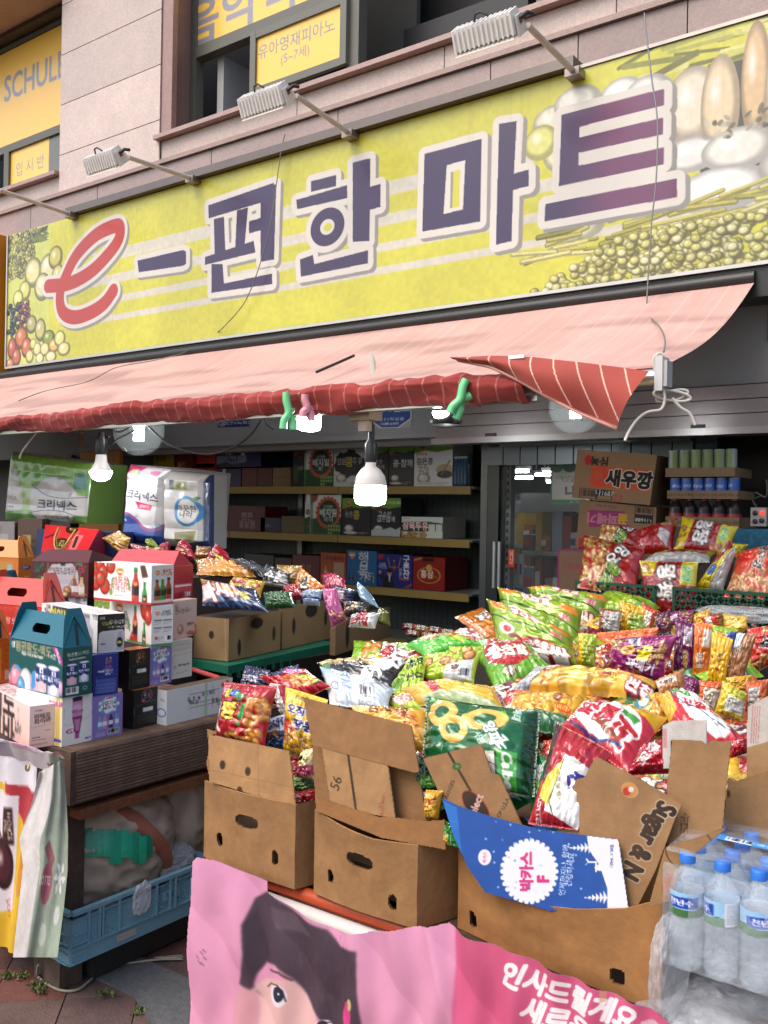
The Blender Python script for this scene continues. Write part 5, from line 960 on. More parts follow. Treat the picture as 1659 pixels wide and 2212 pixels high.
def sbox(name,label,x0,x1,yt,z,paint=None,col='#777777',side=None,dep=.26,Y=5.34,crop=CS,zb=None,grp='cartons on the steel shelves',tp=None):
 a,b=onY(*crop(x0,yt),Y),onY(*crop(x1,yt),Y);h=(a[2]+b[2])/2-z;wd=b[0]-a[0];fc={}
 if paint:c=Cv(100,100*h/wd,max(24,(x1-x0)*.3),col);paint(c);fc['-y']=c
 if side:fc['+x']=side
 if tp:fc['+z']=tp
 r=thing(name,label,'carton',((a[0]+b[0])/2,Y+dep/2,z),grp);w=MB();w.box((a[0]+.002,Y,z+.001),(b[0]-.002,Y+dep,z+h),col,fc);w.build('carton',m_card,r)
 w=MB();w.box(((a[0]+b[0])/2-.02,Y+.02,z+h),((a[0]+b[0])/2+.02,Y+dep-.02,z+h+.0016),srgb(col)*.8);w.build('tape',m_card,r);return r
def veg(t):
 def f(c):
  H=c.h;c.rect(0,0,100,H,'#d8d8d4');c.rect(0,H*.62,100,H,'#244a2c');c.poly([(0,H*.62),(100,H*.56),(100,H*.66)],'#244a2c');c.poly([(0,0),(26,0),(20,H*.16),(0,H*.24)],'#a8402c');c.rect(0,H*.0,8,H,'#4f8a3c',.6)
  for k in range(20):a=k*.314;c.ell(58+36*math.cos(a),H*.46+36*math.sin(a),5,5,'#c2562f')
  c.ell(58,H*.46,36,36,'#c2562f');c.ell(58,H*.46,31,31,'#1f3a26');c.text('담백한',58,H*.46-14,11,'#cfd6c8');c.text('베지밀',58,H*.46,21,'#e6e6e0',bold=.05);c.text(t,58,H*.46+16,17,'#e6e6e0',bold=.03)
  for k in range(12):c.ball(62+(k%5)*8,H*.8+(k//5)*9,5,5,'#6f9a4a')
 return f
def kong(bgc,lines_,fg,splash=0,green=1):
 def f(c):
  H=c.h;c.rect(0,0,100,H,bgc)
  if green:c.poly([(0,0),(100,0),(100,H*.22),(60,H*.28),(30,H*.24),(0,H*.30)],'#6f9a35');c.ell(22,H*.13,11,10,'#b8974a');c.ell(22,H*.13,8,7.4,'#5a4420');c.text('명품\n두유',22,H*.13,5.4,'#d9c27a');c.text('키친타올 증정',74,H*.13,9,'#dfe6cf',bold=.02);c.text('삼육두유',20,H*.31,8,'#b02c34',bold=.04)
  if splash:c.ell(50,H*.5,44,30,'#23252a');[c.ell(50+42*math.cos(k),H*.5+30*math.sin(k),7,6,'#23252a')for k in range(12)]
  for k,(t,x,y,s_,cc)in enumerate(lines_):c.text(t,x,H*y,s_,cc,bold=.04)
  c.ball(26,H*.82,17,11,'#cfc8bd');c.ell(30,H*.93,24,4,'#c9c4ba');c.lines(56,H*.9,94,H*.97,2,fg,.6)
 return f
Z1,Z2,Z3=1.732,1.374,1.014
D3='#26282b'
sbox('soymilk_carton','black and green carton at the left end of the top shelf row',535,600,225,Z1,lambda c:(c.rect(0,0,100,c.h,'#1e2424'),c.poly([(0,0),(100,0),(60,c.h*.2),(0,c.h*.3)],'#8a3a28'),c.ell(70,c.h*.25,24,24,'#9c4a34',ring=.2),c.ell(30,c.h*.7,26,60,'#3f6a34',.6),c.text('검은',70,c.h*.56,26,'#cfcfc8')),'#1e2424')
sbox('soymilk_carton','white and green soy milk carton with orange ring on the top shelf',600,775,215,Z1,veg('비'),'#d2d2ce','#234528')
sbox('soymilk_carton','white carton with black bean splash on the top shelf',777,965,210,Z1,kong('#cfd0ce',[('검은',26,.44,18,'#c9c9c2'),('콩',50,.46,27,'#d9b24a'),('두유',76,.44,18,'#c9c9c2')],'#555555',1,0),'#cfd0ce','#a9aaa8')
sbox('soymilk_carton','dark sesame soy carton on the top shelf behind the big hanging bulb',968,1103,205,Z1,kong(D3,[('고소한',50,.46,18,'#d8d8d2'),('검은참깨',50,.58,18,'#d8d8d2')],'#d0d0cc'),D3)
sbox('soymilk_carton','black bean and sesame carton with gold seal on the top shelf',1105,1253,202,Z1,kong(D3,[('콩·참깨',56,.5,27,'#e0e0da')],'#d0d0cc'),D3)
sbox('soymilk_carton','white and green grain soy carton at the right end of the top shelf',1255,1485,195,Z1,lambda c:(kong('#d9d9d6',[('검은콩',28,.46,16,'#2a2a2c'),('우리',24,.58,15,'#8a6f5c'),('22곡',26,.70,15,'#8a6f5c')],'#444444')(c),c.ell(80,c.h*.64,22,12,'#b59a6c'),c.ell(80,c.h*.74,20,8,'#26221f'),c.line([(72,c.h*.74),(92,c.h*.46)],4,'#8a6238')),'#d9d9d6','#9fa09c')
sbox('soymilk_carton','soy milk carton with orange ring on the middle shelf',640,822,525,Z2,veg('에이'),'#c9c9c5','#234528')
sbox('soymilk_carton','green sided carton left of the middle shelf ring carton',604,638,520,Z2,veg('에이'),'#c9c9c5')
sbox('soymilk_carton','dark carton with yellow bean character on the middle shelf',826,998,545,Z2,kong(D3,[('검은',24,.44,16,'#d8d8d2'),('콩',50,.46,26,'#d9b24a')],'#d0d0cc'),D3)
sbox('soymilk_carton','dark carton with milk splash under the hanging bulb on the middle shelf',1000,1176,545,Z2,lambda c:(kong(D3,[('고소한',46,.42,17,'#e4e4de'),('검은참깨',50,.55,17,'#e4e4de')],'#d0d0cc')(c),c.poly([(0,c.h*.86),(20,c.h*.78),(40,c.h*.83),(66,c.h*.76),(84,c.h*.82),(100,c.h*.74),(100,c.h),(0,c.h)],'#b9bab8')),D3,'#191b1d')
sbox('soymilk_carton','wide green and white soy milk box at the right end of the middle shelf',1178,1425,657,Z2,lambda c:(c.rect(0,0,100,c.h,'#dcdcd6'),c.poly([(0,c.h*.3),(60,c.h*.22),(100,c.h*.3),(100,c.h*.66),(0,c.h*.72)],'#1f4a2c'),c.text('삼육두유',34,c.h*.44,17,'#f0ece2',bold=.05,out=[(.10,'#b02c34')]),c.chips(0,c.h*.74,60,c.h,3.4,60,['#b9955a','#c9a86c','#a07c44']),[c.rect(x,c.h*.34,x+15,c.h*.95,'#d6dccb')or c.ell(x+7,c.h*.62,4,14,'#5f8f3c',1,20)for x in(66,83)],c.lines(4,c.h*.06,30,c.h*.12,1,'#333333')),'#dcdcd6','#8f9088',dep=.3)
for lb,x0,x1,yt,z,cc,p in(('yellow ginseng gift boxes stacked two high at the left of the top shelf',-295,-178,238,Z1,'#b8a020',[('홍삼정',40,.3,20,'#7a2c20'),('홍삼정',40,.8,20,'#7a2c20')]),('dark red gift box beside the yellow ones on the top shelf',-172,-60,262,Z1,'#6a1f1c',[('홍삼',40,.4,24,'#c9b88a')]),('bright red gift box with rope handle on the top shelf',-40,70,245,Z1+.16,'#a8281f',[('정관',60,.4,20,'#3a1a12')]),('small dark red carton near the middle of the top shelf',230,320,366,Z1,'#5a1c20',[]),('dark red carton beside the brown one on the top shelf',322,412,366,Z1,'#4a181c',[]),('plain brown carton on the top shelf',414,520,364,Z1,'#7a6240',[]),('dark red slanted gift box on the middle shelf',104,370,592,Z2,'#521418',[('정관',60,.42,14,'#a8a0a0'),('홍삼원',60,.72,13,'#a8a0a0')]),('small navy gift box on the middle shelf',340,462,662,Z2,'#232440',[('도라지',30,.55,14,'#8f8fa8')]),('brown carton with handle on the middle shelf',464,602,652,Z2,'#5f5236',[]),('pale carton at the left of the middle shelf',-60,96,660,Z2,'#6b6a66',[('두유',50,.5,24,'#3a3a3a')]),('red carton at the left of the lower shelf',530,694,885,Z3,'#5a1a1c',[('홍삼',50,.5,22,'#a87a5a')]),('black carton behind the snacks on the lower shelf',250,420,880,Z3,'#2c2a2c',[]),('dark red carton behind snacks on the lower shelf',424,526,900,Z3,'#3f1a1e',[])):
 sbox('gift_carton',lb,x0,x1,yt,z,(lambda pp,bc:lambda c:(c.rect(0,0,100,c.h,bc),[c.text(t,x,c.h*y,s_,fc_,bold=.03)for t,x,y,s_,fc_ in pp],c.rect(0,c.h*.48,100,c.h*.5,srgb(bc)*.7)))(p,cc),cc)
sbox('gift_carton','red box under the bright red gift box on the top shelf',-40,66,340,Z1,None,'#8f2418',grp='cartons on the steel shelves')
for k,(x0,x1,yt,z,lb)in enumerate(((80,345,262,Z1+.162,'purple and grey wrapped gift pack, upper of two on the top shelf'),(-20,225,372,Z1,'purple and grey wrapped gift pack, lower of two on the top shelf'))):
 sbox('wrapped_gift_pack',lb,x0,x1,yt,z,lambda c:(c.rect(0,0,100,c.h,'#2b2454'),c.rect(0,c.h*.3,68,c.h,'#77788f'),c.poly([(0,c.h),(0,c.h*.8),(20,c.h*.7),(40,c.h*.84),(68,c.h*.7),(68,c.h)],'#2a2c3c'),c.ell(28,c.h*.14,8,5,'#5f9a3c'),c.rect(56,0,64,c.h*.3,'#c9c4d6'),c.line([(26,c.h*.18),(30,c.h*.6),(46,c.h*.6),(48,c.h*.18)],1.6,'#14121f'),c.text('도라지',36,c.h*.72,13,'#1e1e2c',bold=.02)),'#2b2454','#14121e',dep=.24)
sbox('drink_gift_carton','orange fibre drink carton on the lower shelf',697,850,870,Z3,lambda c:(c.rect(0,0,100,c.h,'#a8481c'),c.text('미에로화이바',50,c.h*.2,15,'#2f1410',bold=.03),c.rect(52,c.h*.32,92,c.h*.84,'#b98f78'),bottle2d(c,22,c.h*.86,c.h*.5,'#b8863c','#8a3a1c','#c9a88a',1)),'#a8481c','#6f2c10')
sbox('drink_gift_carton','bright blue juice gift carton with white script on the lower shelf',853,1034,857,Z3,lambda c:(c.rect(0,0,100,c.h,'#1f5f8f'),heart(c,18,c.h*.15,18),c.text('행\n복',56,c.h*.42,40,'#d8d4c8',bold=.02),c.text('가득',68,c.h*.76,27,'#d8d4c8',bold=.02),[bottle2d(c,x,c.h*.9,c.h*.26,'#5a2a20','#3a3a30')for x in(10,22,84)]),'#1f5f8f','#163f60')
def fman(c):
 H=c.h;c.rect(0,0,100,H,'#25276f');c.poly([(0,0),(22,0),(14,H*.14),(0,H*.2)],'#9c2c30');bottle2d(c,48,H*.5,H*.32,'#6a3a2a','#c9a86c','#b03a34');c.line([(30,H*.1),(36,H*.4),(60,H*.4),(66,H*.1)],2,'#a08a5a')
 c.poly([(14,H),(20,H*.72),(30,H*.64),(44,H*.66),(50,H)],'#15161c');c.ell(35,H*.55,7,9,'#b58a6c');c.ell(35,H*.50,8,5,'#1a1512');c.poly([(12,H*.78),(6,H*.6),(10,H*.54),(22,H*.72)],'#1b1c22');c.ell(8,H*.56,4,4.4,'#b58a6c');c.poly([(33,H*.64),(38,H*.64),(37,H*.84),(34,H*.84)],'#c9ccd4')
 c.text('구\n론\n산',82,H*.36,21,'#e4e6ee',bold=.05);c.text('바\n몬\n드',66,H*.56,10,'#e4e6ee',bold=.03);c.rect(66,H*.7,90,H*.76,'#b84a3a');c.text('마셔!\n구론산!',14,H*.36,8,'#dfe2ee');c.poly([(72,H),(84,H),(100,H*.88),(100,H*.82)],'#a83a3c')
sbox('drink_gift_carton','navy tonic gift carton with a man in black suit printed on it',1036,1246,880,Z3,fman,'#25276f','#16173f')
sbox('ginseng_gift_carton','red and gold ginseng gift carton at the right end of the lower shelf',1248,1438,897,Z3,lambda c:(c.rect(0,0,100,c.h,'#8f1e14'),c.rect(30,c.h*.03,66,c.h*.13,'#200c08'),c.poly([(0,c.h*.1),(26,c.h*.02),(30,c.h*.05),(0,c.h*.15)],'#b8963a'),c.ell(50,c.h*.55,37,c.h*.25,'#b58a34',ring=.13),c.ell(50,c.h*.33,9,9,'#c9a24a'),c.text('홍삼',44,c.h*.52,22,'#eadfc4',bold=.05),c.text('골드',68,c.h*.58,9,'#c9a24a'),c.lines(34,c.h*.68,66,c.h*.71,1,'#c9a24a')),'#8f1e14','#4f120e',dep=.3)
for k in range(4):
 x=1500+k*19;r=thing('drink_bottle','blue drink bottle, number %d from the left at the shelf end'%(k+1)if False else['leftmost blue drink bottle at the right shelf end','second blue drink bottle at the right shelf end','third blue bottle with orange mark at the shelf end','last blue drink bottle beside the steel upright'][k],'bottle',tuple(onY(*CS(x,470),5.36)),'blue bottles at the shelf end')
 p=np.array(r.location);p[2]=Z1;r.location=p;r['_o']=[float(q)for q in p];w=MB();w.lathe([(.0,0),(.02,0),(.022,.02),(.022,.14),(.014,.17),(.014,.19)],p,'#1f4a6a',14);w.build('body',m_card,r);w=MB();w.lathe([(.015,.19),(.015,.205),(0,.206)],p,'#b8c4c8',12);w.build('cap',m_card,r)
# == cartons and drinks at the right, in front of the dark wall
m_kp=mat('printed_kraft',rough=.8,var=.06,vscale=7)
def qbox(name,label,q,Y,dep,paint,col,crop=CR,res=.3,grp=None,nm='carton',cat='carton',side=None):
 P=[onY(*crop(*p_),Y)for p_ in q];wd=np.linalg.norm(P[1]-P[0]);h=np.linalg.norm(P[3]-P[0]);c=Cv(100,100*h/wd,max(30,abs(q[1][0]-q[0][0])*res),col)
 if paint:paint(c)
 r=thing(name,label,cat,tuple((P[2]+P[3])/2+np.array([0,dep/2,0])),grp);D_=np.array([0,dep,0]);w=MB();tl,tr,br,bl=P;w.face(tl,tr,br,bl,c)
 sc_=side or srgb(col)*.9;w.face(tr,tr+D_,br+D_,br,col=sc_);w.face(tl+D_,tl,bl,bl+D_,col=sc_);w.face(tl+D_,tr+D_,tr,tl,col=col);w.face(bl,br,br+D_,bl+D_,col=col);w.face(tr+D_,tl+D_,bl+D_,br+D_,col=col);w.build(nm,m_kp,r)
 return r
KR='#8a6a4c'
def fsu(c):
 H=c.h;c.rect(0,0,100,H,KR);c.ell(16,H*.2,5,6,'#a8241c');c.text('농심',30,H*.22,13,'#241c16',bold=.05);c.poly([(21,H*.30),(96,H*.30),(97,H*.74),(21,H*.74)],'#b8542a');c.ell(33,H*.52,11,13,'#c8402c');c.ell(31,H*.48,7,7,'#b8542a',.9);c.line([(22,H*.42),(30,H*.34),(40,H*.4)],1.5,'#c8402c');c.text('새우깡',70,H*.52,21,'#1a1614',bold=.06,out=[(.11,'#cfc4b4')])
 c.rect(9,H*.78,52,H*.98,'#1e1a18');c.barcode(10,H*.79,31,H*.97,KR);c.text('나1687',42,H*.84,8,'#d8d0c4');c.rect(33,H*.90,51,H*.97,KR);c.rect(55,H*.84,64,H*.97,'#a83a30');c.rect(56,H*.855,63,H*.955,KR);c.text('↑↑',59.5,H*.9,6,'#a83a30',bold=.04)
qbox('snack_carton','brown shrimp snack carton with orange label, topmost beside the shop door',[(150,140),(780,185),(722,582),(106,522)],4.72,.3,fsu,KR,grp='snack cartons stacked by the door')
qbox('snack_carton','brown honey twist snack carton printed upside down, middle of the stack',[(172,540),(775,600),(760,935),(132,915)],4.74,.3,lambda c:(c.rect(0,0,100,c.h,'#846448'),c.poly([(12,c.h*.2),(60,c.h*.16),(66,c.h*.5),(16,c.h*.56)],'#8a3060'),c.text('꽈배기',32,c.h*.36,15,'#b8707c',rot=180,bold=.05),c.text('꿀',58,c.h*.34,15,'#b8902c',rot=180,bold=.06),c.text('Honey & Mash',36,c.h*.08,5,'#7a3050',rot=180),c.rect(73,c.h*.02,96,c.h*.4,'#1e1a18'),c.barcode(74,c.h*.03,95,c.h*.2,'#846448'),c.text('나1688',84,c.h*.33,7,'#d8d0c4',rot=180),c.rect(4,c.h*.8,24,c.h,'#a0322c')),'#846448',grp='snack cartons stacked by the door')
qbox('snack_carton','brown carton with pink border at the bottom of the stack by the door',[(-8,930),(215,935),(205,1300),(-10,1290)],4.7,.3,lambda c:(c.rect(0,0,100,c.h,'#8f2f5a'),c.rect(7,7,100,c.h,'#7d5f46'),c.ell(60,c.h*.38,38,30,'#8f3a4c',ring=.08),c.text('땅콩',60,c.h*.38,24,'#8f3a4c',bold=.04)),'#7d5f46',grp='snack cartons stacked by the door')
qbox('snack_carton','plain brown carton hidden below the upside-down printed one',[(140,920),(770,940),(770,1500),(140,1480)],4.76,.3,None,'#6f543d',grp='snack cartons stacked by the door')
for k,(tx0,tx1,ty0,ty1,cy0,kind,lb)in enumerate(((847,1396,285,356,142,'soda','green and silver'),(860,1420,466,532,366,'coffee','blue'),(846,1430,676,757,540,'cola','brown'))):
 Y=4.7;a,b=onY(*CR(tx0,ty0),Y),onY(*CR(tx1,ty1),Y);z0=onY(*CR((tx0+tx1)/2,ty1),Y)[2];z1=onY(*CR((tx0+tx1)/2,ty0),Y)[2];zt=onY(*CR((tx0+tx1)/2,cy0),Y+.03)[2]
 r=thing('drink_tray',['cardboard tray of green and silver soda cans, topmost of the drink stack','cardboard tray of blue coffee cans in the middle of the drink stack','cardboard tray of dark cola bottles at the bottom of the drink stack'][k],'drink tray',((a[0]+b[0])/2,Y+.15,z0),'drink trays stacked by the dark wall')
 c=Cv(100,13,150,'#7f674c');
 if k:c.text('직사광선을 피하고 내용물 이상 보관 금지: 60℃ 이상 실온금지',50,7,5,'#3a2c20',rot=0 if k==1 else 180)
 w=MB();w.box((a[0],Y,z0),(b[0],Y+.3,z1),'#7f674c',{'-y':c});w.build('tray',m_kp,r)
 n=6 if kind!='cola' else 5;wd=(b[0]-a[0])/n;rad=wd*.47
 for i in range(n):
  x=a[0]+wd*(i+.5);c=Cv(60,60*(zt-z1)/(2*math.pi*rad)*1.0,60);H=c.h
  if kind=='soda':c.rect(0,0,60,H,'#8b958c');c.rect(8+i*3,0,26+i*3,H,'#6f8048');c.rect(38,0,52,H,'#6f8048');c.text('DemiSoda',34-(i%2)*3,H/2,6,'#33503a',rot=90,bold=.03)
  elif kind=='coffee':c.rect(0,0,60,H,'#2f549c');c.text(["Let's Be",'레쓰비'][i%2],20+i*3,H*.5,6,'#cdd6e6',bold=.04);c.text("Let's Be",48,H*.5,5,'#cdd6e6',bold=.04)
  else:c.rect(0,0,60,H,'#1f1310');c.rect(0,H*.68,60,H,'#8f2c34')
  A_=c.out();ny,nx=A_.shape[:2];th=np.linspace(0,-2*math.pi,nx)+1.2;zz=np.linspace(zt-.004,z1-.01,ny)[:,None]*np.ones((1,nx));rr_=np.full((ny,nx),rad)
  if kind=='cola':v=np.linspace(0,1,ny)[:,None];rr_=rad*np.clip(.42+v*1.5,.42,1)*(1+0*rr_)
  w=MB();G_=np.stack([x+rr_*np.cos(-th),Y+rad+.012+rr_*np.sin(-th)*-1,zz],-1);G_[...,1]=Y+rad+.012+rr_*np.sin(th);w.grid(G_,A_);w.lathe([(rr_[0,0],zt-.004),(rr_[0,0]*.85,zt),(0,zt-.002)],(x,Y+rad+.012,0),'#9aa09c',20);w.build('can' if kind!='cola' else 'bottle',m_card,r)
  if kind=='cola':w=MB();w.lathe([(rad*.5,zt-.004),(rad*.5,zt+.022),(0,zt+.023)],(x,Y+rad+.012,0),'#a0303a',16);w.build('bottle_cap',m_card,r)
a,b=onY(*CR(845,757),4.7),onY(*CR(1430,757),4.7);w=MB();w.box((a[0]-.02,4.69,.03),(b[0]+.02,5.05,b[2]-.004),'#3b3028');w.build('base_stand',m_plain,label='dark stand that carries the stacked drink trays',cat='stand')
qbox('covered_stack','stack covered with blue plastic sheet behind the baskets at the right edge',[(1395,770),(1760,775),(1760,1250),(1380,1240)],4.45,.3,lambda c:(c.rect(0,0,100,c.h,'#1b566e'),c.mottle(.35,.15,4)),'#1b566e',cat='covered goods',nm='sheet')
r=thing('power_strip','dusty white power strip with red lit switch hanging on the dark wall','power strip',tuple(onY(*CR(1585,750),4.62)));a,b=onY(*CR(1522,600),4.62),onY(*CR(1645,750),4.62)
w=MB();w.box((a[0],4.62,b[2]),(b[0],4.66,a[2]),'#8f8b86');w.build('housing',m_plain,r);w=MB()
for x,z in((.3,.7),(.3,.25),(.72,.3)):w.lathe([(.012,0),(.012,-.004),(0,-.004)],(a[0]+(b[0]-a[0])*x,4.619,b[2]+(a[2]-b[2])*z),'#2a2624',14,axis=(0,1,0))
w.build('socket',m_dark,r);p=onY(*CR(1612,645),4.615);w=MB();w.box((p[0]-.006,4.612,p[2]-.008),(p[0]+.006,4.62,p[2]+.008),'#ff2010');w.build('switch_light',mat('red_light',col='#ff2010',emis='#ff2010',estr=3),r)
w=MB();w.tube(smooth([tuple(onY(*CR(x,y),4.64))for x,y in((1570,600),(1540,540),(1600,510),(1560,480),(1640,520),(1655,440),(1645,380))]),.006,'#4a443f',n=6);w.build('power_cable',m_dark,r)
# == hanging bulbs
m_bulb=mat('bulb_lit',rough=.3,col='#ffffff',emis='#f4faff',estr=26);m_globe=mat('clear_globe',rough=.04,col='#c4cecc',alpha=.07,spec=.9,coat=.6);m_bw=mat('bulb_base',rough=.35,col='#cfcac4')
GB='bulbs hanging under the awning'
def onB(x,y,t=0,e=.16):d=ray(x,y);return C0+d*((BY+e)/d[1])
def cord(pts,r_,name='cord',col='#191919',rad=.006):
 w=MB();w.tube(smooth([tuple(p)for p in pts]),rad,col,n=6);w.build(name,m_dark,r_)
def bulb(x,y,t,label,kind,R_):
 p=onT(x,y,t);r=thing('hanging_bulb',label,'light bulb',tuple(p),GB)
 if kind=='drum':
  w=MB();w.lathe([(0,-.75*R_),(.6*R_,-.75*R_),(.9*R_,-.62*R_),(R_,-.35*R_),(R_,.5*R_)],p,'#ffffff',32);w.build('diffuser',m_bulb,r)
  w=MB();w.lathe([(R_*1.0,.5*R_),(.98*R_,.75*R_),(.9*R_,1.1*R_),(.62*R_,1.5*R_),(.34*R_,1.7*R_),(.32*R_,2.0*R_)],p,'#cfcac4',36);w.build('heat_sink',m_bw,r)
  q_=1 if R_>.07 else .12;w=MB();w.lathe([(.34*R_,1.95*R_),(.40*R_,(2+.3*q_)*R_),(.38*R_,(2+1.1*q_)*R_),(.2*R_,(2+1.4*q_)*R_),(.2*R_,(2+2.3*q_)*R_)],p,'#161616',18);w.build('socket',m_dark,r)
 elif kind=='dome':
  w=MB();w.lathe([(0,-.75*R_),(.45*R_,-.68*R_),(.8*R_,-.42*R_),(R_,0),(.98*R_,.2*R_)],p,'#ffffff',28);w.build('diffuser',m_bulb,r)
  w=MB();w.lathe([(.98*R_,.2*R_),(.8*R_,.5*R_),(.55*R_,1.0*R_),(.45*R_,1.7*R_)],p,'#b9a9a4',28);w.build('heat_sink',m_bw,r)
  w=MB();w.lathe([(.45*R_,1.65*R_),(.55*R_,1.9*R_),(.5*R_,3.2*R_),(.25*R_,3.7*R_)],p,'#161616',18);w.build('socket',m_dark,r)
 elif kind=='globe':
  w=MB();a=np.linspace(-1.57,1.35,30);w.lathe([(R_*math.cos(q),R_*math.sin(q))for q in a],p,'#ffffff',48);w.build('glass_globe',m_globe,r)
  for j,(dx,dy)in enumerate(((-.11,0),(.0,.03),(.11,0),(0,-.08))):w=MB();c_=p+RGT*dx*R_*1.2+FWD*dy*R_;w.tube([c_+(0,0,-.40*R_),c_+(0,0,.62*R_)],R_*.075,'#ffffff',n=10);w.build('tube',m_bulb,r)
  w=MB();w.lathe([(.3*R_,.62*R_),(.3*R_,.8*R_),(.12*R_,.9*R_)],p,'#8a8a86',20);w.build('socket',m_bw,r)
 return r,p
r,p=bulb(800,1066,4.35,'largest lit drum bulb hanging low in the middle','drum',.075);cord([p+(0,0,.28),onB(806,930,4.1),onB(800,895,4.1)],r)
r,p=bulb(218,1022,5.6,'lit dome bulb hanging before the green tissue pack','dome',.067);cord([p+(0,0,.20),onB(232,965,3.6),onB(255,948,3.6),onB(290,930,3.65),onB(305,912,3.7),onB(300,905,3.7)],r);cord([onB(228,948,3.6),onB(222,940,3.6),onB(235,944,3.6)],r,'knot',rad=.009)
r,p=bulb(300,930,5.5,'clear glass globe lamp with a bright tube at the left','globe',.15)
r,p=bulb(668,912,4.7,'short lit drum bulb behind the green and pink clips','drum',.06)
r,p=bulb(953,893,4.2,'small lit dome bulb in black holder right of the folding arm','dome',.040);w=MB();w.lathe([(.068,.012),(.075,.03),(.06,.06),(.03,.08)],p+np.array([-.008,.05,-.06]),'#15181a',20);w.build('holder',m_dark,r)
r,p=bulb(1243,880,4.1,'clear glass globe lamp half hidden by the hanging valance','globe',.118)
r=thing('hanging_wire','brown electric wire looping below the awning at the left','wire',tuple(onB(500,960,4.2)),'wires under the awning')
cord([onB(305,905,3.9),onB(330,930,4),onB(370,962,4.1),onB(430,980,4.2),onB(480,976,4.3),onB(530,950,4.3),onB(560,915,4.3),onB(565,890,4.3)],r,'wire','#3a2a22',.0055);cord([onB(180,905,4),onB(240,912,4),onB(300,902,4),onB(250,925,4),onB(262,932,4),onB(310,905,4)],r,'wire','#241c18',.005)
r=thing('hanging_wire','thin brown wire hanging near the blue security sticker','wire',tuple(onB(580,930,4.3)),'wires under the awning');cord([onB(570,885,4.3),onB(575,915,4.3),onB(592,928,4.3)],r,'wire','#4a3026',.004)
r=thing('hanging_string','short white twisted string at the far left under the awning','string',tuple(onB(60,960,3.6)));w=MB();w.tube(smooth([tuple(onB(x,y,3.6))for x,y in((92,920),(78,935),(62,955),(48,975),(42,990))]),.006,'#c9c4ba',n=6);w.build('string',m_cloth,r);w=MB();w.tube([onB(100,920,3.6),onB(160,932,3.6),onB(225,943,3.6)],.002,'#8f8a84',n=5);w.build('line',m_cloth,r)
def sticker(label,q,Y,paint,w_,h_,crop=CS):
 P=[onY(*crop(*p_),Y)for p_ in q];c=Cv(w_,h_,70,'#2a4f9c');paint(c);w=MB();w.face(*P,c);return w.build('sticker',m_film,label=label,cat='sticker',group='security stickers')
def adt(c):c.rect(0,0,34,14,'#1f2f6f');c.ell(5,7,4.5,5.5,'#8f94a8');c.text('AD',5,7,5,'#1f2f6f',bold=.05);c.text('CCTV녹화중',21,7.4,6,'#c9cedd',bold=.04)
sticker('small navy video notice sticker on the white fascia',[(88,75),(278,68),(274,120),(86,126)],4.775,adt,34,14)
def oct_(c):
 c.rect(0,0,60,60,'#a9abaa');P=[(18,0),(42,0),(60,18),(60,42),(42,60),(18,60),(0,42),(0,18)];c.poly(P,'#dfe3ea');c.poly([(30+(x-30)*.94,30+(y-30)*.94)for x,y in P],'#24509c');c.text('ADT캡스',32,22,13,'#e6eaf2',bold=.06);c.text('CCTV작동중',30,42,7.5,'#e6eaf2',bold=.03);c.text('1588-6400',30,51,6,'#e6eaf2',bold=.02)
sticker('blue octagonal security sticker beside the folding arm',[(985,-45),(1240,-55),(1235,125),(985,132)],4.773,oct_,60,60)
sticker('small dark security sticker under the right end of the awning',[(655,838),(735,836),(735,882),(655,886)],4.755,lambda c:(c.rect(0,0,30,20,'#c9cbd0'),c.ell(14,10,9,9,'#2c3a6c'),c.text('ADT',15,10,8,'#e6eaf2',bold=.04)),30,20,mk(829.5,438.8,.5))
def clip(label,pts,col,t):
 r=thing('laundry_clip',label,'clip',tuple(onT(*pts[0],t)),'big plastic clips on the awning edge');mc=mat('clip_'+col[1:],rough=.3,col=col,coat=.3)
 (ax,ay),(bx,by),(cx,cy)=pts
 mx,my=ax*.45+(bx+cx)/2*.55,ay*.45+(by+cy)/2*.55
 for j,(tx,ty)in enumerate(((bx,by),(cx,cy))):
  o_=-1 if j==0 else 1;hx,hy=ax+o_*5*(1 if j else 1),ay+(0 if j==0 else 34)
  P=[onT(x,y,t+.01*o_)for x,y in((hx,hy),(hx*.6+mx*.4+o_*2,hy*.6+my*.4),(mx,my),(tx*.5+mx*.5+o_*4,ty*.5+my*.5),(tx,ty))];w=MB();w.tube(smooth(P and[tuple(q)for q in P],6),[.017,.015,.019,.016,.011]*0 or .018,col,n=8);w.build('arm',mc,r)
 w=MB();w.lathe([(.012,-.02),(.016,-.02),(.016,.02),(.012,.02)],onT(mx,my,t),'#9aa09c',14,axis=tuple(FWD));w.build('spring',m_steel,r)
clip('large green laundry clip at the left, hanging beside the pink one',((624,848),(612,926),(634,928)),'#6fcf8c',4.3)
clip('pink laundry clip hanging before the short bulb',((664,852),(655,900),(672,908)),'#dc8f9c',4.25)
clip('large green laundry clip leaning to the right of the folding arm',((1012,820),(972,892),(985,905)),'#6fcf8c',3.8)
r=thing('knotted_rope','bundle of white nylon rope tied to the awning bar end','rope',tuple(onT(1450,860,3.42)));tt=np.linspace(0,1,150);rq=random.Random(2)
for k in range(5):
 a=rq.uniform(-.5,.3);P=[onT(1452+(40-3*k)*math.cos(q*6.283+k*.5),855+11*math.sin(q*6.283+k*.5)+(40-3*k)*math.cos(q*6.283+k*.5)*a*.5,3.40+.006*k)for q in np.linspace(0,1,26)];w=MB();w.tube(P,.0052,'#cdc8bc',n=6);w.build('loop',m_cloth,r)
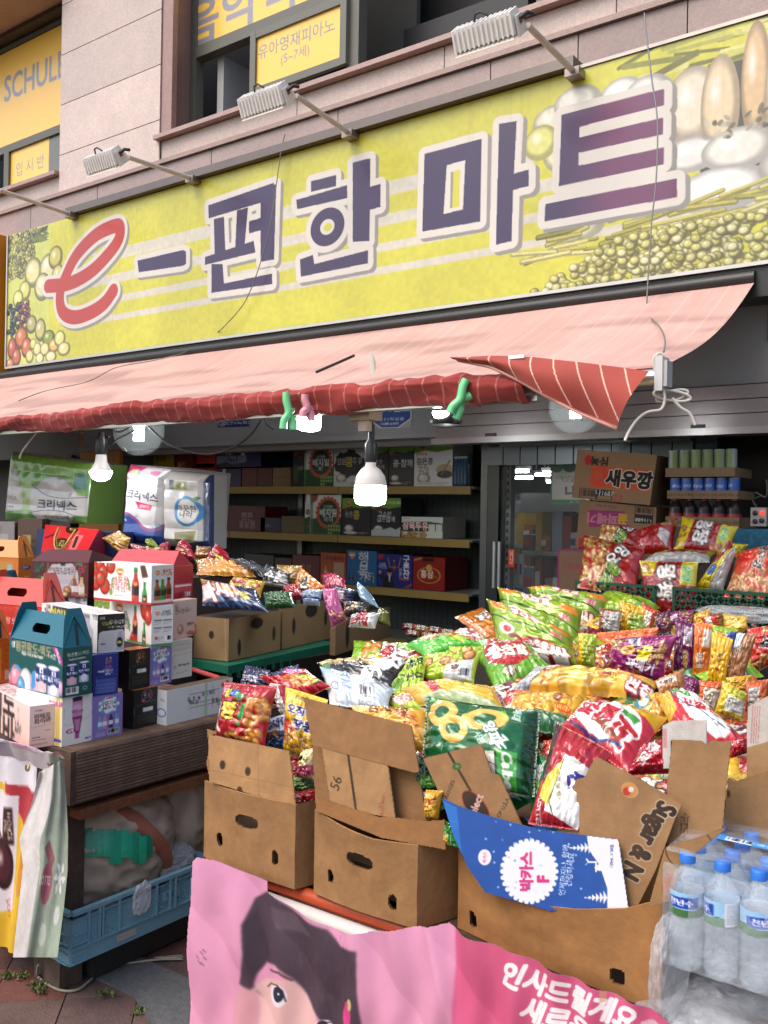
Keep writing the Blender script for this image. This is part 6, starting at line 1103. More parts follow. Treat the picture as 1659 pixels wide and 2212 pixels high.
w=MB();w.tube(smooth([tuple(onT(x,y,3.38))for x,y in((1420,766),(1414,785),(1418,810),(1430,835),(1436,860),(1428,884),(1400,890),(1378,905),(1360,930),(1350,952))]),.0055,'#cdc8bc',n=6);w.tube(smooth([tuple(onT(x,y,3.38))for x,y in((1436,770),(1424,763),(1412,775),(1415,800),(1430,812))]),.005,'#cdc8bc',n=6);w.tube(smooth([tuple(onT(x,y,3.38))for x,y in((1452,860),(1470,880),(1490,893),(1502,918))]),.0055,'#cdc8bc',n=6);w.build('rope_end',m_cloth,r)
r=thing('grey_wire','thin grey wire running down from the wall over the sign to the awning','wire',tuple(onY(1400,300,4.4)));w=MB();w.tube(smooth([tuple(onY(x,y,4.42))for x,y in((1392,28),(1396,70),(1408,170),(1420,260),(1418,380),(1408,480),(1400,600),(1396,680))])+smooth([tuple(q)for q in(onY(1396,680,4.4),onY(1420,700,4.0),onY(1436,730,3.6),onY(1434,760,3.36))]),.004,'#8a8884',n=5);w.build('wire',m_steel,r)
r=thing('grey_wire','thin grey wire lying over the awning at the left','wire',tuple(onY(550,600,4.4)))
def onAw(x,y):
 n_=np.array([0,-(RZ-BZ),(RY-BY)]);return onPl(x,y,(0,RY,RZ+.012),n_)
w=MB();w.tube(smooth([tuple(onY(x,y,4.5))for x,y in((615,290),(605,340),(585,480),(565,560),(530,650),(480,710))])+smooth([tuple(q+(0,0,.02))for q in(onAw(440,745),onAw(390,770),onAw(330,785),onAw(250,800),onAw(190,830),onAw(100,850),onAw(40,872))]),.0035,'#7a7876',n=5);w.build('wire',m_steel,r)
w=MB();w.tube([onAw(683,808)+(0,0,.01),onAw(765,772)+(0,0,.01)],.008,'#2c2a2a',n=5);w.build('dirt_twig',m_dark,label='dark twig lying on the awning near its middle',cat='twig')
# == snack bags
m_foil=mat('foil_bag',rough=.24,metal=.12,coat=.8,var=.03,bump=.55,bscale=34,bdist=.008)
FN={'S':(.05,-1,.18),'L':(.12,-.8,.6),'F':(.05,-.42,.9),'R':(.55,-.8,.25),'Q':(-.35,-.8,.45)}
def surfY(x,y,dz=0):
 d=ray(x,y);t=(CAM_H-.88-dz+.16*1.9)/(.16*d[1]-d[2]);return t*d[1]
def paint(q,bg,ops,res=.55):
 P=np.array(q,float).reshape(4,2);wd=(np.linalg.norm(P[1]-P[0])+np.linalg.norm(P[2]-P[3]))/2;h=(np.linalg.norm(P[3]-P[0])+np.linalg.norm(P[2]-P[1]))/2
 c=Cv(100,100*h/wd,max(20,min(190,wd*res)),bg);k=c.h/100;m=min(1,k)
 for o in ops:
  t,a=o[0],o[1:]
  if t=='e':c.ell(a[0],a[1]*k,a[2],a[3]*k,a[4],*(a[5:]))
  elif t=='t':c.text(a[0],a[1],a[2]*k,a[3],a[4],bold=.055,out=[(.12,a[5])]if len(a)>5 and a[5]else[],rot=a[6]if len(a)>6 else 0)
  elif t=='c':c.chips(a[0],a[1]*k,a[2],a[3]*k,a[4],a[5],a[6],a[7]if len(a)>7 else 'chip',seed=len(ops)+int(a[0]))
  elif t=='r':c.rect(a[0],a[1]*k,a[2],a[3]*k,a[4],*(a[5:]))
  elif t=='p':c.poly([(x,y*k)for x,y in a[0]],a[1])
  elif t=='b':c.ball(a[0],a[1]*k,a[2],a[3],a[4])
  elif t=='l':c.line([(x,y*k)for x,y in a[0]],a[1],a[2])
  elif t=='n':c.lines(a[0],a[1]*k,a[2],a[3]*k,a[4],a[5])
  elif t=='k':c.barcode(a[0],a[1]*k,a[2],a[3]*k)
  elif t=='m':c.mottle(a[0],a[1])
 return c
_bn=[0]
def bag(label,crop,q,bg,ops=(),Y=None,n='L',th=.05,vert=True,dz=0,boxy=2.4,wr=1.0,grp='snack bags heaped on the front table',res=.75,name='snack_bag',cat='snack bag',m=None,seal=None):
 _bn[0]+=1;sd=_bn[0];Q=np.array([crop(*p_)for p_ in np.array(q,float).reshape(4,2)]);cx,cy=np.mean(Q,0);Q=(Q-(cx,cy))*1.07+(cx,cy)
 Y=(surfY(cx,cy,dz)if Y is None else Y);p0=onY(cx,cy,Y);nn=np.array(FN[n]if isinstance(n,str)else n,float);nn/=np.linalg.norm(nn)
 tl,tr,br,bl=[onPl(x,y,p0,nn)for x,y in Q];c=paint(np.array(Q).ravel(),bg,ops,res);A=c.out();ny,nx=A.shape[:2];mx_=26
 if nx<mx_ or ny<mx_:c=paint(np.array(Q).ravel(),bg,ops,max(res,30/max(1,min(np.linalg.norm(np.subtract(Q[1],Q[0])),np.linalg.norm(np.subtract(Q[3],Q[0]))))));A=c.out();ny,nx=A.shape[:2]
 u=np.linspace(0,1,nx)[None,:]*np.ones((ny,1));v=np.linspace(0,1,ny)[:,None]*np.ones((1,nx));a,b=(u,v)if vert else(v,u)
 sz=.022;bb=np.clip((b-sz)/(1-2*sz),0,1);e=(2*bb-1);f=(2*a-1)
 th=th*.8;prof=np.clip(1-np.abs(f)**boxy,0,1)**.62*np.clip(1-np.abs(e)**(boxy+.9),0,1)**.6
 pin=.055*(1-e*e);a2=.5+(a-.5)*(1-pin*.9)
 endw=np.abs(e)**3*(1-np.clip((np.abs(e)-.97)/.03,0,1)*.6);pl=np.sin(a*34+sd)*.6+np.sin(a*61+sd*2.1)*.4
 UV=np.c_[u.ravel(),v.ravel()];n1=vnoise(UV*np.array([1,1.3]),4,sd).reshape(ny,nx)-.5;n2=np.abs(vnoise(UV,8,sd+3).reshape(ny,nx)-.5)*2-.4;n3=vnoise(UV,18,sd+7).reshape(ny,nx)-.5
 dsp=th*prof*(1+.22*n1*wr)+wr*(.006*pl*endw*np.minimum(1,2.5*(1-np.abs(f)))+.010*n2*prof+.0035*n3*prof)+.0016*np.sin(a*150)*(np.abs(e)>.995)
 U,V_=(a2,v)if vert else(u,a2);U,V_=U[...,None],V_[...,None]
 P=(tl*(1-U)+tr*U)*(1-V_)+(bl*(1-U)+br*U)*V_;Fm=P+nn*dsp[...,None]
 Fm=Fm+nn*(.010*(vnoise(UV,2,sd+11).reshape(ny,nx)-.5))[...,None];off=(.010*(vnoise(UV,2,sd+11).reshape(ny,nx)-.5))[...,None]*nn
 if seal:A[(b<sz)|(b>1-sz)]=srgb(seal)
 w=MB();w.grid(Fm,A);s_=3;Bk=(P-nn*(th*.8*prof)[...,None]+off)[::1];iy=sorted(set(list(range(0,ny,s_))+[ny-1]));ix=sorted(set(list(range(0,nx,s_))+[nx-1]));w.grid(Bk[np.ix_(iy,ix)][:,::-1]-nn*.0006,srgb(bg)*.75+.08)
 return w.build(name,m or m_foil,label=label,cat=cat,group=grp)
CH=mk(822.9,1398.9,.26455)
CO=['#d98a34','#c97a2a','#e0a04c'];PE=['#b98a4a','#c99a5c','#a8783c']
RED,GRN,LIM,YEL,PUR,ORA='#a8151c','#0f6a2c','#7fae1c','#d9a81c','#6f1450','#c8561c'
bag('red chilli corn snack bag standing in the leftmost front carton',CE,(135,292,425,318,352,665,82,590),RED,[('c',70,24,100,95,8,26,CO,'chip'),('c',30,86,80,99,8,12,CO),('t','매운',12,18,14,'#b03a8c','#f0e4dc'),('t','말',24,20,18,'#e8c81c','#1a1a1a'),('t','리',38,20,18,'#3f7fc8','#1a1a1a'),('t','는',52,24,18,'#3f9a3c','#1a1a1a'),('t','짱',32,50,36,'#e8b81c','#20180c'),('l',[(8,40),(6,82),(14,88)],7,'#e4e0dc'),('l',[(62,38),(58,60)],8,'#2f9a3c'),('e',56,70,4,3,'#2f9a3c'),('t','크라운',14,8,6,'#e8d8d0')],Y=1.90,n=(.1,-.95,.3),th=.055)
bag('navy and white shrimp cracker bag between the red and yellow bags',CE,(372,505,515,462,520,700,365,660),'#1c3a6a',[('c',60,20,100,60,9,8,PE,'stick'),('c',0,50,100,100,3,60,['#3f7fb8','#6fa0c8']),('p',[(0,20),(70,0),(100,10),(90,44),(10,50)],'#dcdce0'),('t','빠새!',48,26,36,'#1c2f6a','#e8e8ec',-14),('t','새우칩',46,56,20,'#d8a83c','#4a1c14',-14)],Y=1.98,n='S',th=.035)
bag('yellow and blue peanut ball snack bag in the leftmost carton',CE,(500,322,735,395,655,745,478,690),YEL,[('r',0,0,100,14,'#e0b82c'),('t','조리퐁',50,9,11,'#20242c'),('t','오징어',56,28,26,'#1c2470','#e8e4dc'),('t','땅콩',70,48,30,'#1c2470','#e8e4dc'),('p',[(0,40),(40,50),(50,74),(0,80)],'#c9441c'),('t','Pong',38,54,16,'#e8d8cc','#b02c1c',-30),('c',0,62,100,100,7,60,PE)],Y=1.97,n='S',th=.045)
bag('red spicy snack bag lying slanted behind the leftmost carton',CE,(345,248,600,205,745,305,520,425),'#b01c20',[('e',40,14,22,14,'#20204a'),('t','매운',70,20,20,'#d8289c','#e8e0dc'),('t','짱!',84,62,34,'#e0b81c','#1c3a1c'),('c',40,40,80,80,8,14,CO),('p',[(50,0),(80,0),(60,20)],'#c85a20')],n='L',th=.05,Y=2.2)
bag('dark navy snack bag tip sticking out behind the red spicy bag',CE,(250,185,395,215,420,330,215,320),'#191a3c',[('t','포테토',40,50,24,'#c9c4d0')],n='S',th=.03,Y=2.28)
bag('second dark navy bag farther behind the red spicy bag',CE,(455,205,560,178,600,260,470,280),'#1b1a48',[],n='S',th=.03,Y=2.36)
bag('red snack bag back with white print beneath the slanted red bag',CE,(395,290,470,300,545,470,470,480),'#a83034',[('r',20,0,80,100,'#c9c2b8'),('n',24,4,76,96,22,'#5a5450')],n='S',th=.03,Y=2.08)
bag('cream and pink cone shaped snack bag beside the second carton',CE,(600,690,668,672,668,860,548,838),'#cfc28a',[('p',[(0,60),(100,50),(100,80),(0,100)],'#a84a68'),('e',30,30,14,8,'#26201a')],Y=1.93,n='S',th=.03)
bag('red snack bag deep between the two left cartons',CE,(505,715,625,740,600,860,500,850),'#b0151c',[('t','맛',50,50,40,'#d8c8c0')],Y=1.98,n='S',th=.03)
bag('green snack bag tucked low between the two left cartons',CE,(520,835,668,842,668,935,530,920),'#3a6a20',[('r',0,0,100,25,'#6f8a3c')],Y=1.95,n='S',th=.03)
bag('crimson snack bag lowest between the two left cartons',CE,(545,935,675,912,680,1030,548,1010),'#a01820',[('t','DE',30,35,22,'#d8c8c8')],Y=1.92,n='S',th=.03)
bag('black truffle potato chip bag lying across the back of the heap',CE,(688,165,1238,150,1105,330,720,250),'#141415',[('c',8,0,42,34,9,14,['#d9c07a','#c9ae68']),('r',0,40,14,80,'#4f7a3c'),('t','수',88,30,17,'#e4e0dc',None,20),('t','美',76,40,22,'#e4e0dc',None,20),('t','칩',66,62,22,'#e4e0dc',None,20),('t','농심',90,14,8,'#c9c4bc',None,30),('t','The Black',52,30,8,'#b8964a',None,10),('b',80,14,3,3,'#c02c24')],n='F',th=.05)
bag('lime green snack bag with bold black letters in the middle of the heap',CE,(1215,150,1330,140,1300,300,1080,350),'#9ab81c',[('t','초코',60,30,34,'#151a10',None,-12),('t','HO',76,74,30,'#151a10',None,-8),('e',30,84,18,12,'#5f8a1c'),('l',[(20,60),(50,72)],4,'#1c3a6a')],n='F',th=.03)
bag('pale blue and white snack bag lying face down with barcode',CE,(708,203,1128,318,1080,445,762,405),'#b9c4c9',[('r',0,0,100,22,'#a3c0d0'),('r',0,40,20,100,'#d4d4cf'),('e',16,62,6,12,'#4a5a8a'),('e',16,62,5,10,'#c9ccd0'),('n',28,30,44,70,4,'#4a5a9a'),('k',56,50,78,88),('n',52,88,76,99,3,'#5a5a5a'),('p',[(48,20),(54,20),(52,100),(46,100)],'#d9dde0')],n='F',th=.045,dz=.05)
bag('yellow honey potato chip bag behind the open flap of the second carton',CE,(890,425,1315,448,1370,690,960,660),'#d9a02c',[('e',10,12,20,16,'#e0c27a'),('t','감자칩',52,18,20,'#7a4a1c',None,4),('e',78,34,13,14,'#c9601c',1,0,0,.1),('t','100%',79,34,9,'#b8501c',None,12),('t','Calbee',88,56,12,'#a82c20',None,10),('c',40,60,100,100,10,22,['#e0b04c','#d9a33c'])],th=.06,Y=2.02,n='L')
bag('small lime bag with red label peeking over the honey chip bag',CE,(1070,390,1225,355,1300,440,1150,450),'#a8c43c',[('t','황금빛',60,50,34,'#e8dcd0','#b8282c',-14)],th=.03,n='F',dz=.02)
ONI=[('c',0,0,1,1,1,1,CO),('e',10,0,26,10,'#4fae3c'),('e',22,26,14,18,'#d9a24a',1,0,0,.52),('e',20,24,13.4,17,'#e8b85c',1,0,0,.42),('e',60,28,19,15,'#d9a24a',1,-12,0,.5),('e',59,27,18.4,14,'#e8b85c',1,-12,0,.4),('e',34,46,13,16,'#d9a24a',1,10,0,.5),('e',33,45,12.5,15,'#e8b85c',1,10,0,.4),('t','양파',68,46,12,'#e8ece4','#0b4a20',62),('t','사용',58,54,6.5,'#cfe0d0',None,62),('l',[(76,46),(80,50),(74,54),(79,60)],1.8,'#e0e8e0'),('l',[(72,48),(76,52),(70,56),(75,62)],1.8,'#e0e8e0'),('t','해태',84,14,7,'#d8e4d8',None,90),('t','갈릭',74,18,6,'#9ac84a',None,60),('p',[(52,70),(70,66),(70,100),(48,100)],'#d8d0c0'),('l',[(52,74),(70,80)],1,'#8a3a2c'),('l',[(60,66),(64,98)],1,'#8a3a2c'),('p',[(72,64),(88,62),(86,100),(72,100)],'#3f9a3c'),('t','Calbee',80,86,11,'#dce8dc',None,90),('r',0,0,5,100,'#0c4a2c'),('r',90,0,100,100,'#0a3c1e')]
bag('large green onion ring snack bag propped up in the middle of the front heap',CH,(405,425,1268,540,1225,1190,352,1080),'#0f5a2a',ONI,Y=1.97,n='L',th=.075,vert=False,res=.62)
bag('second green onion ring bag half hidden to the right of the large one',CF,(395,735,525,800,500,1075,395,1075),'#157a3c',[('c',0,0,60,12,10,6,CO),('t','파',28,18,22,'#e0e8e0','#0b4a20',30),('l',[(70,20),(60,40)],5,'#d8e0d8'),('p',[(10,36),(60,30),(50,80),(20,84)],'#d4d8cc'),('l',[(10,40),(60,60)],3,'#6a3a2c'),('e',40,66,18,9,'#7aa83c')],Y=2.0,n='L',th=.04)
bag('dark green bag edge below the orange carton flap',CE,(1285,720,1370,760,1420,920,1275,925),'#14401c',[('e',60,70,30,20,'#4f8a2c')],Y=1.9,n='S',th=.03)
bag('golden chip bag with red writing squeezed beside the blue carton',CE,(1330,925,1425,930,1400,1090,1325,1095),'#c99a2c',[('t','Calbee',50,38,30,'#a82c20',None,-35)],Y=1.84,n='S',th=.035)
bag('green and gold bag corner lowest beside the blue carton',CE,(1430,1100,1530,1160,1545,1270,1440,1240),'#2c7a2c',[('r',0,50,40,100,'#b8962c')],Y=1.83,n='S',th=.03)
bag('long plain yellow chip bag with red band and pale green underside',CH,(188,345,905,315,1030,560,310,470),'#d9ae3c',[('r',0,0,24,100,'#e0b04c'),('r',24,0,36,74,'#a8302c'),('e',78,10,3,3,'#8a6a2c'),('l',[(66,6),(64,56),(66,80)],1.6,'#e8cf8a'),('l',[(50,4),(66,6),(80,10)],1,'#b8862c'),('p',[(10,78),(60,70),(100,82),(100,100),(10,100)],'#a8b88a'),('n',12,82,40,98,5,'#5f6a4a')],n='F',th=.06,dz=.02)
bag('lime green rice cookie bag with a photo card and barcode',CH,(372,62,812,25,745,290,262,305),'#9fb82c',[('c',10,20,70,60,9,1,['#c98a4a']),('b',20,45,10,9,'#c9853c'),('b',50,42,9,9,'#c9853c'),('b',84,22,10,11,'#c9853c'),('b',60,14,7,4,'#c9853c'),('p',[(56,56),(94,34),(96,90),(54,96)],'#cfcfcb'),('e',70,64,6,8,'#8a5a44'),('e',70,57,6.5,4,'#1a1c20'),('k',76,62,93,88),('e',18,92,12,8,'#b8282c')],n='L',th=.05)
bag('bright green rice cracker bag with cream rounds at the back of the heap',CE,(1208,60,1500,-5,1650,60,1330,135),'#4fa82c',[('b',40,26,18,12,'#d9a85c'),('b',70,40,16,8,'#d9a03c'),('b',88,30,10,7,'#c8702c'),('p',[(60,60),(100,30),(100,60),(70,90)],'#9fc02c')],n='F',th=.045)
RICE=[('m',.1,.2),('e',48,44,38,34,'#a8181c',1,8),('t','황금쌀',50,44,23,'#efe6d8','#7a2c14',10),('b',46,16,9,6,'#b8783c'),('t','초코',64,20,9,'#e8dcc8','#6a2c14',8),('e',36,84,12,9,'#4a3a20'),('t','달콤해',36,84,8,'#e0dcc0'),('l',smooth([(60,0),(80,30),(84,60),(80,90)],5),1,'#1c3a14'),('e',92,22,5,5,'#d8a8a0')]
bag('green golden rice cookie bag with red oval label lying in the heap',CF,(88,215,370,170,490,310,210,425),'#5f9a20',RICE,n='F',th=.05)
bag('red and cream snack bag at the far left of the green pouches',CF,(-30,125,95,115,180,175,-10,195),'#b02a34',[('t','초코',60,50,40,'#e8dcd0','#6a1c1c',14),('r',0,30,30,100,'#cfc2a8')],n='F',th=.035)
bag('yellow and green cookie bag next to the round label bag',CF,(-40,200,130,200,80,330,-50,340),'#b0c43c',[('b',66,30,20,16,'#c98a3c'),('r',10,60,50,100,'#cfc8b0'),('n',12,64,48,96,8,'#6a6a5a')],n='L',th=.04)
PO=[('m',.12,.12),('r',0,0,100,26,'#86a424'),('e',16,14,12,8,'#d9822c'),('t','황금쌀',50,14,13,'#efe4d8','#a8181c',4),('e',88,20,10,8,'#d9822c'),('l',smooth([(0,30),(30,38),(60,40),(100,56)],5),1.4,'#20401a'),('e',22,52,10,10,'#d8d4cc'),('e',22,52,6,6,'#a8282c'),('e',30,64,8,5,'#7a4a2c'),('e',60,86,34,26,'#a8181c'),('t','금쌀',70,88,26,'#efe6d8','#7a2c14',6),('b',52,72,8,5,'#6a4020'),('t','초코',64,70,9,'#efe6d8','#7a2c14'),('l',[(0,74),(12,80),(30,100)],1.4,'#20401a'),('t','롯데',84,40,7,'#e8b0b0','#a8181c')]
GP_='large green rice cookie pouches'
bag('large green pouch with red label, farthest back of the pouches',CG,(280,28,745,80,655,290,330,200),'#76961a',PO,n='L',th=.085,boxy=5,grp=GP_)
bag('large green pouch lying under the farthest pouch to the right',CG,(700,66,1020,132,960,190,690,190),'#7f9c20',[('l',smooth([(0,10),(50,20),(70,60),(100,70)],4),1.6,'#20401a'),('m',.2,.1)],n='F',th=.07,boxy=4,grp=GP_)
bag('large green pouch in the middle of the three leaning pouches',CG,(102,28,565,150,560,420,130,330),'#76961a',PO,n='L',th=.085,boxy=5,grp=GP_,dz=.01)
bag('large green pouch at the front of the three leaning pouches',CG,(40,100,510,300,545,478,115,470),'#7d9c1e',PO,n='L',th=.09,boxy=5,grp=GP_,res=.62,dz=.03)
bag('large green pouch tipped forward below the leaning pouches',CG,(-30,330,170,350,380,470,100,600),'#5f9a20',RICE,n='F',th=.05,grp=GP_,dz=.0)
SUN=[('m',.1,.15),('p',[(0,0),(16,0),(14,100),(0,100)],'#a9adb0'),('p',[(16,0),(30,0),(24,60),(14,50)],'#a81c24'),('t','통',22,16,16,'#dcd4cc','#6a1418'),('c',22,20,44,80,3,70,['#d98a1c','#c9701c']),('c',36,4,80,94,14,26,['#e0a82c','#d99a24','#e8b840']),('c',60,30,74,60,6,14,['#e8b020','#d98a14']),('e',67,46,5,9,'#8a4a14'),('e',74,56,8,7,'#c8401c'),('t','썬칩',74,56,7,'#e8c84a'),('r',82,40,100,100,'#2a2422'),('t','썬칩',90,68,11,'#e4dcd4','#a81c24',10),('c',4,60,16,100,3,10,['#707880','#c9ccd0'])]
bag('long gold and silver sunflower chip bag above its twin',CG,(328,478,1010,575,970,668,178,612),'#c9962c',SUN,n='F',th=.06,wr=1.5)
bag('shorter gold sunflower chip bag lying nearest the middle of the heap',CF,(248,462,705,470,590,680,262,600),'#d0982c',[('p',[(0,0),(20,0),(10,60),(0,60)],'#c9c4bc'),('t','통곡',12,26,16,'#a81c24','#e0d8cc',-30),('c',16,6,40,60,3.4,60,['#d98a1c','#c9701c']),('c',30,10,100,84,14,30,['#e0a82c','#d99a24','#e8b840']),('c',60,24,84,50,7,16,['#e8b020','#d98a14']),('e',70,34,6,9,'#8a4a14'),('e',80,54,12,10,'#c8401c'),('t','해바라기',80,54,7,'#e8c84a',None,-10),('p',[(36,76),(100,70),(100,100),(40,100)],'#1f5a34'),('r',0,60,16,100,'#c9a24a')],n='F',th=.055,wr=1.4,dz=.01)
CON=[('p',[(0,0),(100,0),(100,30),(60,16),(20,20),(0,40)],'#c9a01c'),('c',10,0,60,14,5,26,['#e0b82c','#d9a81c']),('e',50,52,42,38,'#e2dedb'),('p',[(20,16),(86,34),(82,44),(16,26)],'#3f8f34'),('t','고소한맛',50,29,8,'#e4ecd8',None,12),('t','꼬깔콘',50,52,29,'#b0182a','#ece6e2',195),('t','스모키한맛',62,74,9,'#6a5a1c',None,195),('l',[(10,70),(14,88),(50,94),(84,80)],2,'#1c3470')]
bag('white and red corn cone bag with big upside-down red letters',CF,(665,512,1105,575,905,872,568,622),'#b01c2c',CON,n='F',th=.065,dz=.02,res=.62)
bag('corn cone bag with green banner at the right of the front heap',CF,(1075,462,1250,455,1540,715,1190,755),'#b8202c',[('p',[(0,0),(30,0),(20,50),(0,60)],'#d9ae1c'),('c',0,0,22,50,4,26,['#e0b82c','#d9a81c']),('e',66,50,34,44,'#e2dedb'),('p',[(32,10),(70,20),(66,34),(30,24)],'#3f8f34'),('t','고소한',50,22,9,'#e4ecd8'),('t','꼬깔콘',66,52,25,'#b0182a','#ece6e2',30),('t','군옥수수맛',84,84,8,'#4a6a2c',None,20),('l',[(30,6),(30,30),(90,96)],2,'#1c3470')],n='F',th=.06,dz=.02)
bag('corn cone bag lowest of the three, lying under the white cardboard',CF,(985,735,1115,690,1165,870,905,880),'#a8182a',[('t','꼬깔',46,48,36,'#dcd4d0','#8a1420',-50),('r',0,84,100,100,'#8a1420')],n='L',th=.04,Y=2.0)
bag('yellow corn snack bag with a teal emblem between the corn cone bags',CF,(910,520,1110,465,1190,560,1050,660),'#c9861c',[('c',0,0,100,100,11,26,['#d9a03c','#c9882c']),('c',50,0,80,30,4,30,['#e8c02c','#d9ae1c']),('e',26,30,20,18,'#2c7a8a'),('e',28,34,13,12,'#d9d2b8'),('t','No.1',34,52,14,'#e8b81c','#1c3a1c',-34)],n='F',th=.05)
bag('red corn cone bag corner with maker letters at the right',CF,(1440,700,1550,690,1560,760,1460,790),'#a81c24',[('t','LOTTE',50,40,20,'#e0d0cc')],n='L',th=.03,Y=2.15)
bag('dark red bag with white label and purple letters behind the sugar board',CF,(530,618,812,770,640,1165,392,1130),'#a01420',[('r',0,0,14,60,'#3a0f14'),('p',[(40,30),(100,36),(100,100),(30,88),(26,60)],'#dcd8d4'),('p',[(14,56),(40,36),(36,84),(12,76)],'#c9b82c'),('t','썬',74,52,34,'#3a3a94','#dcd8d4',70),('t','키한 맛 칩스',46,64,10,'#6a6a2c',None,70),('l',[(40,34),(36,80),(50,92)],2,'#28282c'),('t','LOTTE',18,88,12,'#e0d0cc',None,80)],Y=1.90,n='L',th=.05)
bag('red snack bag standing behind the dark red one',CF,(445,720,560,690,600,800,480,860),'#b01c20',[('e',60,40,24,14,'#c9a82c'),('t','맛있',40,60,20,'#e0d4cc')],Y=2.05,n='L',th=.035)
bag('purple honey twist snack bag standing at the centre right',CG,(768,325,1122,300,1045,565,722,478),'#821a5c',[('m',.1,.1),('c',4,10,18,90,8,5,PE,'twist'),('c',74,4,98,60,8,6,PE,'twist'),('c',10,84,60,98,7,5,PE,'twist'),('p',[(26,6),(46,2),(52,26),(40,28)],'#c9c4cc'),('t','기획팩',40,14,9,'#1c1c20',None,60),('e',34,38,12,13,'#d9a83c'),('e',34,38,7,8,'#a8601c'),('t','꿀',62,46,27,'#e0cc1c','#4a0f38',8),('t','꽈배기',60,74,17,'#dcd0d8','#4a0f38',8),('t','Honey',62,26,7,'#d8a8c8',None,-20)],n='S',th=.05)
bag('orange potato snack bag directly behind the purple honey twist bag',CG,(678,288,1012,258,1005,420,668,470),ORA,[('e',20,50,14,26,'#c8702c'),('r',0,0,100,10,'#d9743c')],n='S',th=.045,dz=-.04)
ED='upright snack bags packed in a row at the right'
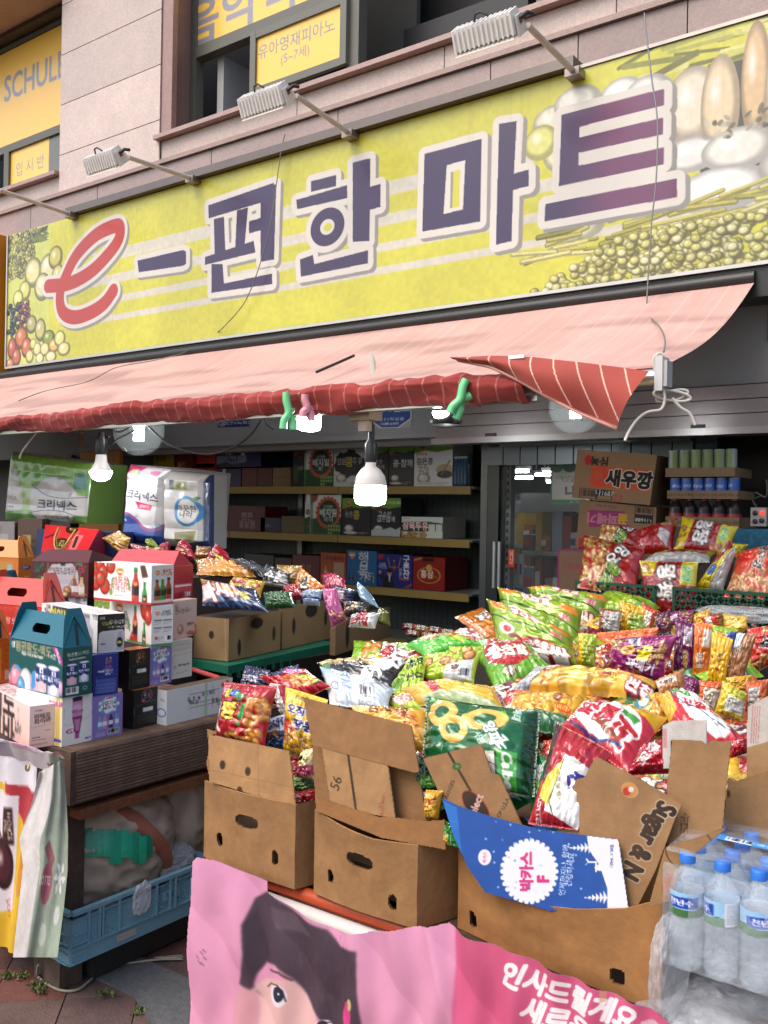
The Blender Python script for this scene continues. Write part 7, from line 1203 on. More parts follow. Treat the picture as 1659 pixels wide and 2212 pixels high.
for lb,q,bg,ops in(('yellow-green banana snack bag side at the left end of the upright row',(558,290,662,298,652,482,556,462),'#9aa82c',[('r',0,0,40,100,'#d9ae1c'),('b',56,32,5,5,'#b8241c'),('t','농\n심',68,44,15,'#2c2c20'),('n',50,56,90,94,9,'#4a4a2c')]),('brown shrimp snack bag showing its small print at the back left of the row',(682,142,806,158,790,285,676,272),'#7a4a38',[('r',30,10,100,100,'#a8a49c'),('b',50,20,6,6,'#b8241c'),('t','농심',52,40,16,'#2c2420',None,90),('n',66,20,96,96,12,'#5a5450'),('k',70,24,92,44)]),('yellow potato snack bag with green side in the back of the row',(802,100,948,152,940,292,795,268),'#c99a1c',[('r',45,30,100,100,'#8aa83c'),('b',54,40,5,5,'#b8241c'),('t','농심',56,60,14,'#2c3420',None,90),('n',68,40,96,96,10,'#4a5a2c')]),('orange prawn snack bag turned edge on in the back of the row',(932,112,1015,158,985,272,903,262),'#b8481c',[('r',40,20,80,100,'#c9beb0')]),('dark purple twist snack bag leaning in the back of the row',(1000,185,1090,150,1095,268,1008,300),'#4f1040',[('c',30,20,100,100,14,6,PE,'twist')]),('purple twist snack bag between the back yellow bags',(1088,165,1225,150,1215,232,1090,240),'#7a1a5c',[('c',50,20,100,90,9,7,PE,'twist'),('p',[(0,40),(40,20),(40,50),(0,70)],'#d0c8d0')]),('yellow snack bag top behind the purple spine bag',(1222,178,1320,145,1330,235,1232,240),'#d0a030',[('e',60,50,30,30,'#dcbc5c')]),('red and white striped bag top in the back row',(1270,200,1392,165,1400,240,1300,248),'#b8301c',[('r',20,10,50,100,'#d8d0cc'),('r',80,0,100,100,'#7a5a2c')]),('pale gold snack bag top at the back right of the row',(1400,175,1525,190,1515,262,1405,262),'#cfa64a',[('e',50,50,30,30,'#e0c06c')]),('purple honey twist bag seen edge on with vertical letters',(1122,208,1235,240,1218,535,1108,492),'#5c1048',[('r',55,10,92,44,'#b0a4b0'),('n',60,14,88,42,8,'#4a3a4a'),('t','꿀꽈배기',66,70,24,'#d8b83c','#2c0820',90),('l',[(50,0),(50,100)],2,'#3a0a30')]),('orange potato snack bag seen edge on with vertical dark letters',(1232,232,1335,240,1312,545,1222,535),'#c8641a',[('r',0,0,100,6,'#d07a30'),('r',60,12,96,45,'#cfc6b4'),('t','감자깡',48,70,34,'#f0e4d0','#1c1a18',90)]),('yellow banana snack bag seen edge on with maker name',(1335,285,1452,330,1405,585,1310,560),'#dca81c',[('b',56,70,8,8,'#b8241c'),('t','농심',60,46,26,'#1c1c1a',None,90),('t','바나나',20,56,15,'#6a3a1c',None,90)]),('green topped yellow banana snack bag leaning behind the edge-on bags',(1335,240,1480,270,1455,395,1345,378),'#8aae2c',[('e',42,50,24,26,'#c9823c'),('e',42,56,15,15,'#dcc0a0'),('p',[(66,20),(100,10),(100,100),(60,90)],'#4a5a9c')]),('pale yellow crinkled snack bag top right of the green banana bag',(1385,262,1535,190,1540,260,1480,300),'#d9b03c',[('e',60,40,24,30,'#e8cc74')]),('tan shrimp snack bag back side leaning at the right',(1482,292,1588,300,1502,592,1395,562),'#9a6a44',[('r',0,0,40,30,'#b8c4cc'),('t','새우깡',34,36,24,'#1c1c1e','#cfc6bc',110),('r',50,40,96,60,'#b07c50'),('t','농심',72,86,22,'#6a2c20',None,90)]),('red shrimp snack bag at the right picture edge of the heap',(1545,268,1720,240,1720,440,1540,520),'#b8281c',[('t','새',62,42,34,'#201a18','#e0d8d0',110),('c',0,70,60,100,10,10,PE,'stick'),('c',50,0,100,16,9,6,PE,'stick')]),('purple bag standing low at the front right of the row',(1172,528,1262,562,1250,685,1172,645),'#6a1450',[('n',20,30,80,90,6,'#a888a0')]),('orange bag with white back label low at the front right',(1262,562,1402,575,1345,742,1262,705),'#c0561c',[('r',30,26,100,100,'#c9bfae'),('b',38,36,5,5,'#b8241c'),('t','농심',42,60,14,'#3a2c20',None,90),('n',54,30,90,96,9,'#6a5a4a')]),('green and yellow bag with nutrition table low at the right',(1398,568,1532,640,1500,790,1352,745),'#a8a42c',[('r',36,30,100,80,'#c4c2b4'),('n',40,34,96,78,9,'#3a4a5a'),('p',[(0,100),(20,0),(40,0),(24,100)],'#d9b01c'),('b',30,90,5,5,'#b8241c')]),('orange and silver bag at the lower right picture edge',(1532,575,1660,560,1650,770,1520,760),'#b8501c',[('r',20,20,70,100,'#a8a49c'),('n',26,24,66,96,14,'#5a5450')]),('yellow snack bag tip above the nutrition table bag',(1418,545,1560,530,1545,620,1420,610),'#cf9a20',[('p',[(0,0),(50,0),(0,100)],'#d8c04a')]),('brown roasted snack bag with maker label left of the low orange bag',(1005,560,1165,495,1172,600,1030,640),'#b07a4a',[('p',[(0,20),(70,40),(76,70),(0,60)],'#d8d2c8'),('b',18,40,5,5,'#b8241c'),('t','농심',44,50,18,'#3a2420')]),('small red bag edge under the brown roasted bag',(1060,430,1110,440,1110,520,1055,530),'#8a2420',[('t','새',50,50,60,'#d8d0cc','#1c1412')])):
 bag(lb,CG,q,bg,ops,n='S' if q[0]>1100 or q[1]<300 else 'L',th=.028,grp=ED,dz=.02)
BK='snack bags in the green baskets'
PN=[('m',.1,.1),('c',0,0,48,100,5,90,['#b88a48','#c99a58','#a87a38']),('t','오잉',62,34,24,'#e8e4dc','#141414',-60),('e',55,58,8,8,'#6f9a3c'),('t','땅콩',56,74,22,'#7aa02c','#141414',-60),('t','LOTTE',86,26,8,'#d8a8a0',None,-60)]
BT=[('p',[(0,0),(26,0),(20,100),(0,100)],'#c9b41c'),('c',2,10,18,90,5,8,['#a8602c','#b8743c']),('r',26,0,70,100,'#8f1a20'),('t','왕',46,26,30,'#dcd8d0','#2a1410',90),('t','짱',46,62,30,'#dcd8d0','#2a1410',90),('r',74,0,100,100,'#b8a81c'),('t','삼양',84,40,13,'#3f9a5c','#d8e0a0',90),('c',66,60,84,96,7,4,['#a85a2c'])]
for lb,q,bg,ops,Y,n in(('red nut snack bag with caramel nuts, front of the left basket',(212,830,665,940,600,1290,165,1230),'#9c1c18',PN,3.86,'L'),('red nut snack bag behind the front one in the left basket',(348,730,660,790,640,950,300,880),'#9c1c18',PN,4.08,'L'),('red bag with white patch standing at the right of the left basket',(600,790,935,690,895,950,620,960),'#a01c1a',[('p',[(64,30),(90,50),(84,90),(60,60)],'#c9c4c0'),('c',66,0,100,26,5,16,PE),('m',.25,.2)],4.1,'L'),('yellow and red fried snack bag standing tallest between the baskets',(992,682,1408,760,1335,985,925,930),'#8f1a20',BT,4.12,'L'),('yellow fried snack bag lying on its side between the baskets',(720,985,1222,955,1180,1040,655,1060),'#8f8a20',[('r',0,0,44,50,'#b8a41c'),('e',20,40,10,16,'#1c3470'),('r',36,0,60,60,'#8f1a20'),('c',50,10,90,60,6,14,['#a8501c','#8a401c']),('r',0,60,100,100,'#a8a49c')],3.98,'F'),('fried snack bag with big white letters hanging down between the two baskets',(655,1035,1092,1048,1080,1440,690,1440),'#8f1a20',[('p',[(0,0),(34,0),(24,30),(0,30)],'#c9b41c'),('c',4,4,20,24,5,6,['#a8602c','#b8743c']),('t','왕',50,22,34,'#dcd8d0','#2a1410',90),('t','짱',46,56,34,'#dcd8d0','#2a1410',90),('r',74,0,100,46,'#b8a81c'),('t','삼양',84,24,16,'#3f9a5c','#d8e0a0',90)],3.84,'S'),('fried snack bag leaning with white back over the right basket',(1352,862,1395,965,1300,1252,1085,1225),'#c9b41c',[('p',[(0,0),(60,0),(30,40),(0,60)],'#8f1a20'),('p',[(66,0),(100,0),(100,100),(50,100)],'#b8b8b4'),('e',30,60,18,12,'#1c4a8c'),('t','짱',24,20,24,'#dcd8d0','#2a1410',40)],3.9,'S'),('yellow fried snack bag corner behind the leaning bag',(1378,885,1498,898,1440,1020,1370,1000),'#b8a81c',[('t','삼양',30,50,30,'#3f9a5c','#d8e0a0',90)],4.1,'S'),('orange-red shrimp snack bag in the right basket at the picture edge',(1425,965,1740,900,1740,1320,1325,1300),'#b83a1a',[('c',0,60,100,100,7,46,PE,'stick'),('e',26,26,16,12,'#c8281c'),('t','새우깡',62,26,22,'#1c1814','#d8ccc0',105),('r',84,0,100,40,'#c8541c')],3.92,'L'),('brown bag with dark print at the left end of the left basket',(185,1100,240,1050,300,1250,150,1240),'#7a5a3c',[('m',.4,.2)],3.85,'S')):
 bag(lb,CR,q,bg,ops,Y=Y,n=n,th=.05,grp=BK,res=.45)
GB_='#0f3f2c'
def basket(label,xa,ya,xb,yb,Y=3.78,dep=.36):
 a,b=onY(*CR(xa,ya),Y),onY(*CR(xb,yb),Y);z1=(a[2]+b[2])/2;z0=z1-.17;L=b[0]-a[0];r=thing('basket',label,'basket',((a[0]+b[0])/2,Y+dep/2,z0),'green plastic baskets')
 for nm,o,ux,LL,d in(('front',(a[0],Y,z0),(1,0,0),L,(0,.006,0)),('back',(a[0],Y+dep,z0),(1,0,0),L,(0,.006,0)),('side',(a[0],Y,z0),(0,1,0),dep,(.006,0,0)),('side',(b[0],Y,z0),(0,1,0),dep,(.006,0,0))):
  w=MB();o=np.array(o);ux=np.array(ux);d_=np.array(d)*1.4;lattice(w,o,ux,np.array([0,0,1.]),int(LL/.042),0,LL,.17,.009,np.array(d),GB_)
  for zz in(0,.158):w.obox(o+(0,0,zz)-d_*.2,ux*LL,d_,(0,0,.012),GB_)
  for uu in(0,LL-.01):w.obox(o+ux*uu-d_*.25,ux*.01,d_,(0,0,.17),GB_)
  w.build(nm,m_plast,r)
 w=MB();w.box((a[0],Y,z0),(b[0],Y+dep,z0+.006),GB_);w.build('bottom',m_plast,r);return z0
zb=basket('left green lattice plastic basket holding the nut snack bags',130,1178,762,1222);zb2=basket('right green lattice plastic basket at the picture edge',905,1248,1700,1262)
w=MB();w.box((onY(*CR(100,1200),3.78)[0],3.76,0),(.9,4.3,zb2-.002),'#3a3430');w.build('base_stand',m_plain,label='dark stand under the green baskets',cat='stand')
BB='snack bags in the cartons behind the counter'
for lb,q,bg,ops,Y,n in(('navy shrimp cracker bag with white letters in the near back carton',(-5,1030,300,1085,375,1215,5,1180),'#16264a',[('c',0,0,50,30,8,10,PE,'stick'),('c',0,60,100,100,2.5,60,['#2c5a8c','#4f7aa0']),('t','빠새!',32,44,34,'#dcd8d8','#7a2c20',-16),('t','중독바삭',60,40,12,'#d8a050',None,10),('r',70,40,84,70,'#a89a2c')],2.98,'L'),('dull gold long snack bag at the top of the near back carton',(-30,920,250,945,350,1015,-30,1000),'#a8721c',[('p',[(0,0),(100,0),(80,30),(0,20)],'#c9922c'),('m',.3,.1)],3.2,'F'),('yellow burger snack bag in the near back carton',(185,1018,365,1045,335,1135,120,1110),'#b8921c',[('e',40,34,24,18,'#a8601c'),('e',40,44,22,8,'#7a1c14'),('t','김치',70,74,24,'#3a1c10'),('b',90,40,5,5,'#b8241c')],3.05,'L'),('crimson pointed snack bag with yellow letters behind the near back carton',(80,825,150,910,200,970,-10,950),'#8f1428',[('t','자',60,50,50,'#b8b01c','#3a0a14')],3.3,'S'),('black chip bag with white letter in the second back carton',(380,940,512,998,500,1078,350,1060),'#121214',[('t','수美',60,44,40,'#c9c6c0'),('r',10,80,100,100,'#9a9a94')],3.1,'S'),('black foil bag stretched across the back cartons',(160,900,420,985,440,1040,330,1010),'#0f0f10',[],3.15,'F'),('orange squid snack bag standing in the second back carton',(585,965,712,1072,655,1165,540,1075),'#c06a1c',[('t','맛짜',56,56,40,'#20180f','#dccfb4',40),('c',0,0,40,30,6,4,PE)],3.15,'S'),('green leafy snack bag low in the second back carton',(365,1110,520,1105,545,1190,370,1195),'#1f4a1c',[('m',.5,.1)],3.0,'L'),('red snack bag beside the green one in the second back carton',(470,1075,580,1060,600,1140,500,1150),'#8a1c20',[],3.1,'L'),('white and blue snack bag at the right of the second back carton',(585,1110,705,1090,690,1180,600,1175),'#8f9cac',[('r',0,60,100,80,'#2c4a7a')],3.05,'L'),('tan snack bag behind the orange squid bag',(440,945,580,950,570,1060,460,1060),'#8a6a34',[('m',.3,.1)],3.25,'S'),('pink snack bag between the second and third back cartons',(712,1090,785,1085,850,1260,770,1310),'#a8507a',[('c',40,70,100,100,10,5,PE)],3.02,'S'),('crimson bag at the back of the third back carton',(705,1005,840,1030,845,1085,715,1090),'#8f1c3a',[],3.3,'F'),('navy snack bag with white word and cheese puffs in the third back carton',(775,1062,905,1095,880,1200,790,1190),'#1a2240',[('t','뻥',50,40,44,'#c9c6c8','#7a1c1c'),('c',0,70,100,100,8,8,PE)],3.12,'S'),('shiny pale blue bag sticking up from the third back carton',(920,1045,965,1085,1045,1200,935,1150),'#7a9ab0',[('p',[(30,20),(60,30),(70,80),(40,70)],'#c9d8dc')],3.16,'S'),('dark sesame snack bag in the third back carton',(835,1160,990,1175,985,1250,840,1250),'#2a2a24',[('c',10,20,90,80,6,10,PE)],3.05,'L'),('white potato chip bag with red brand sweep in the third back carton',(885,1242,1050,1228,1015,1315,870,1310),'#b9bab8',[('p',[(40,0),(70,10),(60,60),(30,70)],'#a81c28'),('t','포카칩',40,70,26,'#a01c28','#c9c9c6')],2.98,'L'),('olive green bag tip at the right end of the third back carton',(1050,1195,1100,1225,1110,1300,1040,1290),'#6a6a2c',[],3.05,'S')):
 bag(lb,CS,q,bg,ops,Y=Y,n=n,th=.045,grp=BB,res=.45)
for lb,q,bg in(('gold snack bag in front of the white tissue pack',(745,1050,860,1000,940,1050,900,1180),'#a87a24'),('red pointed snack bag tip below the tissue packs',(948,1090,1060,1120,1080,1200,1000,1200),'#8f1c28'),('lime snack bag tip below the tissue packs',(1075,1060,1100,1055,1150,1120,1080,1110),'#7a9a2c'),('brown nut snack bag below the tissue packs',(1060,1110,1190,1115,1180,1180,1070,1180),'#8a5a28'),('thin red bag standing below the tissue packs',(1180,1090,1222,1080,1225,1180,1175,1175),'#a01c34'),('large crimson bag peak below the round ring tissue pack',(1330,1055,1380,1110,1420,1200,1240,1190),'#8f142c'),('crimson bag with yellow letters at the right under the ring pack',(1575,1095,1650,1160,1680,1230,1500,1200),'#9a1a2c'),('brown crisp bag between the crimson bags',(1430,1110,1530,1115,1540,1190,1420,1200),'#7a5024'),('black and gold bag beside the drink boxes',(1410,1200,1560,1190,1640,1250,1440,1270),'#8a661c'),('golden bag above the banana carton edge',(1430,1265,1560,1240,1640,1300,1440,1330),'#a8781c')):
 bag(lb,CA,q,bg,[('m',.5,.12),('c',20,30,80,80,9,5,PE)],Y=3.35,n='S',th=.04,grp='snack bags heaped below the tissue packs',res=.4)
for k,(x,y)in enumerate(((1185,1290),(1260,1300),(1340,1310),(1420,1325),(1210,1330),(1300,1345),(1380,1360))):
 bag(['red','gold','red and white','cream','brown','orange','dark red'][k]+' small snack bag in the dim heap under the steel shelves',CS,(x,y,x+80,y+8,x+76,y+44,x-4,y+36),['#8a2420','#a8802c','#9a3a34','#a89a7a','#6a4428','#a8602c','#5f1c1c'][k],[('t','오징',50,50,34,'#c9c0b8','#3a1410')],Y=4.2-.05*k,n='L',th=.03,grp='snack bags under the steel shelves',res=.5)
w=MB();a=onY(*CS(1170,1340),4.1);w.box((a[0]-.1,3.95,0),(a[0]+1.0,4.5,a[2]-.08),'#3a322c');w.build('low_box',m_kp,label='dark low box holding the dim heap of snack bags',cat='box')
rq=random.Random(21);w=None
for k,(x0,x1,y0,y1,z)in enumerate(((-1.95,-.95,2.2,3.0,.74),(-.9,.35,2.35,3.0,.80),(-1.75,.6,3.02,3.6,.92),(-1.93,-1.2,1.86,2.16,.66))):
 w=MB();w.box((x0,y0,.59),(x1,y1,z),'#5a4632');w.build('inner_carton',m_kp,label=['brown carton buried at the left under the heap','brown carton buried at the right under the heap','wide brown carton buried at the back under the heap','low brown carton buried behind the left front cartons'][k],cat='carton')
for k in range(110):
 x,y=rq.uniform(760,1640),rq.uniform(1400,1720)
 if k>=70:x,y=rq.uniform(1040,1640),rq.uniform(1330,1440)
 Yk=surfY(x,y,-.05);s_=2000/Yk*.10;an=rq.uniform(0,6.28);q=[]
 for dx,dy in((-1,-.6),(1,-.6),(1,.6),(-1,.6)):q+=[x+s_*(dx*math.cos(an)-dy*math.sin(an)),y+.5*s_*(dx*math.sin(an)+dy*math.cos(an))]
 bc,bn=rq.choice([(RED,'red'),(GRN,'dark green'),(LIM,'lime'),(YEL,'yellow'),(PUR,'purple'),(ORA,'orange'),('#b8962c','dull gold'),('#8a1c24','dark red'),('#a8601c','brown')]);bag(bn+' snack bag buried in the '+('left' if x<1050 else 'middle' if x<1350 else 'right')+(' front' if y>1550 else ' back')+' of the heap, only an edge showing',CV4,q,bc,[('c',20,20,80,80,8,6,CO),('t',rq.choice(['맛','칩','깡','콘']),40,40,30,'#dcd4c8','#2a1c14')],Y=Yk,n='F',th=.03,res=.3,grp='snack bags buried in the heap')
# == front table
m_box=mat('used_kraft',rough=.85,var=.2,vscale=6,bump=.15,bscale=60,streak=((9,9,5),'#6a4a2e',.45))
K1='#9c7448';TZ=.572
tb=thing('display_table','low display table carrying the banana cartons and snack heap','table',(-.8,2.6,0))
w=MB();w.box((-1.97,1.86,TZ-.03),(.7,3.62,TZ-.003),'#5a4636');w.build('table_top',m_wood,tb)
for x,y in((-1.9,1.9),(.55,1.9),(-1.9,3.5),(.55,3.5)):w=MB();w.box((x,y,0),(x+.06,y+.06,TZ-.03),'#4a3a2e');w.build('leg',m_wood,tb)
r_=thing('rail_pipes','orange and white pipes along the front edge of the table','pipes',(-1.3,1.8,.5))
w=MB();w.tube([(-1.95,1.83,.548),(-.95,1.83,.548)],.019,'#a8421c',n=14);w.build('orange_pipe',m_plain,r_)
w=MB();w.tube([(-1.95,1.80,.512),(-.95,1.80,.512)],.024,'#c9c2ba',n=14);w.tube([(-1.95,1.80,.468),(-.95,1.80,.468)],.022,'#bdb6ae',n=14);w.build('white_pipe',m_plain,r_)
def carton(label,BL,BR,Rp,rim,holes,bulge=.02,z=TZ,col=K1,depth=.33,name='banana_carton'):
 A,B,C_=onZ(*BL,z),onZ(*BR,z),onZ(*Rp,z);ux=B-A;L=np.linalg.norm(ux);n=np.array([ux[1],-ux[0],0])/L
 dv=(C_-B);dv[2]=0;dv=dv/np.linalg.norm(dv)*depth;nu,nv=96,64;r=thing(name,label,'carton',tuple((A+B)/2+dv/2),'banana cartons on the front table')
 U=np.linspace(0,1,nu);px=BL[0]+(BR[0]-BL[0])*U;ry=np.interp(px,[q[0]for q in rim],[q[1]for q in rim]);H=np.zeros(nu)
 for i,u in enumerate(U):
  p=A+ux*u;t=(p[:2]@FWD[:2]);H[i]=onT(proj(p)[0],ry[i],t)[2]-z
 V_=np.linspace(0,1,nv)[:,None];bl=bulge*np.sin(math.pi*U)[None]*(.3+.7*V_);P=(A+ux*U[:,None])[None]+np.array([0,0,1.])*(H[None]*V_)[...,None]+n*(bl+.004*(vnoise(np.c_[np.tile(U*6,nv),np.repeat(V_[:,0]*4,nu)],1,3).reshape(nv,nu)-.5))[...,None]
 px2=np.array([[proj(P[j,i])for i in range(0,nu,5)]for j in range(0,nv,7)]);w=MB();idx=np.arange(nu*nv).reshape(nv,nu);keep=np.ones((nv-1,nu-1),bool)
 for hx,hy,rx,ry_ in holes:
  best=None;d2=((px2-(hx,hy))**2).sum(-1);j,i=np.unravel_index(d2.argmin(),d2.shape);jj,ii=j*7,i*5;c0=P[jj,ii];q0=proj(c0)
  k=(P[jj,ii][:2]@FWD[:2])/F_PX;cu,cv_=ii/(nu-1)+(hx-q0[0])*k/L/max(.3,abs(ux@RGT)/L),jj/(nv-1)-(hy-q0[1]-(hx-q0[0])*(BR[1]-BL[1])/(BR[0]-BL[0]))*k/H[ii]
  um,vm=(U[:-1]+U[1:])/2,(V_[:-1,0]+V_[1:,0])/2;W_,Hh=rx*k/L/max(.3,abs(ux@RGT)/L),ry_*k/H[ii];keep&=~((np.abs((um[None]-cu)/W_)**2.6+np.abs((vm[:,None]-cv_)/Hh)**2.6)<1)
 F=np.stack([idx[:-1,:-1],idx[:-1,1:],idx[1:,1:],idx[1:,:-1]],-1)[keep];w.add(P.reshape(-1,3),F,col,True);w.add((P-n*.006).reshape(-1,3),F[:,::-1],srgb(col)*.8,True)
 w.grid(np.array([P[-1],P[-1]-n*.006]),srgb(col)*1.1);w.build('front_panel',m_box,r)
 T0,T1=P[-1,0],P[-1,-1];w=MB()
 for a,t_ in((B,T1),(A,T0)):
  G=np.array([[a*(1-v)+t_*v+dv*s for s in np.linspace(0,1,14)]for v in np.linspace(0,1,14)]);sg=1 if a is B else-1;G=G+(ux/L)*sg*(.012*np.sin(np.linspace(0,math.pi,14)))[None,:,None];w.grid(G,srgb(col)*.97);w.grid(G-(ux/L)*sg*.006,srgb(col)*.8)
 w.add([A+dv,B+dv,T1+dv,T0+dv],[[0,1,2,3]],srgb(col)*.85);w.build('side_panel',m_box,r);w=MB();w.add([A,B,B+dv,A+dv],[[0,1,2,3]],'#3a2a1c');w.build('bottom',m_box,r);return r
carton('worn brown banana carton at the left end of the front row',(439.5,1850),(636,1922),(678,1907),[(440,1686),(545,1712),(640,1739)],[(532,1775,26,14),(474,1813,7.5,15),(594,1853,7.5,15)],depth=.3)
carton('worn brown banana carton in the middle with a curved front',(677,1929),(900,2008),(985,1976),[(677,1748),(820,1806),(905,1827)],[(776,1860,28,15),(713,1893,7,15),(848,1949,9,16)],depth=.3,bulge=.03)
carton('largest banana carton at the right with a deeply sagging front rim',(988,2004),(1428,2190),(1462,2120),[(985,1832),(1003,1842),(1048,1891),(1150,1934),(1270,1955),(1364,1958),(1435,1940)],[(1021,1986,8,17),(1336,2109,13,18)],depth=.3,bulge=.035,col='#a0703f')
def card(label,pts,Y,fn=None,col=K1,n='S',th=.004,name='cardboard_piece',cat='cardboard',group=None,m=None,res=.6,disp=None,parent=None,backcol=None):
 P=np.array(pts,float);x0,y0=P.min(0)-1;x1,y1=P.max(0)+1;c=Cv(x1-x0,y1-y0,(x1-x0)*res,col)
 if fn:fn(c,x0,y0)
 A=c.out();ny,nx=A.shape[:2];gx,gy=np.meshgrid(np.linspace(x0,x1,nx),np.linspace(y0,y1,ny));nn=np.array(FN[n]if isinstance(n,str)else n,float);nn/=np.linalg.norm(nn);p0=onY(*P.mean(0),Y)
 D=FWD[None,None]+0*gx[...,None];u=(gx-W_PX/2)/F_PX;v=(H_PX/2-gy)/F_PX;a=u*math.cos(ROLL)-v*math.sin(ROLL);b=u*math.sin(ROLL)+v*math.cos(ROLL);D=FWD+RGT*a[...,None]+np.array([0,0,1.])*b[...,None]
 G=C0+D*((np.dot(p0-C0,nn)/(D@nn))[...,None])
 if disp:G=G+nn*disp(gx,gy)[...,None]
 cx,cy=(gx[:-1,:-1]+gx[1:,1:])/2,(gy[:-1,:-1]+gy[1:,1:])/2;ins=np.zeros(cx.shape,bool)
 for i in range(len(P)):
  xa,ya=P[i];xb,yb=P[(i+1)%len(P)]
  if ya!=yb:ins^=((ya>cy)!=(yb>cy))&(cx<(xb-xa)*(cy-ya)/(yb-ya)+xa)
 idx=np.arange(nx*ny).reshape(ny,nx);F=np.stack([idx[:-1,:-1],idx[1:,:-1],idx[1:,1:],idx[:-1,1:]],-1)[ins];used=np.unique(F);rm=-np.ones(nx*ny,int);rm[used]=np.arange(len(used));F=rm[F];V=G.reshape(-1,3)[used];cc=lin(A).reshape(-1,3)[used]
 w=MB();w.add(V,F,cc,True);w.add(V-nn*th,F[:,::-1],lin(srgb(backcol or col)*.9)*np.ones((len(V),1)),True)
 bp=[C0+ray(*q)*(np.dot(p0-C0,nn)/np.dot(ray(*q),nn))for q in P]
 if not disp:[w.add([bp[i],bp[i]-nn*th,bp[(i+1)%len(P)]-nn*th,bp[(i+1)%len(P)]],[[0,1,2,3]],srgb(col)*1.15)for i in range(len(P))]
 return w.build(name,m or m_box,parent,label,cat,group)
T=lambda f,pts:[f(*p)for p in pts];pp=lambda pts,x0,y0:[(x-x0,y-y0)for x,y in pts]
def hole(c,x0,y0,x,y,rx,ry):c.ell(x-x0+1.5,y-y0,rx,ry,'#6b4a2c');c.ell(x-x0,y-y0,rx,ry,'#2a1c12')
def crs(c,x0,y0,pts,col='#8a6238',w_=1.6):c.line(pp(pts,x0,y0),w_,col,.8)
KC='cardboard pieces tucked into the cartons'
card('upright cardboard flap with round holes on the leftmost carton',T(CE,[(30,592),(270,640),(508,690),(522,790),(548,1014),(300,950),(38,870)]),1.80,lambda c,x0,y0:(c.mottle(.12,.03,3),[hole(c,x0,y0,*CE(a,b),5.6,9.6)for a,b in((115,772),(264,810),(216,925))],crs(c,x0,y0,T(CE,[(325,640),(330,960)])),crs(c,x0,y0,T(CE,[(36,800),(540,905)]))),'#a87f52',group=KC)
card('narrow cardboard flap at the left side of the leftmost carton',T(CE,[(110,378),(88,590),(40,592),(72,850),(40,860),(18,760),(36,680),(22,560),(70,575)]),1.86,None,'#8f693f',group=KC)
card('large blank cardboard flap standing tallest in the middle carton',T(CE,[(595,372),(1235,540),(1282,812),(1255,818),(650,655)]),1.84,lambda c,x0,y0:(c.mottle(.08,.05,3),crs(c,x0,y0,T(CE,[(1230,540),(1258,815)]))),'#8f6840',group=KC)
card('ribbed cardboard panel below the large blank flap',T(CE,[(648,652),(1282,815),(1325,1105),(1120,1085),(665,965)]),1.86,lambda c,x0,y0:([crs(c,x0,y0,T(CE,[(655,660+k*50),(1300,830+k*50)]),'#7a5632',1.1)for k in range(6)]),'#8a643c',group=KC)
card('cardboard piece with handwritten 56 and a black stripe',T(CE,[(703,660),(1092,746),(1140,1090),(1000,1065),(757,1002)]),1.82,lambda c,x0,y0:(c.mottle(.06,.05,3),c.line(pp(T(CE,[(860,700),(908,1045)]),x0,y0),5,'#14110f'),c.text('56',CE(790,880)[0]-x0,CE(790,880)[1]-y0,30,'#1a1512',rot=-72,shear=.2),c.text('S.A\nER, CA 93221',CE(1056,1015)[0]-x0,CE(1056,1015)[1]-y0,8.6,'#8f3a30',rot=-84,bold=.02)),'#a07a50',group=KC)
card('kraft liner band inside the rim of the middle carton',T(CE,[(663,960),(1030,1080),(1120,1085),(1325,1105),(1435,1100),(1440,1275),(1060,1205),(672,1045)]),1.805,None,'#8f6236',group=KC)
ESL=lambda c,x0,y0:(c.mottle(.06,.05,3),c.line(pp(T(CE,[(1455,697),(1588,928)]),x0,y0),5,'#171310'),c.ell(CE(1508,783)[0]-x0,CE(1508,783)[1]-y0,10,8,'#1f5a24'),c.text('Z7',CE(1508,783)[0]-x0,CE(1508,783)[1]-y0,6,'#b8d0a8',rot=20),c.text('ORANGES',CE(1460,930)[0]-x0,CE(1460,930)[1]-y0,11,'#1c1614',rot=-68,bold=.03),c.ell(CF(100,1055)[0]-x0,CF(100,1055)[1]-y0,42,20,'#8f2420',1,52),c.ell(CF(100,1055)[0]-x0,CF(100,1055)[1]-y0,40,18,'#171212',1,52),c.text('Select',CF(96,1052)[0]-x0,CF(96,1052)[1]-y0,23,'#d9a8a0',rot=-68,bold=.05),c.text('OF U.S.A.',CF(245,1058)[0]-x0,CF(245,1058)[1]-y0,12,'#1c1614',rot=-62,bold=.03))
card('orange carton flap with an oval black emblem leaning before the green bag',T(CE,[(1306,735),(1480,690)])+T(CF,[(130,718),(182,872),(225,885),(380,1230),(200,1230)])+[CE(1450,1040)],1.86,ESL,'#8f6b45',group=KC)
def SG(c,x0,y0):
 c.mottle(.06,.04,3);x,y=CF(918,965);c.ell(x-x0+1,y-y0,19,16,'#c9a06c',1,35);c.ell(x-x0,y-y0,17,14.5,'#c98a4c',1,35);c.ell(x-x0-5,y-y0+3,9,9,'#b8281c',1,35);c.ell(x-x0+4,y-y0-1,6,6,'#e0dcd4')
 x,y=CL(1010,240);c.text('Sugar & N',x-x0-2,y-y0+16,62,'#17130f',rot=119,bold=.05,out=[(.085,'#b8a58a')],sx=.70)
card('brown board reading Sugar and N printed sideways with a round hole',T(CF,[(740,785),(990,915),(1200,1040),(1165,1110)])+T(CL,[(1060,440),(960,640),(880,640),(510,200)])+[CF(640,905),CF(680,895)],1.86,SG,'#93704a',group=KC)
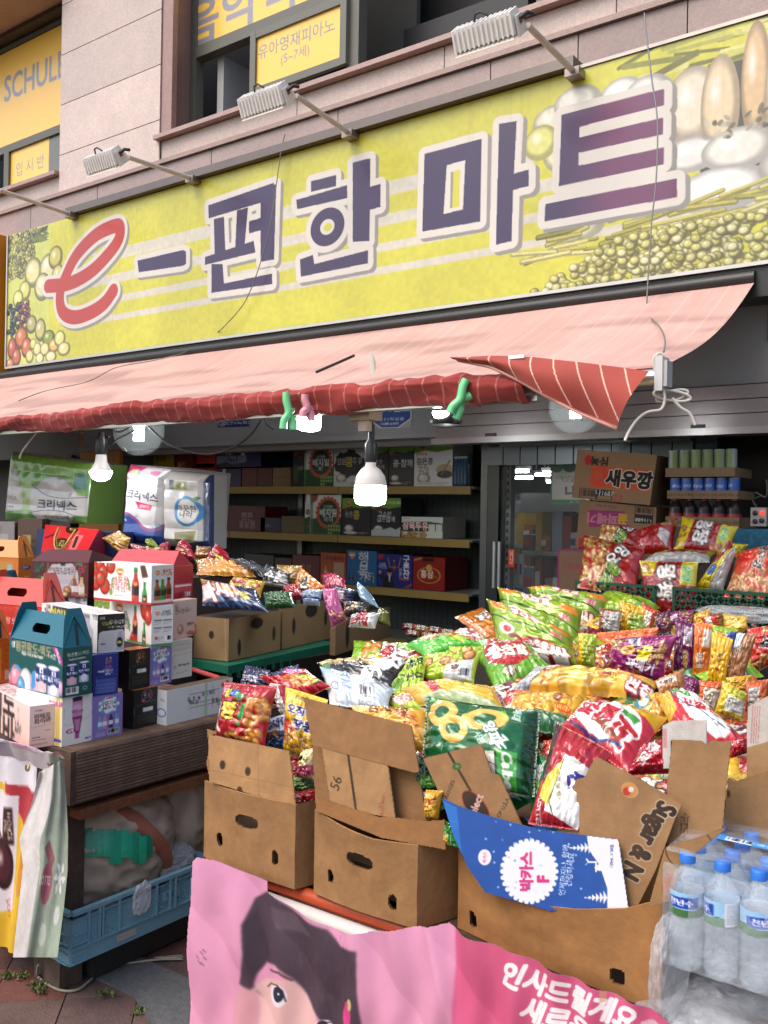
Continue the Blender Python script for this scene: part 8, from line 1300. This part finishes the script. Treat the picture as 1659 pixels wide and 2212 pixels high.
card('white corrugated cardboard edge standing in the right carton',T(CF,[(1095,622),(1150,595),(1330,588),(1332,720),(1270,718),(1268,700),(1140,700),(1135,850),(1100,850)]),1.98,lambda c,x0,y0:([c.line(pp(T(CF,[(a,640),(a,740)]),x0,y0),1.3,'#b8484c')for a in(1105,1113,1121)],[c.line(pp(T(CF,[(1110,b),(1330,b-24)]),x0,y0),.8,'#a8a49e')for b in range(625,740,9)]),'#c4bfb8',group=KC)
card('tall plain cardboard sheet behind the sugar board',T(CF,[(1148,694),(1300,700),(1330,722),(1352,700),(1462,706),(1440,900),(1415,1168),(1120,1290),(1120,940)]),1.92,lambda c,x0,y0:c.text('Packaged by\nRoberts, Morris\n& Clemson',CF(1215,1150)[0]-x0,CF(1215,1150)[1]-y0,8,'#3a2c1e',rot=92),'#94714a',group=KC)
card('cut cardboard flap with red print beside the sugar board',T(CL,[(1440,215),(1340,250),(1110,320),(1020,640),(1150,600),(1180,420),(1300,330)]),1.78,lambda c,x0,y0:(c.text('경북\n사과',CL(1140,520)[0]-x0,CL(1140,520)[1]-y0,20,'#a8402c',rot=-80,bold=.04),c.ell(CL(1240,330)[0]-x0,CL(1240,330)[1]-y0,52,46,'#2a1c14',1,0,0,.05)),'#8f6c44',group=KC)
BLU='#13448c'
def BC(c,x0,y0):
 c.poly(pp(T(CL,[(-100,60),(0,110),(30,400),(-100,300)]),x0,y0),'#1d5fa8');c.mottle(.08,.05,2);wv='#cfcdcf'
 c.poly(pp(T(CL,[(690,240),(700,330),(760,420),(800,540),(800,700),(960,700),(880,255)]),x0,y0),wv)
 x,y=CL(385,450);x-=x0;y-=y0
 for k in range(30):a=k*.2094;c.ell(x+58*math.cos(a),y+66*math.sin(a),5,5,wv)
 c.ell(x,y,57,65,wv);c.text('박카스',x-6,y,31,'#b8286c',rot=-90,bold=.07);c.text('F',x+30,y+16,34,'#b8286c',rot=-90,bold=.07);x,y=CL(148,375);c.ell(x-x0,y-y0,14,17,wv);c.text('박카스',x-x0,y-y0,9,'#b8286c',rot=-90,bold=.05)
 c.text('언제까지나, 함께,\n건강하세요',CL(585,440)[0]-x0,CL(585,440)[1]-y0,16,'#c9d0e0',rot=-85);c.text('120mL X 20병',CL(822,368)[0]-x0,CL(822,368)[1]-y0,8.5,'#1c3470',rot=-88,bold=.02)
 for a,b in((660,325),(740,590)):
  for k in range(7):x,y=CL(a-60+k*20,b);c.poly(pp(T(CL,[(a-60+k*20,b-4-k*7),(a-40+k*20,b),(a-60+k*20,b+4+k*6)]),x0,y0),wv)
  c.line(pp(T(CL,[(a-60,b),(a+90,b)]),x0,y0),2,wv)
 c.line(pp(T(CL,[(740,450),(740,400),(700,400),(690,385)]),x0,y0),3.4,wv);c.line(pp(T(CL,[(700,400),(685,415)]),x0,y0),1.6,wv);c.ell(CL(762,430)[0]-x0,CL(762,430)[1]-y0,12,7,wv)
 rq=random.Random(4)
 for k in range(26):x,y=CL(rq.uniform(150,720),rq.uniform(160,560));c.ell(x-x0,y-y0,2.6,2.6,rq.choice(['#3f7ac0','#8fa8c9']),.8)
card('blue drink carton panel with white gear emblem leaning in the largest carton',T(CL,[(-80,60),(0,98),(120,140),(430,225),(860,280),(915,660),(500,660),(150,560),(60,430),(-20,260)]),1.81,BC,BLU,name='blue_cardboard',m=m_card,backcol='#8f8a84',group=KC)
card('second blue carton edge standing behind the white gear emblem panel',T(CL,[(360,165),(400,180),(590,210),(598,250),(420,225)]),1.9,None,'#14508c',name='blue_cardboard',m=m_card,group=KC)
card('grey and navy carton end right of the blue panel',T(CL,[(862,300),(940,350),(985,660),(915,660)]),1.85,lambda c,x0,y0:c.poly(pp(T(CL,[(890,480),(960,500),(985,660),(910,660)]),x0,y0),'#1c2f6a'),'#8a8278',name='blue_cardboard',m=m_card,group=KC)
card('plain brown carton side at the right behind the tall sheet',T(CF,[(1445,900),(1480,920),(1700,850),(1700,1300),(1415,1260)]),2.02,lambda c,x0,y0:hole(c,x0,y0,*CF(1448,985),4,8),'#8f6d47',group=KC,th=.03)
card('striped white and red cardboard flap at the right picture edge',T(CF,[(1550,520),(1700,440),(1700,860),(1545,915)]),2.06,lambda c,x0,y0:([c.line(pp(T(CF,[(a,520),(a-10,720)]),x0,y0),1.5,'#b0585c')for a in(1580,1592,1604,1616)],c.poly(pp(T(CF,[(1545,745),(1700,700),(1700,900),(1540,915)]),x0,y0),'#9c7a52')),'#bdb6ac',group=KC)
PK='#d193ac'
def BN(c,x0,y0):
 c.vgrad(0,c.h,'#cf8fae','#cb8aa2');c.mottle(.07,.01,3);k=lambda pts:pp(T(CK,pts),x0,y0);c.poly(pp([(990,1990),(1500,2100),(1500,2320),(986,2320)],x0,y0),'#bd5274');c.poly(pp([(986,1990),(998,1990),(994,2320),(982,2320)],x0,y0),'#c4567c')
 x,y=CK(560,1240);c.ell(x-x0,y-y0,84,84,'#cfa5a0');c.ell(x-x0-70,y-y0-8,26,60,'#c48c94');c.poly(k([(430,600),(505,560),(660,680),(830,770),(900,860),(1000,880),(1005,1100),(1040,1500),(860,1400),(790,1250),(640,1030),(560,950),(490,950),(440,1010),(410,1100),(355,1060),(380,900),(372,740)]),'#41333d')
 c.poly(k([(372,740),(440,660),(520,900),(470,960),(400,1060),(465,1150),(430,1110),(385,930)]),'#352a35');c.poly(k([(520,640),(640,680),(760,800),(560,760)]),'#54454e')
 rq=random.Random(8)
 for i in range(150):a,b=rq.uniform(640,1000),rq.uniform(860,1260);(a>640+(b-900)*.5)and c.line(k([(a,b),(a+rq.uniform(-4,4),b+rq.uniform(20,60))]),.8,rq.choice(['#6b5358','#7a6064','#4a3a42']),.7)
 c.blur(14)
 for i in range(260):a,b=rq.uniform(430,1000),rq.uniform(640,1260);(a>560+(b-800)*.55 and b>700+(a-640)*.35)and c.line(k([(a,b),(a+rq.uniform(-2,6),b+rq.uniform(14,50))]),.5,rq.choice(['#5a464e','#6a545a','#352a32']),.6)
 c.line(k([(520,985),(580,990),(640,1040)]),5,'#6a4a48');c.ell(*[q for q in k([(566,1120)])[0]],21,25,'#d8ccd2',1,-15);c.ell(*k([(572,1112)])[0],13.5,17,'#1c2436');c.ell(*k([(578,1108)])[0],2.4,2.8,'#dfe4ea');c.line(k([(490,1085),(520,1060),(570,1060),(600,1090),(612,1150)]),2.6,'#2c1c24');c.ell(*k([(805,1285)])[0],16,12,'#d8ccd2');c.ell(*k([(802,1285)])[0],10,11,'#2a3038');c.line(k([(770,1290),(790,1262),(840,1275)]),2.4,'#2c1c24')
 c.ell(*k([(930,1235)])[0],12,26,'#c23c78');c.ell(*k([(948,1175)])[0],7,13,'#b8a86a');c.ell(*k([(925,1180)])[0],5,7,'#c23c78');[c.line(k([(a,b),(a+14,b+20)]),1.4,'#3a2c3a',.8)for a,b in((130,900),(150,880),(165,910),(140,930),(160,870),(155,940))]
 c.blur(2);c.text('인사드릴게요',CL(610,1105)[0]-x0,CL(610,1105)[1]-y0,56,'#e2d8d6',rot=21,bold=.055);c.text('새로운 모습',CL(640,1280)[0]-x0+14,CL(640,1280)[1]-y0+2,56,'#e2d8d6',rot=21,bold=.055);c.rect(1300-x0,2120-y0,1312-x0,2160-y0,'#b89a6a',.6)
def bdisp(x,y):return .006+.007*np.sin(x*.075+.6*np.sin(y*.02))*np.clip((y-1860)/120,.2,1)+.012*(vnoise(np.c_[x.ravel()*.02,y.ravel()*.008],1,5).reshape(x.shape)-.5)+.006*np.abs(np.sin((x-y*.7)*.02))+.008*np.exp(-((x-940-(y-2030)*.25)/14)**2)
card('pink banner with a printed child face and white Korean words hanging from the table',[(424,1858),(432,1849),(470,1856),(530,1880),(583,1901),(584,1925),(640,1962),(725,2004),(756,2014),(810,2012),(852,2006),(920,1998),(971,1993),(1003,2014),(1100,2050),(1432,2190),(1480,2215),(1480,2330),(400,2330),(414,2200),(408,2060),(420,1950)],1.745,BN,PK,n=(0,-1,0),name='pink_banner',cat='banner',m=m_vinyl,disp=bdisp,th=.0015,res=.62)
def bcart(label,C_,R_,xl,yt,zz,hf,hs):
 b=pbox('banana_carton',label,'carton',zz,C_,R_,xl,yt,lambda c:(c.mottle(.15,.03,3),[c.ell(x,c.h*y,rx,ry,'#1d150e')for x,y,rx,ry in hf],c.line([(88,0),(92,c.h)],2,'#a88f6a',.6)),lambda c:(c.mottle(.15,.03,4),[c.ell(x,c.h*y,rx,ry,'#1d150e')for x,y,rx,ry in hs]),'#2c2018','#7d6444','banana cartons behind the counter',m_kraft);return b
ZG=.86
bcart('near banana carton on the green pallet behind the counter',(493,1429),(605,1404),416,1337,ZG,((52,.42,7,9),),((20,.72,3,9),(52,.22,12,6),(86,.55,3,8)))
bcart('second banana carton on the green pallet behind the counter',(609,1403),(716,1378),600,1312,ZG,(),((22,.5,3,8),(56,.2,12,7),(86,.45,3,8)))
bcart('third banana carton at the far right of the back cartons',(724,1416),(842,1376),712,1342,ZG,(),((20,.5,3,8),))
a,b,c_,d_=onZ(412,1424,ZG-.004),onZ(493,1439,ZG-.004),onZ(730,1388,ZG-.004),onZ(716,1372,ZG-.004);r=thing('green_pallet','green plastic pallet crate under the back banana cartons','pallet',tuple((a+c_)/2-(0,0,.8)));w=MB();w.prism([a,b,c_,a+(c_-b)],(0,0,-.035),'#0f5a44')
for k in range(14):p=b*(1-k/14)+c_*k/14;w.prism([p+(.004,-.004,-.034),p+(.012,.01,-.034),p+(.012,.01,-.06),p+(.004,-.004,-.06)],(-.02,.01,0),'#0d4d3a')
w.build('deck',m_plast,r);w=MB();q=lerp(b,c_,.05);w.box((b[0]-.5,b[1]+.12,0),(b[0]-.05,b[1]+1.0,ZG-.04),'#1c1a18');w.build('base',m_plain,r)
w=MB();w.tube([onZ(416,1446,.82),onZ(470,1464,.82),onZ(479,1469,.82)],.011,'#a8484a',n=12);w.build('plastic_pipe',m_plain,label='thin red plastic pipe sticking out beside the long white carton',cat='pipe')
# == water bottles
m_water=mat('water_bottle',rough=.05,col='#dcebf5',alpha=.2,spec=1,coat=1);m_cap=mat('blue_cap',rough=.35,col='#2f6fc4');m_lab=mat('bottle_label',rough=.4)
zb_=onT(1481,2087,1.78)[2];p1,p2=onZ(1481,2087,zb_),onZ(1556,2110,zb_);d1=p2-p1;d1=d1/np.linalg.norm(d1)*.066;d2=np.array([-d1[1],d1[0],0]);RB_=.0315
prof=[(0,.004),(.018,.0),(.027,.003),(.0305,.012)]+[(RB_-(.0030 if k%2 else 0),.018+k*.0052)for k in range(18)]+[(RB_,.115),(RB_-.001,.118),(RB_-.001,.148),(RB_,.151),(.029,.165),(.022,.180),(.0145,.190),(.0128,.196),(.0128,.203)]
g0='bottles in the shrink-wrapped water pack';c=Cv(100,32,90,'#8fb8d8');c.rect(0,22,100,32,'#3f6a3c');c.poly([(22,8),(56,5),(56,20),(22,22)],'#1c3f9c');c.text('천년수',39,13.5,9,'#eef2f8',bold=.05);c.poly([(0,24),(20,18),(40,26),(60,19),(80,25),(100,20),(100,32),(0,32)],'#3f6a3c');c.rect(66,1,98,31,'#cfd3da');c.lines(68,3,96,28,9,'#6a6a8c');LB=c.out()
bt=thing('water_bottle','clear water bottle with blue cap at the front left corner of the pack','water bottle',tuple(p1),g0)
w=MB();w.lathe(prof,p1,'#ffffff',28);w.build('body',m_water,bt);w=MB();w.lathe([(.0152,.201),(.0152,.216),(.0135,.219),(0,.2195)],p1,'#2f6fc4',22);w.build('cap',m_cap,bt)
th=np.linspace(0,2*math.pi,LB.shape[1]);zz=np.linspace(.151,.112,LB.shape[0])[:,None]*np.ones((1,len(th)))*1.0;zz=(zz-.112)*1.15+.106;G=np.stack([p1[0]+(RB_+.0006)*np.cos(th)[None]+0*zz,p1[1]+(RB_+.0006)*np.sin(th)[None]+0*zz,p1[2]+zz],-1);w=MB();w.grid(G,LB);w.build('label',m_lab,bt)
nm=['front','second','third','fourth'];cn=['first','second','third','fourth','fifth']
for i in range(5):
 for j in range(4):
  if i or j:dup(bt,tuple(p1+d1*i+d2*j),1.9*i+1.3*j-.9,label='clear blue-capped water bottle, %s from the left in the %s row of the pack'%(cn[i],nm[j]))
bt.rotation_euler=(0,0,2.2);base=p1
m_film2=mat('shrink_film',rough=.12,col='#dfe8ee',alpha=.17,coat=1,bump=.9,bscale=26,bdist=.02)
o=p1-d1*.56-d2*.56;A_,B_=o,o+d1*5.12;D_=d2*4.12;w=MB()
def filmgrid(tl,tr,br,bl,n_,k=40):u=np.linspace(0,1,k)[None,:,None];v=np.linspace(0,1,k)[:,None,None];P=(tl*(1-u)+tr*u)*(1-v)+(bl*(1-u)+br*u)*v;nz=vnoise(P.reshape(-1,3),26,3).reshape(k,k,1);w.grid(P+n_*(.012*nz-.004),'#ffffff')
Z_=lambda z:np.array([0,0,z]);nf=-d2/np.linalg.norm(d2);nl=-d1/np.linalg.norm(d1)
filmgrid(A_+Z_(.20)-nf*.012,B_+Z_(.20)-nf*.012,B_+Z_(.01),A_+Z_(.01),nf);filmgrid(A_+D_+Z_(.20),A_+Z_(.20)-nf*.012,A_+Z_(.01),A_+D_+Z_(.01),nl);filmgrid(A_+D_+Z_(.223),B_+D_+Z_(.223),B_+Z_(.221)-nf*.02,A_+Z_(.221)-nf*.02,Z_(1))
fl=w.build('shrink_wrap',m_film2,label='clear wrinkled shrink film around the water bottles',cat='plastic film');c=Cv(100,14,90,'#2f86c9');c.barcode(8,2,30,12,'#dfe6ee');c.text('대한민국 천년수 먹는샘물',62,7,6,'#e4eef6');q=o+d2*1.7+d1*1.0+Z_(.232);w=MB();w.face(q+d2*.45,q+d2*.45+d1*3.4,q+d1*3.4,q,c);w.build('blue_strip',m_lab,fl)
m_pb=mat('milky_plastic',rough=.3,col='#d0d4d8',alpha=.3,coat=.6,bump=.7,bscale=20,bdist=.02)
ctr=p1+d1*2.2+d2*1.6
for k,(dx,dz,rx,ry,rz,s_)in enumerate(((0,-.17,.28,.22,.11,3),(-.175,.0,.025,.09,.09,7),(-.12,-.16,.08,.16,.10,11))):
 P,D,n2=blob(ctr[0]+dx,ctr[1]-(0,.10,.04)[k],ctr[2]+dz,rx,ry,rz,.16,(4.5,4.5,4.5),s_,110,60);w=MB();w.grid(P[::-1],'#dcdedf',True,close=True);w.build('plastic_bag',m_pb,label=['milky crumpled plastic heap beneath the water pack','clear plastic bag puffed up left of the water pack','torn plastic hanging at the left below the water pack'][k],cat='plastic bag',group='plastic under the water pack')
for i in range(3,5):dup(bt,tuple(p1+d1*(.4+i)-Z_(.235)-d2*.2),.5+i,label='water bottle of the lower pack seen through the plastic, %s from the left'%cn[i],group='bottles of the lower water pack')
w=MB();a=p1-Z_(.24);w.prism([a-d1*.3-d2*.3,a+d1*5-d2*.3,a+d1*5+d2*4,a-d1*.3+d2*4],(0,0,-float(a[2])),'#6a5f55');w.build('base_box',m_kp,label='brown box under the water packs at the right',cat='box')
extra=dup(bt,tuple(onY(1668,1826,2.3)),.3,label='lone water bottle standing behind the pack at the right picture edge',group='bottles beyond the pack')
P,D,n2=blob(*onY(*CG(1490,175),3.66),.15,.08,.03,.3,(3,3,3),5,90,50);w=MB();w.grid(P[::-1],'#dcdedf',True,close=True);w.build('plastic_bag',m_pb,label='clear plastic sheet crumpled between the heap and the right basket',cat='plastic bag')
